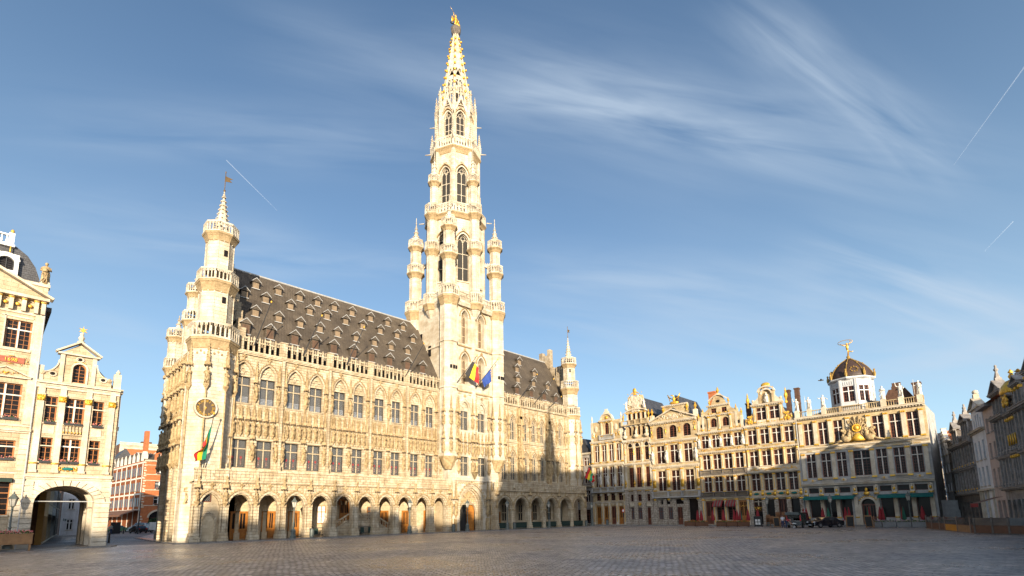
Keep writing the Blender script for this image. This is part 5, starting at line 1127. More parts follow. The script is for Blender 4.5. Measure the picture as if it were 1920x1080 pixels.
for x in (.2, 2.15, 4.1, 6.0, 7.9): h.pil([x], .3, 5.7, 8.5, .18, 'both'); h.pil([x], .3, 9.6, 12.4, .18, 'both'); ornament(h.G, x, -.3, 5.3, .25, .7, 1, 5, .06); ornament(h.G, x, -.3, 9.2, .25, .7, 2, 5, .06); h.stat(x, 13.6, -.2, int(x), .85); ornament(h.G, x, -.12, 15.8, .4, .5, 3, 6, .08)
h.cornice(12.65, .35, .35); ornament(h.G, 4.05, -.1, 13.08, 7.6, .4, 77, 46, .07); h.cornice(16.2, .4, .4)
ornament(h.G, 4.05, -.14, 16.0, 7.4, .25, 49, 36, .07); ornament(h.G, 4.05, -.14, 8.45, 7.4, .2, 50, 30, .06)
h.W.row(.2, 7.9, 16.4, 19.3, .05, .5, [(.9+.1, .9, 17.3, 17.9), (3.0, 1.1, 17.0, 18.2, 'round', .55), (5.1, 1.1, 17.0, 18.2, 'round', .55), (7.1, .9, 17.3, 17.9)])
for c in (3.0, 5.1): window(h.r, c, .3, 17.0, 1.1, 1.2, 'roundtop', rise=.55, pm=glass_p); balusters(h.T, c-.6, c+.6, -.12, 16.35, 17.1, .16, .04, .08, .12)
for c in (1.0, 7.1): ov = MB(); ov.blob(c, .1, 17.6, .5, .1, .33, n=14, k=8); ov.build('oval_window', glass_p, h.r, True); ornament(h.G, c, -.05, 16.8, 1.3, .4, int(c), 12, .08)
h.pil([2.15, 4.05, 6.0], .28, 16.5, 19.2, .18, 'both', y0=.05); h.cornice(19.2, .25, .3, 1.7, 6.4)
h.W.row(2.2, 5.9, 19.4, 20.9, .05, .5, [(3.15, .95, 19.65, 20.5), (5.0, .95, 19.65, 20.5)]); [window(h.r, c, .3, 19.65, .95, .85, 'casement', pm=glass_p) for c in (3.15, 5.0)]
ornament(h.G, 4.05, -.05, 19.5, 3.6, .5, 21, 16, .09); h.cornice(20.9, .3, .3, 2.0, 6.1)
h.W.prism([(2.7, 21.1), (5.4, 21.1), (4.9, 22.3), (4.5, 23.0), (3.6, 23.0), (3.2, 22.3)], .05, .45); h.coping([(2.4, 21.9), (3.4, 22.6), (4.05, 22.8), (4.7, 22.6), (5.7, 21.9)], -.2, .6, .15); ov = MB(); ov.blob(4.05, .05, 21.7, .38, .1, .26, n=12, k=8); ov.build('oval_window', glass_p, h.r, True)
h.urn(4.05, .2, 23.0, 1.3, None, .3); h.T.box(3.8, 4.3, 0, .4, 22.8, 23.1)
for sg, x in ((-1, 2.2), (1, 5.9)): volute(h.W, x, 19.4, 20.9, sg, 1.4, .05, .4)
for x in (.25, 7.85, 1.1, 7.0): h.urn(x, .2, 19.4 if x > 1 and x < 7.5 else 18.6, 1.4); h.T.box(x-.2, x+.2, 0, .4, 16.4, 19.4 if x > 1 and x < 7.5 else 18.6)
for x in (2.4, 5.8): h.urn(x, .2, 21.1, 1.1)
h.roof(16.5, 20.0); h.body(16.4); b_ = MB(); b_.box(.3, 1.5, 5, 6.2, 15, 24.5); b_.box(.2, 1.6, 4.9, 6.3, 24.5, 24.8); b_.build('chimney', brick, h.r); h.done()
# --- house 3
h = House('guild_house', 'guild house with a statue in its gable niche under a gold shell', 32.52, 8.1); c4 = [1.15, 3.1, 4.95, 6.85]
base = MB(); base.row(0, 8.1, 0, 4.4, 0, .5, [(1.2, 1.4, .2, 4.2), (3.15, 1.4, .2, 4.2), (5.0, 1.4, .2, 4.2), (6.9, 1.4, .2, 4.2)])
for x in (.25, 2.2, 4.1, 5.95, 7.85): base.box(max(0, x-.3), min(8.1, x+.3), -.25, 0, 0, 4.3)
base.build('rusticated_base', quoin, h.r); [h.G.box(x-.33, x+.33, -.3, 0, 4.15, 4.4) for x in (.33, 2.2, 4.1, 5.95, 7.77)]
window(h.r, 1.2, .3, 3.1, 1.4, 1.1, 'cross', pm=glass_p); b_ = MB(); b_.box(.5, 1.9, .3, .4, .2, 2.2); b_.box(2.45, 3.85, .3, .4, .2, 4.2); b_.box(6.2, 7.6, .3, .4, .2, 4.2); b_.build('dark_shopfront', glass_p, h.r); ornament(h.G, 1.2, -.1, 2.7, 1.3, .5, 5, 14, .07)
door(h.r, 5.0, .3, .15, 1.35, 4.0, redwood)
h.floor(4.4, 8.6, [(c, 1.3, 5.6, 8.45) for c in c4], 'cross_multi'); h.floor(8.6, 12.8, [(c, 1.3, 9.7, 12.15) for c in c4], 'cross_multi'); h.floor(12.8, 16.4, [(c, 1.3, 13.3, 15.75) for c in c4], 'cross_multi')
h.cornice(4.5, .3, .35); h.T.box(0, 8.1, -.12, 0, 4.7, 5.5)
for c in c4: ornament(h.G, c, -.16, 5.1, 1.3, .55, int(c*5), 16, .06); b_ = MB(); b_.blob(c, -.24, 5.1, .45, .07, .2, n=10, k=6); b_.build('blue_cartouche', teal, h.r, True); ornament(h.G, c, -.12, 9.1, 1.2, .4, int(c*3), 10, .06); ornament(h.G, c, -.12, 12.95, 1.1, .22, int(c*4), 8, .05)
for x in (.25, 2.15, 4.05, 5.9, 7.85):
    h.G.blob(x, -.3, 5.1, .26, .2, .36, n=7, k=5); h.pil([x], .32, 5.5, 8.5, .2, 'both'); ornament(h.G, x, -.22, 6.3, .25, .5, 1, 5, .05); h.pil([x], .30, 13.3, 16.2, .16, 'both')
    for k in range(14): h.G.tube([(x-.17, -.2, 9.75+k*.17), (x, -.30, 9.82+k*.17), (x+.17, -.2, 9.9+k*.17)], .035, 4)
    h.T.lathe([(.17, 9.6), (.15, 12.3)], 8, x, -.12); h.G.box(x-.22, x+.22, -.36, 0, 12.15, 12.4)
h.cornice(8.55, .3, .45); h.T.box(0, 8.1, -.15, 0, 8.75, 9.5); h.cornice(12.6, .3, .35); h.cornice(16.3, .5, .45); [h.T.box(c-.7, c+.7, -.05, .45, 16.5, 17.3) for c in (2.85, 4.85)]
ornament(h.G, 3.95, -.14, 16.15, 7.4, .28, 51, 36, .07); [ornament(h.G, q, -.1, 16.9, 1.1, .3, 52, 10, .06) for q in (2.9, 4.95)]; ornament(h.G, 4.05, -.14, 12.45, 7.4, .25, 53, 36, .07); ornament(h.G, 4.05, -.2, 9.1, 7.6, .5, 54, 40, .08)
h.W.row(1.7, 6.2, 16.5, 19.8, .05, .5, [(2.9, 1.45, 17.35, 19.4), (4.95, 1.45, 17.35, 19.4)]); [window(h.r, c, .3, 17.35, 1.45, 2.05, 'cross_multi', fm=g_white, pm=glass_p) for c in (2.9, 4.95)]
h.pil([1.85, 3.92, 6.0], .3, 16.9, 19.8, .16, 'both', y0=.05); h.cornice(19.75, .4, .4, 1.4, 6.5)
for sg, x in ((-1, 1.7), (1, 6.2)): volute(h.W, x, 16.5, 19.6, sg, 1.5, .05, .4); ornament(h.G, x+sg*.6, -.05, 17.5, .7, 1.4, 6, 14, .1); scroll(h.G, x+sg*.9, -.05, 17.2, .5, sg, .08)
h.W.box(2.7, 5.2, .3, .6, 20.1, 22.3); h.W.box(2.7, 3.1, .0, .3, 20.1, 22.2); h.W.box(4.8, 5.2, .0, .3, 20.1, 22.2); h.T.arch(3.95, 21.6, .75, .7, .2, -.1, .3, 'round'); h.T.arch(3.95, 22.0, 1.15, .75, .22, -.2, .5, 'round'); h.stat(3.95, 20.15, 0, 3, .85)
for sg, x in ((-1, 2.7), (1, 5.2)): volute(h.T, x, 20.1, 21.6, sg, 1.1, .05, .3)
for x in (.9, 6.9): h.urn(x, .1, 19.6, 2.6, None, .3)
h.G.blob(3.95, .1, 23.1, .75, .2, .45, n=12, k=6); ornament(h.G, 3.95, 0, 22.7, 2.4, .4, 8, 14, .1)
h.roof(16.5, 20.5); h.body(16.4); b_ = MB()
for x, z in ((-.2, 20.9), (6.35, 22.1), (7.75, 22.2)): b_.box(x-.32, x+.32, 3, 3.8, 16, z); b_.box(x-.4, x+.4, 2.9, 3.9, z, z+.2); [b_.box(x-.36, x+.36, 2.95, 3.85, z-1.2*k, z-1.2*k+.12) for k in (1, 2, 3)]
b_.build('chimney', chimbrick, h.r); h.done()
# --- house 1-2 : seven bays with the dome
h = House('guild_house', 'widest guild house, seven bays with a dark dome topped by a gold figure', 24.5, 16.3, wm=g_cream)
u7 = [1.6, 3.65, 5.7, 8.25, 10.7, 12.75, 14.75]
base = MB(); base.row(0, 16.3, 0, 4.6, 0, .5, [(c, 1.45, 1.15, 4.05) for c in u7 if c != 8.25]+[(8.45, 1.7, .2, 3.0, 'round', .85)]); base.row(0, 16.3, 4.6, 6.0, 0, .5, [(c, 1.4, 4.85, 5.65) for c in u7 if c != 8.25]+[(8.3, 2.2, 4.85, 5.65)])
base.build('ground_storey', g_grey, h.r)
for c in u7: window(h.r, c, .3, 4.85, 1.4 if c != 8.25 else 2.2, .8, 'plain', pm=glass_p)
for c in u7:
    if c != 8.25: window(h.r, c, .3, 1.15, 1.45, 2.9, 'plain', pm=glass_p)
door(h.r, 8.45, .45, .2, 1.6, 2.8, redwood); b_ = MB(); b_.box(7.6, 9.3, .45, .5, 3.0, 3.9); b_.build('fanlight', glass_p, h.r)
h.T.arch(8.45, 3.0, .85, .85, .28, -.3, 0, 'round'); h.T.box(7.2, 7.6, -.3, 0, .1, 3.0); h.T.box(9.3, 9.7, -.3, 0, .1, 3.0); 
for x, z in archpts(8.45, 3.1, 1.15, 1.1, 'round', 6)[2:-2]: h.G.blob(x, -.25, z, .16, .08, .1)
h.G.blob(8.45, -.5, 4.6, .42, .15, .3, n=8, k=5); h.G.blob(8.45, -.5, 5.1, .2, .15, .35, n=8, k=5)
pl = [.55, 2.62, 4.68, 7.0, 9.6, 11.72, 13.75, 15.75]
for x in pl:
    h.T.box(x-.24, x+.24, -.28, 0, 0, 4.1); h.G.box(x-.27, x+.27, -.32, 0, 1.1, 1.3); h.T.box(x-.27, x+.27, -.36, 0, 4.45, 5.75); h.G.box(x-.28, x+.28, -.40, 0, 4.5, 4.68); h.G.blob(x, -.4, 5.2, .17, .1, .26); scroll(h.T, x, -.4, 5.55, .22)
    h.pil([x], .5, 6.9, 11.1, .14, 'both'); h.pil([x], .48, 12.25, 16.1, .14, 'both')
aw = MB()
for x0_, x1_ in ((.3, 7.0), (9.8, 16.0)): aw.prism([(-.3, 4.4), (-1.5, 4.12), (-1.5, 3.85), (-1.42, 3.85), (-1.42, 4.05), (-.3, 4.3)], x0_, x1_, 'x')
aw.build('teal_awning', teal, h.r)
up = MB(); up.row(0, 16.3, 6.0, 11.5, 0, .5, [(c, 1.25 if c != 8.25 else 2.1, 7.25, 10.9) for c in u7]); up.build('first_floor_wall', g_grey, h.r)
for c in u7: window(h.r, c, .3, 7.25, 1.25 if c != 8.25 else 2.1, 3.65, 'cross_multi', fm=g_white, pm=glass_p)
h.floor(11.5, 16.5, [(c, 1.2 if c < 8 else 1.3, 12.3, 15.75) for c in u7 if c != 8.25], 'cross_multi')
h.T.box(0, 16.3, -.45, 0, 6.0, 6.22); h.T.box(0, 16.3, -.6, 0, 6.22, 6.32); h.T.box(0, 16.3, -.12, 0, 11.2, 11.45); h.cornice(11.75, .35, .4, dent=False); h.cornice(16.55, .45, .6)
for i, c in enumerate(u7):
    if i in (1, 3, 5): balusters(h.T, c-.75, c+.75, -.2, 6.4, 7.1, .14, .035, .08, .12); [h.G.blob(c-.7+.14*k, -.22, 7.1, .03, .04, .04, n=4, k=3) for k in range(11)]
    else: h.T.blob(c, -.04, 6.75, .42, .06, .26, n=14, k=8); h.G.blob(c, -.12, 6.78, .12, .06, .16)
for c in u7:  # gilt inscription letters over the windows
    put_text(h.G, {0: 'ANNO', 1: 'MDCXCVII', 2: 'REX', 3: 'HISPANIAE', 4: 'ANNO', 5: 'CAROLVS', 6: 'SECVNDVS'}[u7.index(c)], .26, c, -.17, 11.33, 0, ext=.008)
tr = MB(); ornament(tr, 8.2, -.25, 13.2, 4.0, 1.8, 91, 46, .3); ornament(tr, 8.2, -.1, 15.0, 2.3, 1.4, 92, 20, .15)
for sg in (-1, 1):
    for k in range(6): tr.tube([(8.2, -.3, 13.4), (8.2+sg*(.3+k*.28), -.35, 15.9-k*.42)], .07, 5)
    tr.blob(8.2+sg*1.5, -.5, 12.7, .7, .35, .5, n=8, k=5); tr.blob(8.2+sg*1.1, -.5, 13.2, .3, .3, .5, n=8, k=5); tr.blob(8.2+sg*1.0, -.5, 13.75, .2, .2, .24, n=8, k=5); tr.tube([(8.2+sg*1.8, -.5, 12.6), (8.2+sg*3.2, -.35, 12.25)], .22, 6, None, .08)
tr.build('carved_trophy', carved, h.r, True); h.G.lathe([(.5, -.1), (.55, .1)], 14, 0, -50) if False else None
tg = MB()
for i in range(20): a = 2*math.pi*i/20; tg.blob(8.15+.5*math.cos(a), -.6, 14.2+.5*math.sin(a), .12, .12, .12, n=6, k=4)
tg.blob(8.15, -.6, 14.2, .36, .22, .42, n=10, k=7); tg.prism([(7.2, 12.3), (9.1, 12.3), (8.4, 13.4), (7.9, 13.4)], -.6, -.45); tg.build('gilded_bust_medallion', gold, h.r, True)
h.bal(0, 16.3, 16.85, 17.75, -.1, [2.1, 4.1, 6.3, 9.7, 11.7, 13.8], g_cream, .26)
for x, k in ((.35, 0), (2.1, 1), (4.1, 2), (11.7, 3), (13.8, 4), (15.9, 5)):
    h.T.box(x-.32, x+.32, -.35, .3, 16.85, 17.95); o = h.stat(x, 17.95, -.02, k, 1.0)
DX, DY = 7.55, 2.9
d = MB(); Rv = 2.85
for k in range(8):
    a = math.pi/8+k*math.pi/4+math.pi/8; ap = Rv*math.cos(math.pi/8); hw = Rv*math.sin(math.pi/8); s_ = MB(); s_.row(-hw, hw, 16.8, 21.9, -ap, -ap+.3, [(0, 1.45, 18.4, 20.75)])
    s_.box(-hw, -hw+.22, -ap-.1, -ap, 17.6, 21.8); s_.box(hw-.22, hw, -ap-.1, -ap, 17.6, 21.8); s_.box(-hw, hw, -ap-.12, -ap, 17.7, 17.95)
    for q in range(5): s_.box(-.6+q*.28, -.5+q*.28, -ap-.06, -ap, 20.95, 21.45)
    rz = a+math.pi/2; c, n_ = math.cos(rz), math.sin(rz); d.add([(DX+x*c-y*n_, DY+x*n_+y*c, z) for x, y, z in s_.v], s_.f)
    p_ = window(h.r, 0, 0, 0, 1.45, 2.35, 'cross_multi', fm=white, pm=glass_p); yy = -ap+.15; p_.location = (DX-yy*n_, DY+yy*c, 18.4); p_.rotation_euler.z = rz
d.lathe([(Rv+.05, 21.75), (Rv+.35, 21.95), (Rv+.35, 22.15)], 8, DX, DY, math.pi/8+math.pi/8); d.build('lantern_drum', drumgrey, h.r)
prof = [(2.95, 22.1), (2.9, 22.5), (2.75, 23.0), (2.5, 23.5), (2.15, 24.0), (1.7, 24.5), (1.15, 24.95), (.6, 25.3), (.35, 25.55)]
dm = MB(); dm.lathe(prof, 16, DX, DY, 0); do = dm.build('dome', mat('brown_copper_dome', (.055, .03, .022), .6, var=.4, scale=2), h.r, True)
dg = MB()
for k in range(8):
    a = k*math.pi/4; pts = [(DX+(r_+.06)*math.cos(a), DY+(r_+.06)*math.sin(a), z) for r_, z in prof]; dg.tube(pts, .06, 5)
    for j in (2, 5): dg.blob(*pts[j], .13, .13, .16, n=6, k=4)
    b = a+math.pi/8; dg.blob(DX+3.1*math.cos(a), DY+3.1*math.sin(a), 22.6, .2, .2, .5, n=7, k=5); dg.blob(DX+3.1*math.cos(a), DY+3.1*math.sin(a), 23.2, .14, .14, .2, n=7, k=5)
    if k % 2: continue
    for q in range(8): t = 2*math.pi*q/8; rr_ = 2.75-.25*(1 if math.sin(t) > 0 else 0); dg.blob(DX+rr_*math.cos(b)-.45*math.cos(t)*math.sin(b), DY+rr_*math.sin(b)+.45*math.cos(t)*math.cos(b), 23.3+.4*math.sin(t), .13, .13, .13, n=5, k=3)
dg.lathe([(.45, 25.2), (.5, 25.4), (.2, 25.6), (.28, 25.9), (.1, 26.1)], 8, DX, DY); dg.build('gilded_ribs', oldgold, do)
f = MB(); f.tube([(DX, DY, 26.1), (DX+.1, DY, 26.9), (DX+.02, DY, 27.2)], .11, 7, None, .14); f.tube([(DX+.1, DY, 26.9), (DX+.5, DY, 26.6), (DX+.75, DY, 26.7)], .09, 6, None, .05); f.lathe([(.13, 27.0), (.2, 27.5), (.16, 27.75), (.06, 27.85)], 8, DX, DY); f.blob(DX, DY, 28.0, .13, .13, .16, n=8, k=5)
f.tube([(DX-.15, DY, 27.7), (DX-.6, DY, 27.9), (DX-.9, DY, 28.15)], .06, 5); f.tube([(DX+.15, DY, 27.7), (DX+.5, DY, 28.1), (DX+.45, DY, 28.5)], .06, 5)
f.tube([(DX-.2+1.0*math.cos(t*.42), DY, 28.3+.35*math.sin(t*.42)) for t in range(16)], .04, 4); f.build('gilded_figure', gold, do, True)
h.roof(16.7, 18.8, m=slate_d, x0=.3, x1=16.0, yf=1.2); b_ = MB(); b_.prism([(10.6, 17), (15.6, 17), (14.0, 19.9), (12.0, 19.9)], 3.5, 9); b_.build('tiled_roof', chimbrick, h.r)
b_ = MB(); b_.box(12.3, 13.5, 4, 5, 18.5, 20.4); [b_.lathe([(.11, 20.4), (.11, 21.0)], 6, 12.45+.18*k, 4.5) for k in range(6)]; b_.box(15.0, 15.9, 2.2, 3.2, 17, 20.0); b_.box(14.9, 16, 2.1, 3.3, 20, 20.2); b_.build('chimney', chimbrick, h.r)
pp = MB(); pp.tube([(.1, -.25, 16.4), (.1, -.25, 0.2)], .07, 6); pp.build('drainpipe', lead, h.r)
h.body(16.6, m=g_grey); h.done()
# --- glimpses between the town hall and the first guild house
h = House('street_house', 'narrow shaded house squeezed between the town hall corner turret and the guild row', 69.5, 5.0, 'house', loc=(90.5, 69.5, 0), group='houses of the side streets', wm=greystone)
h.floor(0, 4, [(1.3, 1.2, .3, 3.2), (3.5, 1.2, .3, 3.2)], 'casement'); h.floor(4, 8, [(1.3, 1.2, 4.8, 7.2), (3.5, 1.2, 4.8, 7.2)], 'cross'); h.floor(8, 12, [(1.3, 1.2, 8.8, 11.2), (3.5, 1.2, 8.8, 11.2)], 'cross'); h.floor(12, 15, [(1.3, 1.2, 12.5, 14.2), (3.5, 1.2, 12.5, 14.2)], 'cross'); h.cornice(15, .4, .5); h.cornice(8, .3, .4); h.roof(15, 18.5); h.body(15); h.done()
h = House('street_house', 'dark roofed house far down the lane behind the town hall', 80, 8, 'house', loc=(92, 79, 0), group='houses of the side streets', wm=darkstone)
h.floor(0, 9, [(1.5, 1.2, 5, 7.5), (4, 1.2, 5, 7.5), (6.5, 1.2, 5, 7.5)], 'cross'); h.floor(9, 15, [(1.5, 1.2, 10, 12.5), (4, 1.2, 10, 12.5), (6.5, 1.2, 10, 12.5)], 'cross'); h.roof(15, 19.5); h.body(15); h.done()
# ================================================================ the two houses at the left edge
h = House('corner_house', 'narrow buff stone house over a wide rusticated arch, gilt capitals, scrolled gable with a star', 2.6, 5.85, 'guild house', loc=(2.6, 60, 0), rz=0, group=None, wm=buff)
g = MB(); AX, AW = 2.77, 4.05
g.row(0, 5.85, 0, 5.95, 0, .9, [(AX, AW, 0, 3.95, 'round', 1.45)])
for k in range(15):   # voussoirs and coursed rustication
    a0, a1 = math.pi*(k+.06)/15, math.pi*(k+.94)/15
    def P(a, q, e): return (AX-(AW/2+q)*math.cos(a), 3.95+(1.45+e)*math.sin(a))
    g.prism([P(a0, 0, 0), P(a0, .75, .48), P(a1, .75, .48), P(a1, 0, 0)], -.14, 0)
for k in range(9):
    z = .05+k*.43
    g.box(-.02, .72, -.14, 0, z, z+.38); g.box(4.83, 5.9, -.16, 0, z, z+.38); g.box(5.83, 5.98, 0, .9, z, z+.38)
g.box(0, .74, -.2, .9, 3.9, 4.02); g.box(4.8, 6.0, -.22, .9, 3.9, 4.02)
for z in (4.45, 4.9, 5.35): g.box(-.02, .6, -.1, 0, z, z+.38); g.box(5.2, 5.9, -.1, 0, z, z+.38)
for y in (3.2, 5.8, 8.0):   # inner arches of the passage
    g.row(0, 5.85, 0, 5.95, y, y+.8, [(AX, AW-.1, 0, 3.95, 'round', 1.4)])
    for k in range(9): g.box(5.83, 6.0, y, y+.8, .05+k*.43, .43+k*.43)
g.box(0, .35, .9, 9, 0, 5.9)
g.box(5.5, 5.85, .9, 3.2, 4.0, 5.95); g.box(5.5, 5.85, 4.0, 5.8, 4.0, 5.95); g.box(5.5, 5.85, 6.6, 8, 4.0, 5.95)
g.build('arched_ground_storey', pale, h.r)
g = MB(); g.box(.3, 5.5, .9, 8.8, 5.6, 5.95); g.build('passage_ceiling', dimstone, h.r); g = MB(); g.tube([(.7, .3, 4.05), (4.85, .3, 4.05)], .045, 6); g.build('tie_rod', lead, h.r)
h.cornice(6.1, .4, .3, dent=False)
h.floor(6.3, 9.8, [(1.1, .78, 7.43, 9.55), (2.7, 1.4, 7.43, 9.55), (4.38, .78, 7.43, 9.55)], None); h.floor(9.8, 14.3, [(1.12, .78, 10.85, 13.2), (2.72, 1.4, 10.85, 13.2), (4.38, .78, 10.85, 13.2)], None)
for z, hh in ((7.43, 2.12), (10.85, 2.35)):
    for c, w_ in ((1.1, .78), (4.38, .78)): window(h.r, c, .3, z, w_, hh, 'casement', fm2=orangewood, pm=glass_p); h.T.box(c-w_/2, c+w_/2, -.0, .3, z+hh*.64, z+hh*.64+.09)
    window(h.r, 2.71, .3, z, 1.4, hh, 'cross_multi', fm=g_white, fm2=orangewood, pm=glass_p)
for x in (.4, 1.82, 3.62, 5.35):
    h.pil([x], .42, 6.5, 14.2, .14, False, True); h.G.box(x-.27, x+.27, -.22, 0, 12.75, 13.25); ornament(h.G, x, -.2, 13.0, .5, .45, int(x*5), 9, .07); h.G.box(x-.28, x+.28, -.17, 0, 7.22, 7.36); h.T.box(x-.26, x+.26, -.2, 0, 13.25, 13.4)
h.T.box(0, 5.85, -.16, 0, 13.9, 14.1); h.cornice(14.3, .35, .35, dent=False)
b_ = MB(); balusters(b_, 2.0, 3.4, -.1, 9.85, 10.78, .2, .07, .08, .16); b_.box(2.0, 3.4, -.02, 0, 9.85, 10.78); b_.build('balustrade', buff, h.r); [h.G.blob(2.1+.2*k, -.15, 10.1, .05, .05, .1, n=5, k=3) for k in range(7)]
for c in (1.1, 4.38): h.T.box(c-.38, c+.38, -.05, 0, 9.9, 10.6)
ornament(h.G, 2.7, -.08, 6.88, 1.3, .4, 15, 18, .05); b_ = MB(); b_.blob(2.7, -.12, 6.88, .42, .06, .14, n=12, k=6); b_.build('blue_plaque', teal, h.r, True)
def flowerbox(parent, x, y, z, w_=.9, fl=None, name='flower_box', rz=0, mm=None):
    of = off_of(parent); b = MB(); b.box(-w_/2, w_/2, -.12, .12, 0, .2, 0); rd = random.Random(int(x*100+z*10))
    for i in range(int(w_*34)):
        xx, yy, zz = rd.uniform(-w_/2, w_/2), rd.uniform(-.14, .12), rd.uniform(.18, .38); b.blob(xx, yy, zz, .045, .045, .04, 1 if rd.random() < .45 else 2, 5, 3)
    return b.build(name, [mm or iron, leaf, fl or flower_r], parent, off=(0, 0, 0), loc=(x+of.x, y+of.y, z+of.z), rz=rz)
for z in (7.43, 10.85):
    for c, w_ in ((1.1, .7), (2.38, .6), (3.05, .6), (4.38, .7)): flowerbox(h.r, c, -.15, z-.12, w_)
# gable
h.W.row(1.35, 3.9, 14.5, 17.2, .05, .5, [(2.75, .95, 14.7, 15.95, 'round', .48)]); window(h.r, 2.75, .3, 14.7, .95, 1.25, 'roundtop', fm2=orangewood, pm=glass_p, rise=.48)
h.T.arch(2.75, 15.95, .48, .48, .14, -.06, .05, 'round'); h.T.box(2.13, 2.27, -.06, .05, 14.5, 15.95); h.T.box(3.23, 3.37, -.06, .05, 14.5, 15.95)
h.pil([1.5, 3.75], .3, 14.5, 17.2, .12, False, False, y0=.05)
for sg, x in ((-1, 1.35), (1, 3.9)): volute(h.W, x, 14.5, 16.6, sg, 1.25, .05, .4); h.coping([(x+sg*(1.25*(1-math.sin(i/8*1.5708))), 15.256+1.344*(1-math.cos(i/8*1.5708))) for i in range(9)], -.05, .5, .1)
h.W.prism([(1.3, 17.2), (3.95, 17.2), (2.62, 18.3)], .1, .5); h.T.box(1.15, 4.1, -.25, .5, 17.15, 17.3); h.coping([(1.05, 17.3), (2.62, 18.4), (4.2, 17.3)], -.25, .75, .14)
for x, z in ((.95, 15.25), (4.5, 15.25), (2.7, 17.0-.15)):
    ring = MB()
    for i in range(14): t0 = 2*math.pi*i/14; ring.blob(x+.24*math.cos(t0), 0, z+.2*math.sin(t0), .08, .08, .08, n=5, k=3)
    ring.build('oculus_ring', pale, h.r); b_ = MB(); b_.blob(x, .06, z, .19, .06, .16, n=12, k=6); b_.build('oculus_glass', glass_p, h.r, True); ornament(h.G, x, -.03, z+.3, .5, .12, int(x*9), 6, .05)
for k in range(6): h.G.blob(2.4+.14*k, 0, 16.55+.06*math.sin(k*.63), .08, .05, .05, n=5, k=3)
h.T.lathe([(.28, 18.3), (.3, 18.6), (.16, 18.7), (.26, 18.95), (.12, 19.2), (.18, 19.35), (.03, 19.5)], 8, 2.65, .25)
st = MB()
for k in range(6): a = k*math.pi/3+math.pi/6; st.prism([(2.7+.13*math.cos(a-.5), 19.72+.13*math.sin(a-.5)), (2.7+.36*math.cos(a), 19.72+.36*math.sin(a)), (2.7+.13*math.cos(a+.5), 19.72+.13*math.sin(a+.5)), (2.7, 19.72)], .21, .29)
st.build('gable_star', gold, h.r)
h.T.box(-.05, .35, 0, .5, 14.5, 15.9); h.T.box(5.3, 5.85, 0, .5, 14.5, 16.0); h.T.lathe([(.1, 16), (.2, 16.2), (.03, 16.5)], 8, 5.6, .25)
sd = MB(); sd.box(5.55, 5.85, .5, 9, 6, 14.4); sd.box(5.85, 6.05, 0, 9.2, 5.95, 6.3); sd.box(5.85, 6.1, 0, 9.2, 14.2, 14.6); sd.box(0, .3, .5, 9, 6, 14.4); sd.box(.3, 5.55, 8.7, 9, 6, 14.4)
for k in range(8): sd.box(5.85, 6.0, .2+k*1.1, .5+k*1.1, 6.3, 14.2)
sd.build('side_wall', buff, h.r)
for k in range(7):
    for z in (7.4, 10.85): b_ = MB(); b_.cbox(0, 0, 0, .6, .06, 2.1); b_.build('side_window', glass_p, h.r, loc=(5.88, .9+k*1.1, z), rz=R(90)); flowerbox(h.r, 6.0, .9+k*1.1, z-.1, .55, rz=R(90))
h.roof(14.4, 17.6, 9, slate_d, x0=.1, x1=5.8, yf=.5); h.done()
# the taller house to its left
h = House('corner_house', 'tall buff house at the left edge with a slate mansard and a red date panel', -4.4, 7.0, 'guild house', loc=(-4.4, 60, 0), rz=0, group=None, wm=buff)
def X(x): return x+4.4
h.floor(0, 6.4, [(X(.75), 2.1, 2.9, 5.65), (X(-2.4), 2.1, .2, 5.65)], None); h.floor(6.4, 10.1, [(X(.72), 2.1, 7.5, 9.1), (X(-2.4), 2.1, 7.5, 9.1)], None); h.floor(10.1, 14.6, [(X(.72), 2.06, 10.9, 13.95), (X(-2.4), 2.06, 10.9, 13.95)], None); h.floor(14.6, 20.2, [(X(1.04), 1.65, 17.0, 19.5), (X(-2.1), 1.65, 17.0, 19.5)], None)
for x in (.75, -2.4): window(h.r, X(x), .3, 2.9, 2.1, 2.75, 'casement', fm2=orangewood, pm=glass_p)
for x in (.72, -2.4): window(h.r, X(x), .3, 7.5, 2.1, 1.6, 'cross_multi', fm=g_white, fm2=orangewood, pm=glass_p); window(h.r, X(x), .3, 10.9, 2.06, 3.05, 'cross_multi', fm=g_white, fm2=orangewood, pm=glass_p); flowerbox(h.r, X(x)+.5, -.15, 10.8, .9); flowerbox(h.r, X(x)-.5, -.15, 10.8, .9); flowerbox(h.r, X(x)+.55, -.15, 7.4, .9)
for x in (1.04, -2.1): window(h.r, X(x), .3, 17.0, 1.65, 2.5, 'cross_multi', fm=g_white, fm2=orangewood, pm=glass_p); h.T.box(X(x)-.95, X(x)+.95, -.06, 0, 16.75, 19.75) if False else [h.T.box(X(x)+s_*.9-.05, X(x)+s_*.9+.05, -.08, 0, 16.8, 19.8) for s_ in (-1, 1)]
h.T.box(X(-.1), X(1.95), -.08, 0, 19.72, 19.85); h.T.box(X(-.1), X(1.95), -.14, 0, 16.75, 16.9)
a_ = MB(); a_.prism([(-.02, 5.95), (-.35, 5.85), (-.35, 5.6), (-.02, 5.7)], X(-.4), X(1.85), 'x'); a_.build('green_awning', green, h.r)
h.T.box(0, 7.0, -.12, 0, 6.3, 6.45); h.cornice(9.9, .3, .25, dent=False); h.T.box(0, 7, -.1, 0, 10.3, 10.45)
for z in [1+.45*k for k in range(12)]: h.T.box(X(1.95), X(2.62), -.06, 0, z, z+.4); h.T.box(X(-1.1), X(-.5), -.06, 0, z, z+.4)
for z in [6.6+.45*k for k in range(7)]: h.T.box(X(2.0), X(2.6), -.05, 0, z, z+.4)
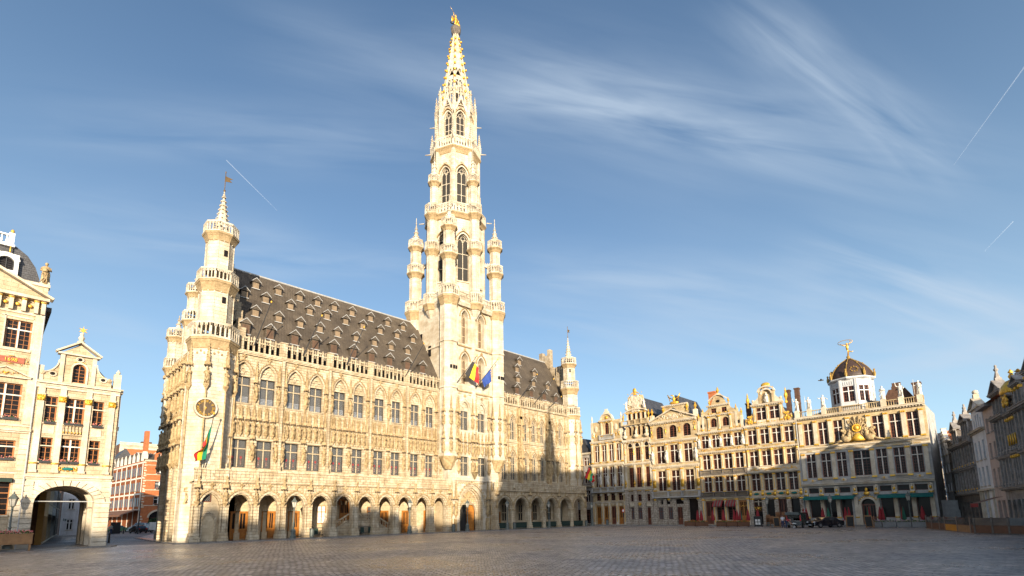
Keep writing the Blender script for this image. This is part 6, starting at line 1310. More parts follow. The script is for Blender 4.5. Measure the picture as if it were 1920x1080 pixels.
h.T.box(X(2.0), X(2.6), -.12, 0, 10.5, 20.2)
h.W.prism([(X(-.9), 14.5), (X(2.1), 14.5), (X(.6), 15.2)], -.2, 0); h.coping([(X(-1.0), 14.5), (X(.6), 15.25), (X(2.2), 14.5)], -.3, .3, .1); ornament(h.G, X(.6), -.25, 14.72, 1.5, .25, 5, 14, .06); h.T.box(X(-1), X(2.2), -.28, 0, 14.4, 14.5)
b_ = MB(); b_.box(X(.0), X(1.65), -.1, 0, 15.70, 16.18); b_.build('date_panel', mat('faded_red_panel', (.36, .10, .06), .8, var=.3, scale=4), h.r); ornament(h.G, X(.82), -.1, 15.6, 1.9, .12, 3, 14, .05); ornament(h.G, X(.82), -.1, 16.28, 1.9, .12, 4, 14, .05); ornament(h.G, X(-.15), -.1, 15.95, .2, .5, 4, 5, .05); ornament(h.G, X(1.82), -.1, 15.95, .2, .5, 4, 5, .05)
tx = MB(); put_text(tx, '1698', .42, X(.8), -.13, 15.93, 0, ext=.03); tx.build('date_numerals', gold, h.r)
for i, x in enumerate([-3.9, -3.0, -2.1, -1.2, -.4, .35, 1.15, 1.95, 2.4]): h.T.box(X(x)-.14, X(x)+.14, -.35, 0, 20.3, 21.5); h.G.box(X(x)-.19, X(x)+.19, -.4, 0, 21.3, 21.42); h.G.blob(X(x)+.4, -.1, 20.9, .16, .08, .16, n=8, k=4) if x < 2 else None
h.W.box(0, 7.0, .05, .5, 20.2, 21.6); h.T.box(0, 7.0, -.1, 0, 20.1, 20.3); h.T.box(-.1, 7.15, -.55, .3, 21.5, 21.75)
h.W.prism([(X(-4.3), 21.75), (X(2.7), 21.75), (X(-.8), 23.6)], -.1, .5); h.coping([(X(-4.5), 21.75), (X(-.8), 23.7), (X(2.95), 21.75)], -.5, .9, .2)
h.W.box(0, 7.0, .5, 1.2, 21.7, 23.2); h.T.box(-.05, 7.1, .4, 1.3, 23.1, 23.35)
o = h.stat(X(2.3), 23.35, .7, 3, 1.22, lib=STAT); h.T.box(X(2.0), X(2.65), .45, 1.1, 23.3, 23.6)
mr = MB(); prof = [(21.8+1.4, 2.0), (24.2, 1.85), (25.2, 1.45), (26.0, .9), (26.5, .2)]
pts = [(X(2.0), 23.0), (X(1.95), 24.0), (X(1.6), 25.0), (X(1.0), 25.9), (X(.2), 26.5), (X(-3.8), 26.5), (X(-4.3), 23)]
mr.prism(pts, 1.3, 9); mr.build('mansard_roof', slate_d, h.r)
b_ = MB(); balusters(b_, X(-3.5), X(-.3), 1.3, 26.5, 27.45, .3, .09, .12, .25); b_.box(X(-.35), X(.02), 1.1, 1.6, 26.45, 27.6); b_.box(X(-3.6), X(.1), 1.0, 1.8, 26.3, 26.5); bo = b_.build('roof_balustrade', white, h.r); b_ = MB(); b_.blob(X(-.15), 1.3, 27.8, .14, .14, .18, n=8, k=6); b_.tube([(X(-.15), 1.0, 25.6), (X(-.15), 1.0, 26.3)], .05); b_.build('gilt_ball', gold, h.r, True)
b_ = MB(); b_.row(X(-1.1), X(.5), 23.6, 25.6, .9, 1.4, [(X(-.3), 1.05, 24.1, 24.85, 'round', .45)]); b_.arch(X(-.3), 25.0, .75, .5, .12, .8, 1.4, 'round'); b_.build('dormer', white, h.r); window(h.r, X(-.3), 1.2, 24.1, 1.05, .75, 'roundtop', fm2=iron, pm=glass_p, rise=.45)
sd = MB(); sd.box(6.6, 7.0, .5, 9, 0, 21.6); sd.box(0, .3, .5, 9, 0, 21.6); sd.box(.3, 6.6, 8.7, 9, 0, 21.6); sd.box(7.0, 7.4, .8, 9, 21.0, 21.4); sd.build('side_wall', darkstone, h.r)
pp = MB(); pp.tube([(6.95, -.1, 21.4), (6.98, -.1, 0)], .06, 6); pp.build('drainpipe', lead, h.r); h.done()
# ================================================================ the side street behind them
h = House('brick_house', 'orange brick corner house with white stone bands across the side street', 0, 7, 'house', loc=(26.4, 145, 0), rz=R(4), group=None, wm=brick)
for f, z in enumerate((0, 5.2, 8.8, 12.4)):
    z1 = (5.2, 8.8, 12.4, 16.2)[f]
    if f == 0: h.floor(0, z1, [(4, 4.6, 0, 3.0, 'round', 1.6)], None); b_ = MB(); b_.box(1.8, 6.2, .4, .5, 0, 4.8); b_.build('shopfront', glass_g, h.r)
    else: h.floor(z, z1, [(3.3, 1.9, z+.8, z+2.6), (6.0, 1.2, z+.8, z+2.6)], 'cross', fm=white, fm2=white, pm=glass_g if f > 1 else glass_p); h.T.box(0, 7, -.06, 0, z+.5, z+.65); h.T.box(0, 7, -.06, 0, z+2.7, z+2.85); flowerbox(h.r, 3.3, -.2, z+.7, 1.5)
    for k in range(6): h.T.box(-.05, .3 if k % 2 else .5, -.07, 0, z+.1+k*.6, z+.4+k*.6)
h.T.arch(4, 3.0, 2.3, 1.6, .35, -.1, 0, 'round'); h.cornice(16.1, .4, .4)
h.W.prism([(1.9, 16.2), (4.8, 16.2), (4.8, 17.8), (3.35, 19.6), (1.9, 17.8)], -.05, .4); h.coping([(1.7, 17.7), (3.35, 19.8), (5.0, 17.7)], -.15, .6, .12); window(h.r, 3.35, -.02, 16.6, 1.3, 1.3, 'cross', fm=white, fm2=white, pm=glass_g)
h.T.box(1.7, 5.0, -.1, 0, 16.2, 16.35)
r_ = MB(); r_.prism([(.2, 16.3), (40, 16.3), (40, 18.4), (5, 18.4)], 0, 7, 'x'); r_.prism([(2.2, 16.3), (7.2, 16.3), (7.2, 21.5)], 0, 8, 'y'); r_.build('roof', slate, h.r)
sd = MB(); sd.row(.5, 40, 0, 16.2, 0, .4, []); sdw = MB()
s2 = MB(); s2.box(-.0, .4, .5, 40, 0, 16.2); s2.build('side_wall', brick, h.r)
s3 = MB()
for z in (4.6, 8.3, 12.0, 15.6): s3.box(-.08, 0, 0, 40, z, z+.35)
for k in range(9): s3.box(-.08, 0, 1+k*4.4, 1.4+k*4.4, 0, 16); 
for k in range(11): y = 2+k*3.5; s3.prism([(y-.9, 16.2), (y+.9, 16.2), (y+.9, 17.6), (y, 18.5), (y-.9, 17.6)], -.1, .8, 'x')
s3.build('side_banding', g_white, h.r)
for k in range(9):
    for z in (5.6, 9.2, 12.8):
        for d in (1.2, 3.0):
            b_ = MB(); b_.cbox(0, 0, 0, 1.0, .1, 2.0); b_.build('side_window', glass_g, h.r, loc=(-.03, 1.4+k*4.4+d, z), rz=R(90))
a_ = MB(); a_.prism([(0, 4.9), (-3.5, 3.8), (-3.5, 3.4), (-3.4, 3.4), (-3.4, 3.7), (0, 4.75)], 1, 36, 'y') if False else a_.add([(0, 1, 4.9), (0, 36, 4.9), (-3.2, 36, 3.7), (-3.2, 1, 3.7), (-3.2, 36, 3.3), (-3.2, 1, 3.3)], [(0, 1, 2, 3), (3, 2, 4, 5)])
a_.build('brown_awning', planter, h.r); b_ = MB(); b_.box(1.2, 2.0, 6, 7.5, 18, 24); b_.build('chimney', brick, h.r); h.body(16, m=brick, depth=40); h.done()
h = House('street_building', 'pale stone building with dark mansard roof closing the side street', 0, 8, 'building', loc=(26.6, 196, 0), rz=0, group=None, wm=g_cream)
for z in (0, 4.6, 8.2, 11.8, 15.4): h.floor(z, z+3.6 if z else 4.6, [(1.6, 1.2, z+.9, z+2.9), (4, 1.2, z+.9, z+2.9), (6.5, 1.2, z+.9, z+2.9)], 'cross', fm=white, fm2=white, pm=glass_g); h.T.box(0, 8, -.15, 0, z+.1, z+.3)
h.roof(19, 24.5, m=slate_d); h.body(19); h.done()
h = House('street_building', 'white and orange brick building rising above the brick corner house', 0, 14, 'building', loc=(31.5, 214, 0), rz=0, group=None, wm=brick)
for z in (0, 7, 14, 21): h.floor(z, z+7, [(2+3.3*k, 1.3, z+2, z+4.4) for k in range(4)], 'cross', fm=white, fm2=white, pm=glass_g); h.T.box(0, 14, -.2, 0, z+5.4, z+5.9); 
h.T.box(0, 1.2, -.25, 0, 0, 28); h.cornice(27.6, 1.6, .5); b_ = MB(); b_.box(6.5, 9.5, 3, 5, 28.4, 29.6); b_.build('chimney', chimbrick, h.r); h.roof(28, 28.6); h.body(28); h.done()
def lane_house(label, x0, y0, w_, z1, wm, aw=None, k=0):
    h = House('lane_house', label, 0, w_, 'house', loc=(x0, y0, 0), rz=R(84), group='houses lining the lane behind the arch', wm=wm)
    n = max(2, int(w_/2.2)); xs = [(i+.5)*w_/n for i in range(n)]
    h.floor(0, 3.6, [(c, 1.5, .3, 2.9) for c in xs], 'slats', fm2=boxwood if k % 2 else darkstone); z = 3.6
    while z < z1-1: h.floor(z, min(z+3.4, z1), [(c, 1.0, z+.8, z+2.6) for c in xs], 'cross', fm=white, fm2=white); z += 3.4
    if aw:
        a_ = MB(); a_.add([(.5, 0, 3.2), (w_-.5, 0, 3.2), (w_-.5, -1.3, 2.7), (.5, -1.3, 2.7), (w_-.5, -1.3, 2.4), (.5, -1.3, 2.4)], [(0, 1, 2, 3), (3, 2, 4, 5)]); a_.build('awning', aw, h.r)
    h.cornice(z1, .4, .4); h.roof(z1, z1+2, 8); h.body(z1, 8); h.done()
ochre = mat('ochre_render', (.48, .30, .10), .85, var=.2, scale=.5)
lane_house('ochre rendered house just behind the arch passage', 4.75, 69.2, 9, 9, ochre, k=1)
lane_house('cream house with green blinds midway down the lane', 5.7, 78.4, 12, 8.5, buff, green, 2)
lane_house('grey stone house towards the far end of the lane', 7.0, 90.6, 14, 8.5, greystone, green, 3)
lane_house('darker stone house last in the lane', 8.6, 105, 14, 8, darkstone, None, 4)
h = House('street_building', 'bluish white building seen at the end of the lane', 0, 6.5, 'building', loc=(10.6, 121, 0), rz=0, group=None, wm=plaster_w)
for z in (0, 3.6, 7.2): h.floor(z, z+3.6, [(1.2, .9, z+.9, z+2.7), (3.2, .9, z+.9, z+2.7), (5.2, .9, z+.9, z+2.7)], 'cross', fm=white, fm2=white)
h.roof(10.8, 12); h.body(10.8, 8); h.done()
rowtrim = mat('grey_row_trim', (.36, .33, .31), .8, col2=(.20, .18, .165), scale=2, bump=.3)
# ================================================================ the shaded row running off to the right
RD = Vector((.9745, .2242, 0)); RN = Vector((-.2242, .9745, 0)); RZ_ = R(192.96)
def row_house(sl, sr, label, wm, **k):
    p = Vector((66, 0, 0))+RD*sl
    return House('row_house', label, 0, sl-sr, 'house', loc=(p.x, p.y, 0), rz=RZ_, group='old gabled houses along the shaded side', wm=wm, tm=pale if wm is plaster_w else rowtrim)
def grid(h, x0, x1, n, z0, z1, zb, zt, kind='cross', w_=None, fm=None, fm2=None, **k):
    st_ = (x1-x0)/n; w_ = w_ or st_*.62; h.floor(z0, z1, [(x0+(i+.5)*st_, w_, zb, zt) for i in range(n)], kind, fm=fm, fm2=fm2, pm=glass_p, **k)
# A far white stepped-gable house
h = row_house(36.5, 30.6, 'tall narrow white house with a sunlit stepped gable, furthest in the shaded row', plaster_w); W_ = h.w_
for i, z in enumerate((0, 3.9, 6.6, 9.2)): grid(h, 0, W_, 3, z, (3.9, 6.6, 9.2, 11.4)[i], z+.8, z+2.1, 'casement', .9)
for k in range(5): h.W.box(.5+k*.52, W_-.5-k*.52, 0, .5, 11.4+k*.5, 11.9+k*.5); h.T.box(.4+k*.52, W_-.4-k*.52, -.06, .6, 11.88+k*.5, 11.96+k*.5)
h.roof(11.4, 13.6, m=tile); h.body(11.4, m=plaster_w); h.done()
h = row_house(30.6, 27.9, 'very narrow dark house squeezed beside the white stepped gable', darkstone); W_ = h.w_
for i, z in enumerate((0, 3.9, 6.6, 9.2)): grid(h, 0, W_, 2, z, (3.9, 6.6, 9.2, 11.6)[i], z+.8, z+2.1, 'cross', .8)
h.cornice(11.6, .3, .3); h.roof(11.6, 12.8, m=tile); b_ = MB(); b_.box(.4, 1.1, 2, 3, 11, 13.2); b_.build('chimney', chimbrick, h.r); h.body(11.6); h.done()
def ornate(h, zc, cols, zg, wg, zp, tip, golden=(), gm=None, ball='figure', arch=False):
    """tall old facade: pilastered floors, stepped upper gable stages, pediment and finial"""
    W_ = h.w_; xc = W_/2; fl = [0, 3.95, 7.1, zc]
    grid(h, 0, W_, max(2, cols//2+1), 0, 3.95, .3, 3.0, 'slats', fm2=iron, w_=W_/(cols//2+1)*.6)
    grid(h, .2, W_-.2, cols, 3.95, 7.1, 4.6, 6.7, 'cross'); grid(h, .2, W_-.2, cols, 7.1, zc, 7.7, zc-.6, 'cross')
    for i in range(cols+1):
        x = .2+i*(W_-.4)/cols
        h.pil([x], .22, 4.2, 6.9, .16, 'a' in golden, y0=0); h.pil([x], .22, 7.3, zc-.25, .16, 'b' in golden)
        if 'c' in golden: h.G.blob(x, -.2, 4.5, .12, .08, .12, n=5, k=3); h.G.blob(x, -.2, 7.5, .12, .08, .12, n=5, k=3)
    h.cornice(4.0, .3, .45); h.cornice(7.0, .25, .3); h.cornice(zc, .4, .5)
    g0, g1 = xc-wg/2, xc+wg/2; n = max(2, int(wg/1.1))
    h.W.row(g0, g1, zc+.2, zg, .05, .5, [(g0+(i+.5)*wg/n, wg/n*.55, zc+.6, zg-.5) for i in range(n)]); [window(h.r, g0+(i+.5)*wg/n, .3, zc+.6, wg/n*.55, zg-zc-1.1, 'cross', pm=glass_p) for i in range(n)]
    h.pil([g0+i*wg/n for i in range(n+1)], .18, zc+.3, zg-.1, .14, 'g' in golden, y0=.05)
    for sg, x in ((-1, g0), (1, g1)): volute(h.W, x, zc+.2, zg-.3, sg, max(.3, (W_-wg)/2-.15), .05, .4)
    h.cornice(zg, .3, .35, g0-.15, g1+.15); h.W.prism([(g0+.1, zg+.15), (g1-.1, zg+.15), (xc, zp)], 0, .5); h.coping([(g0-.2, zg+.1), (xc, zp+.05), (g1+.2, zg+.1)], -.3, .9, .14)
    h.T.box(xc-.25, xc+.25, 0, .5, zp-.2, zp+.35)
    if ball == 'figure': h.T.lathe([(.28, zp+.3), (.12, zp+.9), (.1, tip-.7), (.22, tip-.5), (.09, tip-.3), (.12, tip-.1), (.02, tip)], 7, xc, .2)
    else: h.urn(xc, .2, zp+.3, tip-zp-.3, h.G if 'g' in golden else h.T, .26)
    for x in (.3, W_-.3): h.urn(x, .2, zc+.3, 1.1, h.T, .2)
    h.roof(zc+.2, zg-.2, m=tile); h.body(zc)
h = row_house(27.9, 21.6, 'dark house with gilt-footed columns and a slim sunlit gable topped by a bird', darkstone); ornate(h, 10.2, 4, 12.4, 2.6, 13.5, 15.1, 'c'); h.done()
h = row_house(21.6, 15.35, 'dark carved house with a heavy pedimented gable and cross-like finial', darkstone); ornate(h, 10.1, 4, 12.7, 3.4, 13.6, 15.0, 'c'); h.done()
# E white plastered house
h = row_house(15.35, 9.25, 'white plastered house with tall arched doorway, orange roof and ball finial', plaster_w); W_ = h.w_
h.floor(0, 4.3, [(W_/2-.6, 1.4, 0, 3.4, 'round', .7)], None); door(h.r, W_/2-.6, .3, 0, 1.3, 3.3, redwood); h.pil([.3, W_/2-1.6, W_/2+.5, W_-.3], .3, 0, 4.2, .15, False); h.T.box(0, W_, -.3, 0, 4.15, 4.35)
h.floor(4.3, 7.4, [(1.0, .8, 4.7, 6.8), (2.7, .8, 4.7, 6.8), (4.5, .8, 4.7, 6.8)], 'casement', fm2=g_white, pm=glass_g); h.floor(7.4, 10.7, [(1.0, .8, 7.6, 9.7), (2.7, .8, 7.6, 9.7), (4.5, .8, 7.6, 9.7)], 'casement', fm2=g_white, pm=glass_g)
h.cornice(10.75, .3, .4, dent=False); h.W.row(.6, W_-.6, 10.9, 13.3, .05, .5, [(1.5, .45, 11.1, 12.2), (2.5, .45, 11.3, 12.7), (3.55, .45, 11.3, 12.7), (4.5, .45, 11.1, 12.2)]); h.T.box(.5, W_-.5, -.2, .5, 13.3, 13.45)
for c, za, hh in ((1.5, 11.1, 1.1), (2.5, 11.3, 1.4), (3.55, 11.3, 1.4), (4.5, 11.1, 1.1)): window(h.r, c, .3, za, .45, hh, 'plain', pm=glass_g)
h.W.prism([(1.0, 13.4), (W_-1.0, 13.4), (W_/2, 14.4)], 0, .5); h.coping([(.7, 13.4), (W_/2, 14.5), (W_-.7, 13.4)], -.25, .8, .12); h.T.box(W_/2-.3, W_/2+.3, 0, .5, 14.3, 15.0); h.T.blob(W_/2, .25, 15.25, .3, .3, .28, n=10, k=6)
h.roof(10.9, 13.6, m=tile); h.body(10.9, m=plaster_w); h.done()
# F pinkish flat-eaved house
h = row_house(9.25, 5.3, 'plain pinkish house with an orange tiled roof and white eaves', plaster_p); W_ = h.w_
h.floor(0, 4, [(1.1, 1.2, .3, 3), (2.8, 1.2, .3, 3)], 'slats'); h.floor(4, 6.9, [(1.1, .8, 4.5, 6.3), (2.8, .8, 4.5, 6.3)], 'casement', fm2=g_white, pm=glass_g); h.floor(6.9, 9.6, [(1.1, .8, 7.4, 9.0), (2.8, .8, 7.4, 9.0)], 'casement', fm2=g_white, pm=glass_g); h.floor(9.6, 12.6, [(1.1, .8, 10.1, 11.6), (2.8, .8, 10.1, 11.6)], 'casement', fm2=g_white, pm=glass_g)
h.T.box(-.05, W_+.1, -.6, .2, 12.55, 12.85); r_ = MB(); r_.prism([(-.5, 12.85), (5, 15.2), (10, 12.85)], -.1, W_+4.2, 'x'); r_.build('tiled_roof', tile, h.r); b_ = MB(); b_.box(.1, W_-.1, .2, .8, 6.4, 6.5); h.body(12.6, m=plaster_p); h.done()
# G dark house with figure finial
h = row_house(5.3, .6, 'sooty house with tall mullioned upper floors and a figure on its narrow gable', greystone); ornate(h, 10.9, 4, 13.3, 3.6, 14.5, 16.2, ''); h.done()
h = row_house(.6, -1.7, 'slender grey house crowned by a gilt lattice dome', greystone); W_ = h.w_
grid(h, 0, W_, 2, 0, 4, .3, 3, 'slats', .8, fm2=iron); grid(h, 0, W_, 3, 4, 7.2, 4.6, 6.8, 'plain', .5); grid(h, 0, W_, 3, 7.2, 10.6, 7.8, 10.2, 'plain', .5); h.pil([.1, .8, 1.5, 2.2], .14, 7.5, 10.5, .16, True); h.pil([.1, .8, 1.5, 2.2], .14, 4.3, 7.1, .16, True); [h.G.tube([(x, -.22, 7.9), (x, -.22, 8.9)], .07, 5) for x in (.1, .8, 1.5, 2.2)]
h.cornice(4.0, .3, .45); h.cornice(7.2, .25, .3); h.cornice(10.7, .3, .4); h.W.row(.1, W_-.1, 10.9, 12.4, .05, .5, [(W_/2, 1.2, 11.0, 12.1)]); window(h.r, W_/2, .3, 11.0, 1.2, 1.1, 'cross'); h.cornice(12.4, .25, .35)
h.G.lathe([(.95, 12.55), (1.0, 12.8), (.85, 13.3), (.5, 13.75), (.1, 13.95)], 12, W_/2, .4); ornament(h.G, W_/2, -.3, 12.2, 1.6, 1.2, 7, 20, .12); h.G.lathe([(.12, 13.9), (.25, 14.2), (.1, 14.5), (.22, 14.6), (.02, 14.9)], 7, W_/2, .4); scroll(h.G, W_/2+.5, .3, 14.1, .35, 1, .09)
h.roof(10.8, 12.6, m=tile); h.body(10.8); h.done()
h = row_house(-1.7, -5.2, 'grey house with an arched gable window and a gilt ball on its pediment', greystone); ornate(h, 10.8, 3, 12.9, 2.0, 13.6, 14.3, 'g', ball='urn'); h.done()
h = row_house(-5.2, -10.5, 'grey stone house at the right edge with a curved gable', greystone); ornate(h, 10.8, 4, 13.2, 3.4, 14.3, 15.2, 'g', ball='urn'); h.done()
# ================================================================ the side of the square behind the viewer 
def plain_house(x0, x1, ze, zp, wm, label, y=None):
    p = Vector((x0, (x0-66)*.23-1.5 if y is None else y, 0)); Lh = (x1-x0)/.9745
    p2 = p+RD*Lh
    h = House('row_house', label, 0, Lh, 'house', loc=(p2.x, p2.y, 0), rz=RZ_, group='old gabled houses along the shaded side', wm=wm)
    n = max(2, int(Lh/2.2)); z = 0; st_ = ze/4
    for i in range(4): grid(h, 0, Lh, n, z, z+st_, z+st_*.25, z+st_*.85, 'cross'); z += st_
    h.cornice(ze, .4, .5); h.W.prism([(.1, ze), (Lh-.1, ze), (Lh*.65, ze+(zp-ze)*.6), (Lh*.58, zp), (Lh*.42, zp), (Lh*.35, ze+(zp-ze)*.6)], 0, .5); h.coping([(0, ze), (Lh*.35, ze+(zp-ze)*.6), (Lh*.42, zp), (Lh*.58, zp), (Lh*.65, ze+(zp-ze)*.6), (Lh, ze)], -.1, .7, .15); h.urn(Lh/2, .25, zp, 1.6, h.T, .3); h.roof(ze, zp-.6, m=tile); h.body(ze); h.done()
xs = [49.5, 55.6]; plain_house(49, 55.5, 15, 18, greystone, 'gabled grey house just beyond the right edge of the view')
plain_house(43.5, 49, 17, 19.5, g_cream, 'cream gabled house next to the great gothic house behind the viewer')
plain_house(39.7, 43.5, 18, 20.5, greystone, 'broad grey gabled house right of the great gothic house')
kh = thing('gothic_house', 'large gothic house with arcades and a central spire behind the viewer', 'gothic house', (22, (22-66)*.23-2, 0), RZ_)
b = MB(); 
for z0, z1, zb, zs in ((0, 5.5, .2, 3.2), (5.5, 10.5, 6.2, 9.0), (10.5, 15, 11, 13.3)): b.row(-18, 18, z0, z1, 0, .8, [(-16+i*4, 2.4, zb, zs, 'point', 1.3) for i in range(9)])
b.box(-18, -17.2, .8, 16, 0, 15); b.box(17.2, 18, .8, 16, 0, 15); b.box(-17.2, 17.2, 15.2, 16, 0, 15); b.build('wall', hall, kh); b = MB(); b.box(-17.2, 17.2, .6, .7, 0, 14.8); b.build('glazing', glass_p, kh)
b = MB(); b.prism([(0, 15), (5, 24.2), (9, 24.2), (14, 15)], -18, 18, 'x'); b.build('roof', slate, kh); b = MB(); b.box(-.5, 2.5, 1, 5, 15, 26); b.lathe([(1.5, 26), (1.4, 29), (.8, 30), (.5, 33), (.1, 36)], 8, 1.0, 3); b.build('clock_turret', hall, kh)
b = MB()
for i in range(19): b.lathe([(.25, 15), (.22, 16.5), (.02, 18)], 4, -18+i*2, .4)
for sx_ in (-18, 18): b.lathe([(1.3, 0), (1.3, 19), (.05, 26)], 8, sx_, 0)
build_split(b, 'pinnacle', hall, kh)
zs_ = [(14, 16.5), (13.5, 16), (13.5, 16), (13, 19.3), (13.5, 16), (13.5, 18.5), (14.5, 17), (15.5, 18.5), (16.5, 21), (16, 19), (17, 20)]
x = 4.2
names = ['red roofed', 'cream fronted', 'tall grey', 'narrow pale', 'broad cream', 'dark stone', 'sandy stone', 'weathered grey', 'high gabled', 'pale yellow', 'old buff']
for k, (ze, zp) in enumerate(zs_):
    plain_house(x-8.2, x, ze, zp, [g_cream, greystone, buff][k % 3], names[k]+' gabled house in the row behind the viewer'); x -= 8.3

h = House('street_building', 'grey roofed building filling the gap beyond the widest guild house', 0, 16, 'building', loc=(122, 22, 0), rz=R(-90), group=None, wm=chimbrick)
for z in (0, 3.6, 7.2): h.floor(z, z+3.6, [(1.5+2.6*k, 1.2, z+.9, z+2.8) for k in range(6)], 'cross', fm=white, fm2=white); h.T.box(0, 16, -.15, 0, z+3.3, z+3.5)
h.T.box(10.5, 12.6, -.3, 0, 7.6, 9.4); r_ = MB(); r_.prism([(0, 10.8), (5, 16.5), (10, 10.8)], 0, 16, 'x'); r_.build('roof', slate_d, h.r); h.body(10.8); h.done()
# ================================================================ ground
def ground_mat(name, c1, c2, bw, bh, rough=(.28, .62), ang=0., bump=.5):
    m = bpy.data.materials.new(name); m.use_nodes = True; t = m.node_tree; n = t.nodes; l = t.links; b = n['Principled BSDF']
    co = n.new('ShaderNodeTexCoord').outputs['Object']; mp = n.new('ShaderNodeMapping'); mp.inputs['Rotation'].default_value = (0, 0, ang); l.new(co, mp.inputs[0])
    wz = n.new('ShaderNodeTexNoise'); wz.inputs['Scale'].default_value = .5; wz.inputs['Detail'].default_value = 3; l.new(mp.outputs[0], wz.inputs['Vector'])
    mv = n.new('ShaderNodeVectorMath'); mv.operation = 'MULTIPLY_ADD'; l.new(wz.outputs['Color'], mv.inputs[0]); mv.inputs[1].default_value = (.35, .35, 0); l.new(mp.outputs[0], mv.inputs[2])
    br = n.new('ShaderNodeTexBrick'); br.inputs['Scale'].default_value = 1; br.inputs['Brick Width'].default_value = bw; br.inputs['Row Height'].default_value = bh; br.inputs['Mortar Size'].default_value = .045; br.inputs['Mortar Smooth'].default_value = .6
    br.inputs['Color1'].default_value = (*c1, 1); br.inputs['Color2'].default_value = (*c2, 1); br.inputs['Mortar'].default_value = (.035, .032, .03, 1); l.new(mv.outputs[0], br.inputs['Vector'])
    def nz(s, d=5):
        z = n.new('ShaderNodeTexNoise'); z.inputs['Scale'].default_value = s; z.inputs['Detail'].default_value = d; l.new(co, z.inputs['Vector']); return z.outputs[0]
    def rmp(v, a, b_, c, d):
        r = n.new('ShaderNodeMapRange'); l.new(v, r.inputs[0]); [setattr(r.inputs[i], 'default_value', q) for i, q in ((1, a), (2, b_), (3, c), (4, d))]; return r.outputs[0]
    x = n.new('ShaderNodeMix'); x.data_type = 'RGBA'; x.blend_type = 'MULTIPLY'; x.inputs[0].default_value = 1; l.new(br.outputs['Color'], x.inputs[6])
    cb = n.new('ShaderNodeMix'); cb.data_type = 'RGBA'; l.new(rmp(nz(.11), .35, .65, 0, 1), cb.inputs[0]); cb.inputs[6].default_value = (1.15, 1.08, 1.0, 1); cb.inputs[7].default_value = (.72, .74, .80, 1); l.new(cb.outputs[2], x.inputs[7])
    x2 = n.new('ShaderNodeMix'); x2.data_type = 'RGBA'; x2.blend_type = 'MULTIPLY'; x2.inputs[0].default_value = 1; l.new(x.outputs[2], x2.inputs[6]); r3 = rmp(nz(1.1), .3, .7, .55, 1.35); l.new(r3, x2.inputs[7]); l.new(x2.outputs[2], b.inputs['Base Color'])
    rr = n.new('ShaderNodeMath'); rr.operation = 'ADD'; l.new(rmp(nz(.16), .35, .65, rough[0], rough[1]), rr.inputs[0]); l.new(rmp(nz(4), .3, .7, -.06, .1), rr.inputs[1]); l.new(rr.outputs[0], b.inputs['Roughness'])
    bp = n.new('ShaderNodeBump'); bp.inputs['Strength'].default_value = bump; bp.inputs['Distance'].default_value = .05; ad = n.new('ShaderNodeMath'); ad.operation = 'MULTIPLY_ADD'; l.new(br.outputs['Fac'], ad.inputs[0]); ad.inputs[1].default_value = -.8; l.new(nz(9, 3), ad.inputs[2]); l.new(ad.outputs[0], bp.inputs['Height']); l.new(bp.outputs[0], b.inputs['Normal'])
    b.inputs['Specular IOR Level'].default_value = .85; return m
setts = ground_mat('granite_setts', (.52, .465, .43), (.21, .19, .18), .30, .42, (.22, .48), R(42), 1.0)
setts2 = ground_mat('street_setts', (.22, .20, .19), (.14, .13, .125), .22, .14, (.4, .65), R(0))
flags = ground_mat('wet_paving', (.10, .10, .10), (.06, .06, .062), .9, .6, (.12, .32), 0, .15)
kerb = mat('kerb_stone', (.22, .21, .20), .6, var=.2, scale=2)
def struct(mb, name, m): o = mb.build(name, m); o['kind'] = 'structure'; return o
g = MB(); g.box(-4000, 4000, -4000, 4000, -.5, 0); struct(g, 'ground', setts)
g = MB(); g.prism([(8.9, 61.5), (13.2, 60.5), (15.0, 64), (15.0, 84), (24.5, 118), (25, 150), (20, 150), (17, 118), (10.5, 84), (9.1, 70)], 0.0, .006, 'z'); struct(g, 'side_street', setts2)
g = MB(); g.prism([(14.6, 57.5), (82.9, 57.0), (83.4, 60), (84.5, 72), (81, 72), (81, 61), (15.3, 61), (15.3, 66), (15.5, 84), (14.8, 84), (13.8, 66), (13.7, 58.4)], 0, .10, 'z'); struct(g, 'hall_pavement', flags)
g = MB(); g.prism([(14.45, 57.35), (83, 56.85), (83, 57.0), (14.6, 57.5), (13.7, 58.4), (13.8, 66), (13.65, 66), (13.55, 58.3)], 0, .115, 'z'); struct(g, 'kerb', kerb)
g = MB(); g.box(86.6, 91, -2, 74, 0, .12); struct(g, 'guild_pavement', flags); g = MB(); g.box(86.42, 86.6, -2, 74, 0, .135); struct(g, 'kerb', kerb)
g = MB(); g.prism([(-20, 58.6), (8.6, 58.6), (9.2, 60), (9.3, 70), (10.5, 84), (15, 110), (4, 110), (2.6, 62), (-20, 62)], 0, .10, 'z'); struct(g, 'pavement', setts2); g = MB(); g.prism([(-20, 58.45), (8.7, 58.45), (9.36, 59.9), (9.46, 70), (10.65, 84), (10.5, 84), (9.3, 70), (9.2, 60), (8.6, 58.6), (-20, 58.6)], 0, .115, 'z'); struct(g, 'kerb', kerb)
g = MB(); g.prism([(-8, 55.5), (3.6, 55.5), (3.6, 57.2), (-8, 57.2)], 0.0, .004, 'z')
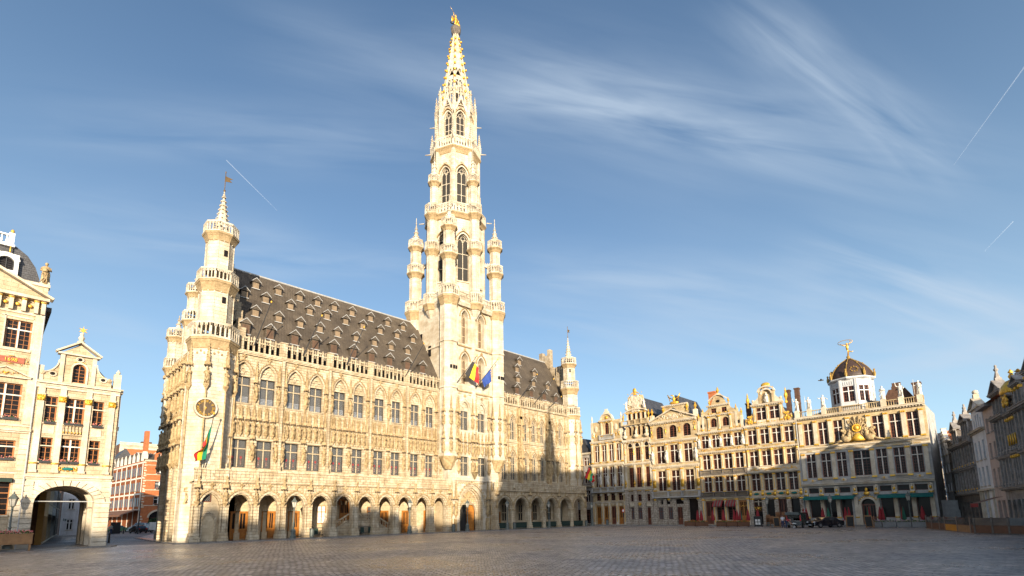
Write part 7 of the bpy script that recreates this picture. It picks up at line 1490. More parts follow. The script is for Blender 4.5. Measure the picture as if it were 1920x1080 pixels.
# ================================================================ lamps
def lamp_post(label, loc, hgt=4.4, wall=False):
    t = thing('street_lamp', label, 'street lamp', loc, 0, 'old lanterns on iron posts'); s = hgt/4.4
    b = MB(); b.lathe([(.34, 0), (.34, .25), (.26, .3), (.26, .75), (.3, .8), (.2, .95), (.14, 1.05)], 8, 0, 0); b.build('base', lampgreen, t)
    b = MB(); b.lathe([(.11, 1.0), (.085, 1.6), (.12, 1.65), (.075, 1.75), (.06, 3.1*s), (.11, 3.15*s), (.06, 3.25*s), (.16, 3.4*s)], 8, 0, 0); b.tube([(-.35, 0, 3.05*s), (.35, 0, 3.05*s)], .025, 5); b.build('post', lampgreen, t)
    b = MB(); b.lathe([(.15, 3.42*s), (.27, 4.0*s)], 6, 0, 0, 0); lo = b.build('lantern', lampglass, t)
    b = MB()
    for k in range(6): a = k*math.pi/3; b.tube([(.155*math.cos(a), .155*math.sin(a), 3.4*s), (.28*math.cos(a), .28*math.sin(a), 4.0*s)], .016, 4)
    b.lathe([(.36, 3.98*s), (.34, 4.05*s), (.16, 4.28*s), (.14, 4.36*s), (.05, 4.42*s), (.06, 4.5*s), (.01, 4.6*s)], 6, 0, 0, 0); b.build('lantern_cap', lampgreen, lo); return t
l0 = lamp_post('grey green lantern post before the third arcade arch of the long wing', (25.0, 58.7, .1))
dup(l0, (40.5, 58.7, .1), 0, 'grey green lantern post before the arches left of the portal')
dup(l0, (50.6, 58.7, .1), 0, 'grey green lantern post standing in front of the great portal')
dup(l0, (58.5, 58.3, .1), 0, 'sunlit lantern post at the first arch right of the portal')
dup(l0, (68.6, 58.3, .1), 0, 'grey lantern post midway along the shaded right arcade')
dup(l0, (80.6, 58.0, .0), 0, 'lantern post at the far right corner of the town hall')
dup(l0, (2.05, 58.7, .2), 0, 'lantern post beside the flower planters at the left edge')
dup(l0, (86.2, 28.7, 0), 0, 'lantern post before the gilt cartouche guild house')
dup(l0, (86.2, 20.0, 0), 0, 'lantern post behind the dark parked saloon car')
dup(l0, (86.2, 10.9, 0), 0, 'lantern post among umbrellas right of the arched guild door')
for (x, y, z), lab in (((20.3, 112, 0), 'tall modern lamp pole beside the brick corner house'), ((24.2, 112, 0), 'tall lamp pole at the right side of the side street')):
    t = thing('lamp_pole', lab, 'lamp pole', (x, y, z)); b = MB(); b.lathe([(.12, 0), (.1, 2), (.06, 7.2)], 8, 0, 0); b.build('pole', iron, t); b = MB(); b.tube([(0, 0, 7.1), (-.3, 0, 7.4), (-.9, 0, 7.45)], .05); b.cbox(-1.0, 0, 7.38, .6, .25, .14); b.build('lamp_head', lampgreen, t)
# ================================================================ flags
def flagpole(label, a, b, r=.06, gilt=True):
    """pole from foot a to tip b; thing stands at the foot"""
    t = thing('flagpole', label, 'flagpole', a, 0, None); v = Vector(b)-Vector(a); m = MB(); m.tube([(0, 0, 0), v], r, 7, None, r*.6); m.build('pole', black, t)
    m = MB(); m.blob(*v, .11, .11, .16, n=7, k=5); m.blob(v.x*.99, v.y*.99, v.z*.985, .08, .08, .08); m.build('gilt_finial', gold, t, True); return t
def flag(label, pts_top, pts_bot, mats, name='flag', n=3, along=14, sw=.12, vertical=False):
    """cloth hanging from the pole: pts_top = edge on the pole (A,B), pts_bot = free edge; stripes run along the pole edge"""
    A, B = Vector(pts_top[0]), Vector(pts_top[1]); C, D = Vector(pts_bot[0]), Vector(pts_bot[1]); U, V_ = 18, 12; vs = []; fs = []; ms = []
    nrm = (B-A).cross(C-A).normalized()
    for i in range(U+1):
        for j in range(V_+1):
            u, v = i/U, j/V_; P = A.lerp(B, u).lerp(C.lerp(D, u), v); P += nrm*sw*math.sin(u*9+v*2.5)*v+nrm*sw*.5*math.sin(v*7+u*3)*v; vs.append(tuple(P))
    for i in range(U):
        for j in range(V_): fs.append((i*(V_+1)+j, (i+1)*(V_+1)+j, (i+1)*(V_+1)+j+1, i*(V_+1)+j+1)); ms.append(min(n-1, int((i if vertical else j)/(U if vertical else V_)*n)))
    c = Vector(A); me = MB(); me.v = [(x-c.x, y-c.y, z-c.z) for x, y, z in vs]; me.f = fs; me.m = ms
    o = me.build(name, mats, None, True); o.location = c; return o
# brussels-coloured flag on the left turret, hanging in red, yellow and green folds
flagpole('dark flagpole leaning out below the turret clock', (16.1, 60.6, 7.5), (16.35, 59.2, 13.2))
o = flag('', ((16.3, 59.3, 12.2), (16.15, 60.2, 8.5)), ((15.7, 59.2, 9.9), (14.75, 59.6, 8.1)), [greenf, yellow, red], 'flag', sw=.22); tag(o, 'green, yellow and red flag hanging limp below the turret clock', 'flag', 'flags hanging on the town hall')
flagpole('dark flagpole holding the black, yellow and red flag on the tower', (49.9, 60.9, 22.2), (52.6, 58.6, 27.1))
o = flag('', ((52.1, 59.05, 26.2), (51.1, 59.85, 24.1)), ((53.0, 58.8, 25.2), (53.3, 59.0, 22.7)), [black, yellow, red], 'flag', sw=.15); o.data.polygons.foreach_set('material_index', [min(2, int((k % 12)/4)) for k in range(len(o.data.polygons))]); tag(o, 'black, yellow and red flag on the tower', 'flag', 'flags hanging on the town hall')
flagpole('dark flagpole holding the blue flag on the tower', (54.1, 60.9, 22.4), (57.1, 58.6, 27.4))
o = flag('', ((56.2, 59.3, 25.8), (55.0, 60.2, 23.9)), ((56.1, 59.1, 23.6), (54.9, 59.5, 22.6)), [blue], 'flag', n=1, sw=.2); tag(o, 'blue flag with gold stars on the tower', 'flag', 'flags hanging on the town hall')
sm = MB()
for k in range(5): sm.blob(-.35+.08*k, -.28, -.6-.35*k, .07, .03, .07, n=5, k=3)
sm.build('gold_stars', gold, o)
flagpole('dark flagpole leaning out at the right corner turret', (80.9, 60.3, 7.6), (82.3, 59.3, 11.8))
o = flag('', ((82.2, 59.4, 11.2), (81.4, 59.9, 9.2)), ((83.7, 59.3, 9.4), (83.6, 59.4, 8.2)), [red, yellow, greenf, red], 'flag', n=4, sw=.18); tag(o, 'red, yellow and green flag at the right corner turret', 'flag', 'flags hanging on the town hall')
for (x0, x1), lab in zip(((20.9, 21.9), (26.7, 28.1), (32.6, 34.0), (41.8, 43.8), (65.7, 68.9), (69.9, 73.6), (74.2, 75.7)), ('first bare pole above the long wing balustrade, nearest the left turret', 'second bare pole above the long wing balustrade', 'third bare pole above the long wing balustrade', 'bare pole on the balustrade close to the tower', 'bare pole right of the tower on the short wing', 'middle bare pole on the short wing', 'shortest bare pole beside the right turret')):
    flagpole(lab, (x0, 62.3, 22.4), (x1, 60.5, 24.4 if x0 > 74 else 27.5), .07)
# ================================================================ vehicles
def wheel(parent, x, y, r=.33, w_=.2, ax='y'):
    b = MB(); pr = [(r*.55, -w_/2), (r*.9, -w_/2), (r, -w_*.3), (r, w_*.3), (r*.9, w_/2), (r*.55, w_/2)]; q = MB(); q.lathe(pr, 16, 0, 0, 0, cap=False)
    b.add([(a, c, d) for a, d, c in q.v], q.f); o = b.build('wheel', tyre, parent, loc=(x, y, r)); b = MB(); q = MB(); q.lathe([(r*.58, -w_*.4), (r*.58, w_*.4)], 12, 0, 0, 0); b.add([(a, c, d) for a, d, c in q.v], q.f); b.build('rim', rimm, o); return o
def car(label, loc, rz, paint=carblack, kind='saloon', lights=True):
    """length along local x, nose towards +x"""
    t = thing('parked_car', label, 'car', loc, rz, 'parked cars')
    if kind == 'saloon':
        out = [(-2.2, .35), (-2.25, .6), (-2.2, .9), (-1.55, .98), (-.95, 1.38), (-.2, 1.45), (.45, 1.38), (1.05, 1.0), (1.9, .86), (2.22, .68), (2.25, .38), (1.9, .28), (-1.9, .28)]
        cab = [(-1.4, 1.0), (-.9, 1.34), (-.2, 1.40), (.4, 1.34), (.92, 1.0)]
    else:
        out = [(-2.2, .35), (-2.25, .9), (-2.2, 1.5), (-2.0, 1.85), (-.4, 1.92), (.5, 1.85), (1.15, 1.2), (1.95, 1.02), (2.2, .75), (2.2, .38), (1.9, .28), (-1.9, .28)]
        cab = [(-1.9, 1.15), (-1.85, 1.75), (-.4, 1.82), (.42, 1.76), (.95, 1.15)]
    hw = .86; b = MB(); n = len(out)
    secs = [(-hw, .55, .86), (-hw*.98, 0, 1), (hw*.98, 0, 1), (hw, .55, .86)]
    vs = []
    for k, y in enumerate((-hw, -hw*.9, hw*.9, hw)):
        for x, z in out:
            f = 1 if abs(y) < hw else .97; tuck = 1-.16*max(0, (z-.95)) if abs(y) <= hw else 1; tk = max(0, z-.95)*.22; vs.append((x*f, y-(tk if y > 0 else -tk), z if abs(y) < hw else .3+(z-.3)*.96))
    fs = [tuple(range(n)), tuple(range(4*n-1, 3*n-1, -1))]
    for k in range(3):
        for i in range(n): j = (i+1) % n; fs.append((k*n+j, k*n+i, (k+1)*n+i, (k+1)*n+j))
    b.add(vs, fs); bo = b.build('body', paint, t)
    gls = MB()
    for sg in (-1, 1):
        y = sg*(hw-.02); gls.add([(x, y-sg*max(0, z-.95)*.22+sg*.035, z) for x, z in cab], [tuple(range(len(cab)))])
    xa, za, xb, zb = (cab[-2][0]+.08, cab[-2][1], cab[-1][0]+.10, cab[-1][1]+.02); gls.add([(xa, -.66, za+.02), (xa, .66, za+.02), (xb, .74, zb+.02), (xb, -.74, zb+.02)], [(0, 1, 2, 3)])
    xa, za, xb, zb = (cab[1][0]-.07, cab[1][1], cab[0][0]-.12, cab[0][1]+.02); gls.add([(xa, -.64, za+.02), (xa, .64, za+.02), (xb, .72, zb+.02), (xb, -.72, zb+.02)], [(3, 2, 1, 0)]); gls.build('windows', carglass, t)
    for sg in (-1, 1):
        m = MB(); m.blob(2.08, sg*.62, .72, .16, .2, .09, n=8, k=5); m.build('headlight', headl, t, True); m = MB(); m.box(-2.27, -2.18, sg*.62-.14, sg*.62+.14, .75, .95); m.build('tail_light', taill, t)
        m = MB(); m.blob(.75, sg*.98, 1.02, .1, .09, .07, n=6, k=4); m.build('wing_mirror', paint, t)
    m = MB(); m.box(2.2, 2.27, -.5, .5, .42, .66); m.build('grille', iron, t); m = MB(); m.box(2.26, 2.29, -.26, .26, .34, .44); m.build('number_plate', white, t)
    for x in (-1.38, 1.38):
        for y in (-.80, .80): wheel(t, x, y)
    return t
car('dark saloon car parked nose-left before the widest guild house', (79.4, 19.3, 0), R(143))
# open-backed van
t = thing('parked_van', 'black van with its rear hatch open before the guild houses', 'van', (79.0, 22.4, 0), R(2))
b = MB(); out = [(-2.3, .4), (-2.3, 1.0)]
b.box(-2.2, 1.0, -.92, -.86, .4, 1.95); b.box(-2.2, 1.0, .86, .92, .4, 1.95); b.box(-2.2, 1.0, -.86, .86, .4, .6); b.box(-2.25, 1.0, -.92, .92, 1.95, 2.02); b.box(-2.3, -2.2, -.9, .9, .4, .85); b.prism([(1.0, .4), (1.0, 2.0), (1.3, 1.95), (2.0, 1.2), (2.7, 1.05), (2.85, .75), (2.8, .4)], -.9, .9); b.build('body', carblack, t)
b = MB(); b.box(-2.95, -2.15, -.85, .85, 2.0, 2.08); b.box(-2.98, -2.9, -.85, .85, 1.75, 2.05); b.build('open_hatch', carblack, t); b = MB(); b.box(-1.2, -.2, -.95, -.92, 1.2, 1.8); b.box(0, .9, -.95, -.92, 1.2, 1.8); b.box(-1.2, -.2, .92, .95, 1.2, 1.8); b.box(0, .9, .92, .95, 1.2, 1.8); b.build('windows', carglass, t)
for sg in (-1, 1): b = MB(); b.box(-2.32, -2.26, sg*.82-.07, sg*.82+.07, .9, 1.7); b.build('tail_light', taill, t)
b = MB(); b.box(-2.34, -2.3, -.26, .26, .55, .67); b.build('number_plate', white, t); b = MB(); b.box(-2.0, -1.2, -.8, .1, .6, 1.0); b.box(-1.9, -1.3, .2, .8, .6, 1.3); b.build('load', conc, t)
b = MB(); b.tube([(-1.8, -.8, 2.12), (1.0, -.8, 2.12)], .03); b.tube([(-1.8, .8, 2.12), (1.0, .8, 2.12)], .03); b.build('roof_rail', lead, t)
for x in (-1.5, 1.9):
    for y in (-.84, .84): wheel(t, x, y, .34)
car('dark small car in the middle of the side street', (21.6, 119, 0), R(97), carblack, 'saloon'); car('silver hatchback beside the white trailer in the side street', (25.8, 124, 0), R(60), carsilver, 'van'); car('silver car behind the lamp pole in the side street', (24.0, 131, 0), R(120), carsilver, 'van'); car('green car far behind the dark small car', (21.2, 137, 0), R(30), mat('green_car_paint', (.06, .16, .05), .3), 'saloon')
t = thing('box_trailer', 'white box trailer with a rounded shrub behind it in the side street', 'trailer', (24.3, 116.5, 0), R(10)); b = MB(); b.box(-1.3, .2, -.8, .8, .6, 2.0); b.box(.25, 1.3, -.8, .8, .6, 2.0); b.build('box', white, t); b = MB(); b.tube([(-1.3, 0, .5), (-2.2, 0, .5)], .05); b.build('drawbar', iron, t); wheel(t, .3, -.8, .3); wheel(t, .3, .8, .3)
rd = random.Random(4); b = MB()
for k in range(500):
    a, e = rd.uniform(0, 6.28), math.acos(rd.uniform(-.2, 1)); r_ = rd.uniform(.75, 1.15); p = Vector((1.5*r_*math.sin(e)*math.cos(a), r_*math.sin(e)*math.sin(a), 1.9+.9*r_*math.cos(e))); q = Vector((rd.uniform(-1, 1), rd.uniform(-1, 1), rd.uniform(-1, 1))).normalized()*.14; q2 = q.cross(Vector((0, 0, 1))); b.add([p+q, p+q2, p-q, p-q2], [(0, 1, 2, 3)])
t = thing('shrub', 'rounded dark green shrub behind the white trailer', 'shrub', (25, 121, 0)); b.build('foliage', leaf, t); b = MB(); b.lathe([(.5, 0), (.6, 1.2)], 8, 0, 0); b.build('planter_tub', conc, t)
# ================================================================ people
def person(label, loc, rz, pose, top, bottom, hairc=hair, item=None):
    """skin-modifier body over a posed skeleton, baked to one mesh, cloth and hair as children"""
    t = thing('person', label, 'person', loc, rz)
    P = pose
    def grow(name, chains, m):
        me = bpy.data.meshes.new(name); vs = []; es = []; rs = []; idx = {}
        for ch in chains:
            prev = None
            for key, p, r in ch:
                if key not in idx: idx[key] = len(vs); vs.append(p); rs.append(r)
                if prev is not None: es.append((idx[prev], idx[key]))
                prev = key
        me.from_pydata(vs, es, []); o = bpy.data.objects.new(name, me); COL.objects.link(o); md = o.modifiers.new('s', 'SKIN'); md.use_smooth_shade = True
        for i, sv in enumerate(me.skin_vertices[0].data): sv.radius = (rs[i], rs[i]) if not isinstance(rs[i], tuple) else rs[i]
        me.skin_vertices[0].data[0].use_root = True; o.modifiers.new('u', 'SUBSURF').levels = 1
        dg = bpy.context.evaluated_depsgraph_get(); nm = bpy.data.meshes.new_from_object(o.evaluated_get(dg)); bpy.data.objects.remove(o); no = bpy.data.objects.new(name, nm); nm.materials.clear(); nm.materials.append(m); COL.objects.link(no); no.parent = t
        nm.polygons.foreach_set('use_smooth', [True]*len(nm.polygons)); return no
    def lerp(a, b, u): return tuple(a[i]+(b[i]-a[i])*u for i in range(3))
    pel, ch, nk, hd = P['pelvis'], P['chest'], P['neck'], P['head']
    chains = [[('pel', pel, .13), ('w', lerp(pel, ch, .5), .12), ('ch', ch, .14), ('nk', nk, .055), ('hd', hd, .09), ('top', P['crown'], .07)]]
    for s in 'LR':
        chains.append([('pel', pel, .13), ('h'+s, P['hip'+s], .09), ('k'+s, P['knee'+s], .058), ('a'+s, P['ankle'+s], .038), ('t'+s, P['toe'+s], .035)])
        chains.append([('ch', ch, .14), ('s'+s, P['sh'+s], .06), ('e'+s, P['elb'+s], .042), ('w'+s, P['wr'+s], .028), ('p'+s, P['palm'+s], .03)])
        w0, p0 = Vector(P['wr'+s]), Vector(P['palm'+s]); d = (p0-w0).normalized(); sd_ = d.cross(Vector((.3, .2, 1))).normalized()
        for f in range(4):
            L_ = (.07, .085, .08, .062)[f]; a = p0+sd_*(f-1.5)*.02+d*.01; chains.append([('p'+s, tuple(p0), .03), (s+'f%da' % f, tuple(a+d*L_*.5), .009), (s+'f%db' % f, tuple(a+d*L_+Vector((0, 0, -.015))), .008)])
        a = w0+d*.03+sd_*-.035; chains.append([('p'+s, tuple(p0), .03), (s+'tha', tuple(a+d*.03-sd_*.01), .010), (s+'thb', tuple(a+d*.07-sd_*.012), .009)])
    grow('body', chains, skin)
    up = [[('pel', pel, .145), ('w', lerp(pel, ch, .5), .14), ('ch', ch, .16), ('nk', lerp(ch, nk, .7), .085)]]
    for s in 'LR': up.append([('ch', ch, .16), ('s'+s, P['sh'+s], .078), ('e', lerp(P['sh'+s], P['elb'+s], .75), .06)] if s == 'L' else [('ch', ch, .16), ('s'+s, P['sh'+s], .078), ('e2', lerp(P['sh'+s], P['elb'+s], .75), .06)])
    grow('shirt', up, top)
    lo = []
    for s in 'LR': lo.append([('pel', pel, .15), ('h'+s, P['hip'+s], .105), ('k'+s, P['knee'+s], .075), ('a'+s, P['ankle'+s], .06)])
    grow('trousers', lo, bottom)
    b = MB(); hv = Vector(hd); cv = Vector(P['crown']); b.blob(*(hv.lerp(cv, .75)+Vector(P.get('back', (0, .02, 0)))), .095, .105, .1, n=10, k=7); b.build('hair', hairc, t, True)
    f_ = Vector(P.get('face', (0, -1, 0))); b = MB(); c = hv+f_*.1; b.blob(*c, .016, .02, .026, n=6, k=4)
    for s in (-1, 1): q = f_.cross(Vector((0, 0, 1))).normalized()*.035*s; b.blob(*(hv.lerp(cv, .35)+f_*.085+q), .012, .01, .008, n=6, k=4); b.blob(*(hv+q*2.6+Vector((0, 0, .01))), .012, .02, .028, n=6, k=4)
    b.build('face_features', skin, t, True)
    for s in 'LR': a, z = Vector(P['ankle'+s]), Vector(P['toe'+s]); b = MB(); b.tube([(a.x, a.y, .05), tuple(z.lerp(a, .3)), (z.x, z.y, .04)], .05, 8, None, .045); b.build('shoe', iron, t, True)
    return t
bend = dict(pelvis=(0, .10, .92), chest=(-.30, 0, 1.12), neck=(-.44, -.02, 1.10), head=(-.55, -.03, 1.05), crown=(-.66, -.03, 1.02), face=(-.4, 0, -.9), back=(.02, 0, .05), hipL=(.0, -.0, .88), kneeL=(.02, -.04, .47), ankleL=(.05, 0, .08), toeL=(-.12, -.06, .04), hipR=(0, .2, .88), kneeR=(-.02, .22, .47), ankleR=(.1, .22, .08), toeR=(-.07, .2, .04),
            shL=(-.33, -.18, 1.1), elbL=(-.40, -.2, .82), wrL=(-.58, -.18, .62), palmL=(-.63, -.17, .55), shR=(-.33, .18, 1.1), elbR=(-.38, .22, .82), wrR=(-.52, .2, .6), palmR=(-.56, .2, .53))
stand = dict(pelvis=(0, 0, .93), chest=(0, 0, 1.3), neck=(0, 0, 1.46), head=(0, -.02, 1.58), crown=(0, -.01, 1.68), hipL=(-.09, 0, .88), kneeL=(-.1, -.03, .48), ankleL=(-.11, 0, .08), toeL=(-.12, -.16, .04), hipR=(.09, 0, .88), kneeR=(.1, -.02, .48), ankleR=(.12, .05, .08), toeR=(.14, -.1, .04),
             shL=(-.19, 0, 1.38), elbL=(-.24, .02, 1.1), wrL=(-.25, -.1, .86), palmL=(-.25, -.13, .79), shR=(.19, 0, 1.38), elbR=(.25, .02, 1.1), wrR=(.24, -.1, .86), palmR=(.24, -.13, .79))
person('person in crimson shirt and jeans bending over a bucket behind the van', (75.6, 22.9, 0), R(90), bend, pink, jeans)
t = thing('bucket', 'small pale bucket on the setts beneath the bending person', 'bucket', (75.9, 22.1, 0)); b = MB(); b.lathe([(.12, 0), (.16, .3), (.17, .3), (.15, .28)], 12, 0, 0); b.build('pail', lead, t); b = MB(); b.tube([(-.16, 0, .3), (-.1, 0, .42), (.1, 0, .42), (.16, 0, .3)], .01); b.build('handle', iron, t)
lean = dict(stand); person('person in a white shirt leaning at the back of the van', (76.4, 23.6, 0), R(-90), lean, mat('white_shirt', (.6, .62, .66), .85), jeans)
person('pedestrian in pale clothes on the pavement left of the side street', (17.2, 117, .0), R(20), stand, mat('grey_jacket', (.3, .3, .28), .9), jeans)
person('walker in dark coat at the foot of the shaded row', (96.5, 9.2, .0), R(-70), stand, black, black); person('second walker in dark coat beside the pale hoarding', (97.5, 8.3, .0), R(-50), stand, jeans, black)
# ================================================================ terraces, planters and boards
def umbrella(label, loc, m1, m2=None):
    t = thing('closed_umbrella', label, 'umbrella', loc, random.Random(int(loc[1]*13)).uniform(0, 6), 'closed terrace umbrellas'); b = MB(); b.tube([(0, 0, 0), (0, 0, 2.7)], .03); b.build('pole', planter, t)
    b = MB(); n = 12; vs = []; fs = []; prof = [(.20, .9), (.24, 1.1), (.19, 1.6), (.12, 2.2), (.03, 2.65)]
    for k, (r_, z) in enumerate(prof):
        for i in range(n): a = 2*math.pi*i/n; q = r_*(1+.28*(i % 2)); vs.append((q*math.cos(a), q*math.sin(a), z))
    for k in range(len(prof)-1):
        for i in range(n): j = (i+1) % n; fs.append((k*n+i, k*n+j, (k+1)*n+j, (k+1)*n+i))
    b.v = vs; b.f = fs; b.m = [0 if (q % n) < 8 else 1 for q in range(len(fs))]; b.build('canopy', [m1, m2 or m1], t)
    b = MB(); b.lathe([(.3, 0), (.3, .1), (.06, .16)], 10, 0, 0); b.build('base', conc, t); return t
for x, y, m1, m2, lab in ((85.2, 39.6, redc, None, 'red closed umbrella left of the other at the striped-blind house'), (85.3, 39.0, redc, None, 'red closed umbrella second from the left at the striped-blind house'), (84.4, 34.9, redc, None, 'red closed umbrella between the striped blinds'), (84.3, 36.6, redc, None, 'slim red closed umbrella left of the lantern gap'),
                       (84.9, 33.4, redc, greenc, 'red and green closed umbrella at the right blind'), (84.9, 32.9, redc, None, 'red closed umbrella of the tight pair near the timber door'), (84.9, 32.4, greenc, redc, 'green and red closed umbrella beside the tight pair'), (83.2, 30.6, redc, None, 'red closed umbrella before the gilt cartouche house'), (83.3, 29.2, redc, None, 'red closed umbrella above the wicker chair stacks'),
                       (84.5, 23.2, redc, greenc, 'red umbrella with green fold left of the dark saloon'), (84.5, 22.8, redc, None, 'thin red umbrella left of the dark saloon'), (84.5, 20.7, redc, None, 'red umbrella just behind the dark saloon'), (84.5, 20.0, greenc, redc, 'green umbrella by the lantern behind the saloon'), (84.5, 17.9, redc, None, 'red umbrella left of the arched door, outer one'), (84.5, 17.5, redc, greenc, 'red umbrella left of the arched door, inner one'),
                       (84.5, 15.2, redc, greenc, 'red umbrella in front of the arched guild door'), (84.5, 13.9, redc, None, 'narrow red umbrella right of the arched door'), (84.5, 13.6, redc, greenc, 'red umbrella second right of the arched door'), (84.5, 11.4, greenc, redc, 'green umbrella left of the right-hand lantern'), (84.5, 9.4, redc, None, 'red umbrella nearest the terrace screens')):
    umbrella(lab, (x, y, 0), m1, m2)
def planter_box(label, loc, L_, fl, rz=R(-90), hh=.7, mm=planter, legs=False, cat='planter'):
    t = thing('flower_planter', label, cat, loc, rz, 'flower planters edging the terraces'); b = MB(); z0 = .55 if legs else .06; z1 = hh+(.5 if legs else 0)
    b.box(-L_/2, L_/2, -.25, .25, z0, z1); b.box(-L_/2-.03, L_/2+.03, -.28, .28, z1-.08, z1)
    for k in range(3): b.box(-L_/2, L_/2, -.27, -.25, z0+.1+k*(z1-z0)/3.3, z0+.13+k*(z1-z0)/3.3)
    b.build('trough', mm, t)
    for sx_ in (-1, 1): b = MB(); b.box(sx_*(L_/2-.12)-.06, sx_*(L_/2-.12)+.06, -.2, .2, 0, z0); b.build('foot', mm, t)
    b = MB(); rd = random.Random(int(loc[1]*31+loc[0]))
    for i in range(int(L_*95)):
        x, y, z = rd.uniform(-L_/2, L_/2), rd.uniform(-.28, .25), z1+abs(rd.gauss(.08, .08)); q = Vector((rd.uniform(-1, 1), rd.uniform(-1, 1), rd.uniform(-.3, 1))).normalized()
        if rd.random() < .5: b.blob(x, y, z+.05, .05, .05, .045, 1, 5, 3)
        else: s_ = q*.09; s2_ = q.cross(Vector((.2, .9, .1)))*.07; b.add([Vector((x, y, z))+s_, Vector((x, y, z))+s2_, Vector((x, y, z))-s_, Vector((x, y, z))-s2_], [(0, 1, 2, 3)], 0)
    b.build('flowers', [leaf, fl], t); return t
for k, (y, L_) in enumerate(((40.0, 1.9), (38.0, 1.9))): planter_box(['orange flower trough at the left end of the striped-blind terrace', 'orange flower trough second from the left at that terrace'][k], (83.2, y, 0), L_, flower_o)
for k, y in enumerate((34.9, 33.2, 31.5)): planter_box(['orange flower trough below the left striped blind', 'orange flower trough below the right striped blind', 'orange flower trough by the timber door'][k], (82.6, y-.4, 0), 1.6, flower_o)
for k, y in enumerate((20.0, 18.6)): planter_box(['grey violet flower trough behind the dark saloon', 'grey violet flower trough left of the leaning menu board'][k], (82.6, y, 0), 1.3, flower_v, mm=conc)
for k, y in enumerate((13.9, 12.4, 10.9, 9.4)): planter_box(['grey trough of violet and white flowers right of the menu boards', 'grey flower trough second right of the menu boards', 'grey flower trough under the right-hand lantern', 'grey flower trough touching the terrace screens'][k], (80.6, y, 0), 1.4, flower_v, mm=conc)
planter_box('light wood trough of pink flowers on legs at the left edge', (.2, 58.2, 0), 1.9, flower_r, rz=0, hh=.9, mm=boxwood, legs=True); planter_box('light wood trough of pink flowers on legs beside the lantern', (2.45, 58.2, 0), 2.0, flower_r, rz=0, hh=.9, mm=boxwood, legs=True)
def board(label, loc, rz, m=boxwood, face=chalk, w_=.9, hh=1.35, papers=False):
    t = thing('menu_board', label, 'menu board', loc, rz, 'folding menu boards'); b = MB()
    for x in (-w_/2, w_/2-.07): b.prism([(x, 0), (x+.07, 0), (x+.07, hh), (x, hh)], -.03, .03)
    b.box(-w_/2+.07, w_/2-.07, -.03, .03, hh-.16, hh); b.box(-w_/2+.07, w_/2-.07, -.03, .03, .1, .17); f = b.build('frame', m, t); f.rotation_euler.x = R(12)
    b = MB(); b.box(-w_/2+.07, w_/2-.07, -.02, .02, .17, hh-.16); f = b.build('panel', face, t); f.rotation_euler.x = R(12)
    if papers:
        for x in (-.19, .19):
            for z in (.35, .8): b = MB(); b.box(x-.15, x+.15, -.045, -.03, z, z+.35); o = b.build('menu_sheet', white, t); o.rotation_euler.x = R(12)
    b = MB(); b.box(-w_/2, -w_/2+.06, .25, .31, 0, hh*.95); b.box(w_/2-.06, w_/2, .25, .31, 0, hh*.95); f = b.build('rear_leg', m, t); f.rotation_euler.x = R(-6); return t
board('black-framed menu stand with four white sheets beside the wicker stacks', (81.2, 28.5, 0), R(-80), iron, chalk, 1.05, 1.6, True); board('wood-framed chalkboard between wicker stacks and van', (80.0, 25.5, 0), R(-85), w_=.8, hh=1.5)
board('wood-framed chalkboard leaning left of the arched guild door', (79.3, 16.4, 0), R(-70), w_=.85, hh=1.6); board('wood-framed chalkboard just right of the arched guild door', (79.3, 14.3, 0), R(-98), w_=.85, hh=1.6)
t0 = None
def chair_stack(label, loc, n, rz):
    t = thing('stacked_chairs', label, 'chair stack', loc, rz, 'stacked wicker terrace chairs')
    for k in range(n):
        b = MB(); z = k*.2; b.box(-.26, .26, -.24, .24, z+.42, z+.48); b.tube([(-.27, .2, z+.45), (-.29, .27, z+.95), (.29, .27, z+.95), (.27, .2, z+.45)], .03); b.box(-.24, .24, .22, .27, z+.6, z+.9); b.tube([(-.28, .25, z+.7), (-.31, -.2, z+.68), (-.27, -.22, z+.45)], .022); b.tube([(.28, .25, z+.7), (.31, -.2, z+.68), (.27, -.22, z+.45)], .022)
        o = b.build('chair', wicker, t)
    b = MB(); [b.tube([(x, y, 0), (x*.9, y*.9, .45)], .02) for x in (-.25, .25) for y in (-.22, .22)]; b.build('legs', wicker, t)
for k, (x, y, n, lab) in enumerate(((84, 28.0, 5, 'low stack of wicker chairs left of the taller ones'), (83.2, 27.2, 4, 'shortest wicker chair stack at the front'), (83.4, 26.3, 7, 'tall wicker chair stack in the middle'), (83.2, 25.4, 7, 'tall wicker chair stack nearest the van'))): chair_stack(lab, (x, y, 0), n, R(-80+k*9))
screenwood = mat('weathered_screen_wood', (.24, .17, .13), .7, var=.3, scale=3)
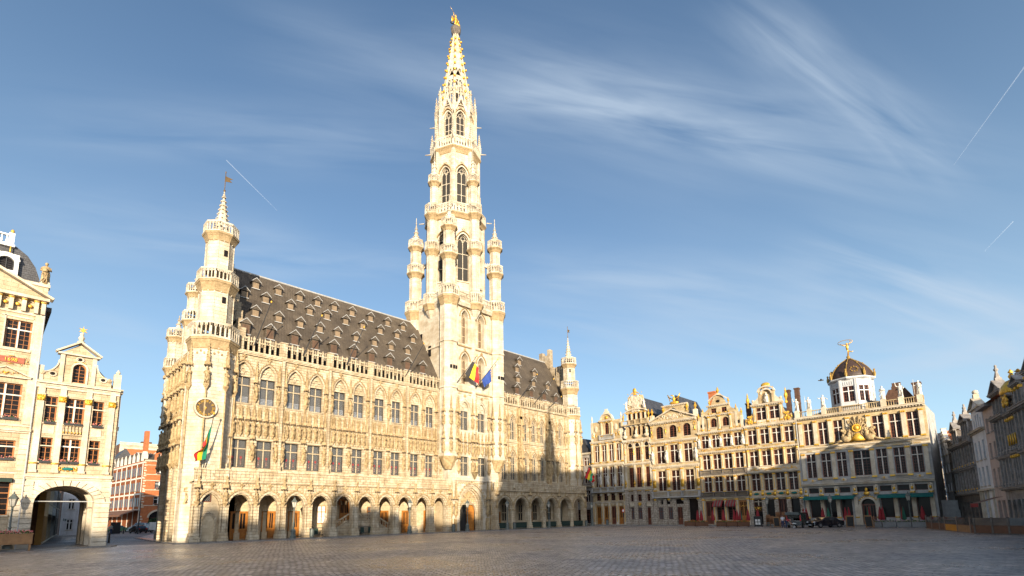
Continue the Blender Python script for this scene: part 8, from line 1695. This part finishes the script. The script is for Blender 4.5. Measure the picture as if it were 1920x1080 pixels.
# terrace screens
scr = [(77.5, 8.4), (74.6, 7.6), (72.0, 6.7), (70.3, 6.1), (66.6, 4.87), (63.2, 3.7), (62.6, 3.4), (61.8, 2.2), (61.4, 1.15), (61.2, .05), (61.0, -1.2), (60.8, -2.4)]
for k, ((xa, ya), (xb, yb)) in enumerate(zip(scr, scr[1:])):
    L_ = math.hypot(xb-xa, yb-ya); t = thing('terrace_screen', ['first', 'second', 'third', 'fourth, orange panelled', 'fifth', 'narrow sixth', 'seventh', 'eighth', 'ninth', 'tenth', 'last'][k]+' glazed terrace screen counted from the left end of the screens', 'terrace screen', (xa, ya, 0), math.atan2(yb-ya, xb-xa), 'glazed terrace screens')
    b = MB(); b.box(-.07, .07, -.07, .07, 0, 1.5 if k < 6 else 1.45); b.box(L_-.07, L_+.0, -.05, .05, 0, 1.45); b.box(.07, L_-.07, -.04, .04, 0, .08); b.build('posts', screenwood if k < 6 else darkstone, t)
    b = MB(); b.box(.07, L_-.07, -.02, .02, .72, 1.4); b.build('glass_panel', mirror, t); b = MB(); b.box(.07, L_-.07, -.03, .03, .08, .7); b.build('lower_panel', orangep if k == 3 else (planter if k != 4 else boxwood), t); b = MB(); b.box(.07, L_-.07, -.035, .035, .68, .75); b.build('rail', planter, t)
b = MB(); b.box(0, 4.5, 0, .1, .2, 3.4); o = b.build('site_hoarding', lead); o.location = (93.8, 8.6, 0); o.rotation_euler.z = R(-80); tag(o, 'pale grey hoarding at the corner beyond the terrace screens', 'hoarding')
t = thing('cafe_parasol', 'slanted brown and red awning over the terrace at the right edge', 'awning', (67.5, 1.6, 0), RZ_); b = MB(); b.add([(-1.6, 0, 3.3), (1.6, 0, 3.3), (1.6, -1.9, 2.7), (-1.6, -1.9, 2.7)], [(0, 1, 2, 3)]); b.add([(-1.6, -1.9, 2.7), (1.6, -1.9, 2.7), (1.6, -1.9, 2.35), (-1.6, -1.9, 2.35)], [(0, 1, 2, 3)], 1); b.build('canopy', [planter, redc], t); b = MB(); b.tube([(-1.5, -1.8, 0), (-1.5, -1.8, 2.7)], .03); b.tube([(1.5, -1.8, 0), (1.5, -1.8, 2.7)], .03); b.build('post', iron, t)
# small street things by the town hall
def bin_(label, loc): t = thing('litter_bin', label, 'litter bin', loc, 0, 'dark green litter bins'); b = MB(); b.lathe([(.22, 0), (.26, .12), (.27, .8), (.24, .9)], 12, 0, 0); b.build('drum', lampgreen, t); b = MB(); b.lathe([(.28, .9), (.26, 1.0), (.1, 1.05)], 12, 0, 0); b.build('lid', iron, t)
for p, lab in (((27.3, 59.0, .1), 'dark litter bin right of the lantern at the third arch'), ((48.4, 59.2, .1), 'dark litter bin at the left foot of the portal'), ((60.6, 58.8, .1), 'dark litter bin at the first column right of the portal'), ((79.6, 58.6, .1), 'litter bin at the last arch of the right arcade'), ((86.9, 58.9, .12), 'litter bin before the narrow guild house door')): bin_(lab, p)
def barrier(label, loc, L_): 
    t = thing('crowd_barrier', label, 'barrier', loc, 0, 'dark barriers under the arcade'); b = MB(); b.box(-L_/2, L_/2, -.03, .03, 1.0, 1.06); b.box(-L_/2, L_/2, -.03, .03, .15, .2)
    for k in range(int(L_/.14)): x = -L_/2+.07+k*.14; b.box(x-.01, x+.01, -.01, .01, .2, 1.0)
    b.build('rails', iron, t); b = MB(); [b.box(x-.25, x+.25, -.06, -.035, .25, .95) for x in (-L_/2+.4, 0, L_/2-.4)]; b.build('panel', green, t); b = MB(); [b.box(x-.03, x+.03, -.3, .3, 0, .05) for x in (-L_/2+.3, L_/2-.3)]; b.build('foot', iron, t)
barrier('dark barrier under the fourth arch', (28.7, 61.0, .1), 3.2); barrier('dark green barrier below the staircase landing', (34.6, 60.6, .1), 3.0)
for k, (x, L_, lab) in enumerate(((59.5, 2.6, 'under the first right arch'), (63.6, 3.0, 'under the second right arch'), (67.6, 2.6, 'under the third right arch'), (71.4, 3.0, 'under the fourth right arch'), (75.3, 3.1, 'under the fifth right arch'), (79.2, 3.1, 'under the last right arch'))):
    t = thing('storage_bench', 'dark green boarded bench '+lab, 'bench', (x, 60.5, .1), 0, 'dark green benches in the right arcade'); b = MB(); b.box(-L_/2, L_/2, -.25, .25, .08, .92); [b.box(-L_/2+q*.3, -L_/2+q*.3+.04, -.27, -.25, .1, .9) for q in range(1, int(L_/.3))]; b.build('box', green, t); b = MB(); b.box(-L_/2-.04, L_/2+.04, -.3, .3, .92, .98); b.build('lid', green, t)
for k, (x, y, lab) in enumerate(((19.2, 118, 'bollard left of the dark small car'), (23.4, 117, 'bollard right of the dark small car'), (10.2, 70, 'short bollard on the pavement behind the arch house'))): t = thing('bollard', lab, 'bollard', (x, y, 0), 0, 'iron bollards'); b = MB(); b.lathe([(.1, 0), (.08, .8), (.12, .85), (.1, 1.0), (.02, 1.05)], 8, 0, 0); b.build('post', iron, t)
t = thing('utility_cabinet', 'black cabinet with a small red light left of the side street', 'cabinet', (18.1, 119, 0)); b = MB(); b.box(-.7, .7, -.4, .4, .05, 2.0); b.box(-.75, .75, -.45, .45, 2.0, 2.1); b.build('housing', black, t); b = MB(); b.blob(0, -.42, 1.8, .09, .04, .09); b.build('red_light', taill, t)
t = thing('round_sign', 'round white and red road sign on the narrow guild house corner', 'road sign', (88.9, 56.4, .12)); b = MB(); b.tube([(0, 0, 0), (0, 0, 2.9)], .03); b.build('pole', iron, t)
for q, (r_, x, m_) in enumerate(((.36, -.05, red), (.24, -.075, white))):
    b = MB(); s_ = MB(); s_.lathe([(r_, x-.01), (r_, x+.01)], 16, 0, 0, 0); b.add([(c_, a, d+2.7) for a, d, c_ in s_.v], s_.f); b.build('disc', m_, t)
# ================================================================ sky things
def contrail(p0, p1, d, wid, lab):
    a, b_ = world_dir(*p0)*d, world_dir(*p1)*d; m = MB(); m.tube([a-a, (b_-a)*.33, (b_-a)*.66, b_-a], wid, 6, None, wid*.25); o = m.build('contrail', trail, None, True); o.location = a+Vector((0, 0, 2.25)); tag(o, lab, 'contrail', 'thin vapour trails')
trail = bpy.data.materials.new('ice_vapour'); trail.use_nodes = True; n = trail.node_tree.nodes; l = trail.node_tree.links; b = n['Principled BSDF']; b.inputs['Base Color'].default_value = (.85, .88, .95, 1); b.inputs['Roughness'].default_value = 1; b.inputs['Alpha'].default_value = .08
contrail((424, 300), (520, 395), 6000, 4, 'short vapour trail above the left roof turret'); contrail((1926, 118), (1788, 310), 6000, 4, 'long vapour trail at the upper right edge'); contrail((1900, 415), (1845, 472), 6000, 3.5, 'faint vapour trail at the middle right')
t = thing('bird', 'small dark bird flying left of the dome', 'bird', tuple(world_dir(1540, 713)*70+Vector((0, 0, 2.25)))); m = MB(); m.blob(0, 0, 0, .1, .26, .08, n=8, k=6); m.blob(0, .27, .03, .06, .08, .06); m.add([(.05, -.1, 0), (.05, .12, 0), (.32, .02, .12), (.55, -.12, .02), (.3, -.1, .1)], [(0, 1, 2, 3, 4)]); m.add([(-.05, -.1, 0), (-.05, .12, 0), (-.32, .02, .12), (-.55, -.12, .02), (-.3, -.1, .1)], [(0, 4, 3, 2, 1)]); m.build('body', darkstone, t, True)
# ---- keep the hundred nearest hall statues as parts, merge the rest
sts = [o for o in TH.children if o.name.split('.')[0] == 'statue']
bpy.context.view_layer.update(); sts.sort(key=lambda o: (o.matrix_world.translation-cam.location).length)
if len(sts) > 100:
    mm = MB()
    for o in sts[100:]:
        M_ = Matrix.LocRotScale(o.location, o.rotation_euler, o.scale); mm.add([M_ @ v.co for v in o.data.vertices], [tuple(p.vertices) for p in o.data.polygons]); bpy.data.objects.remove(o)
    o = mm.build('statue', carved, TH, True, off=(0, 0, 0)); o['kind'] = 'stuff'
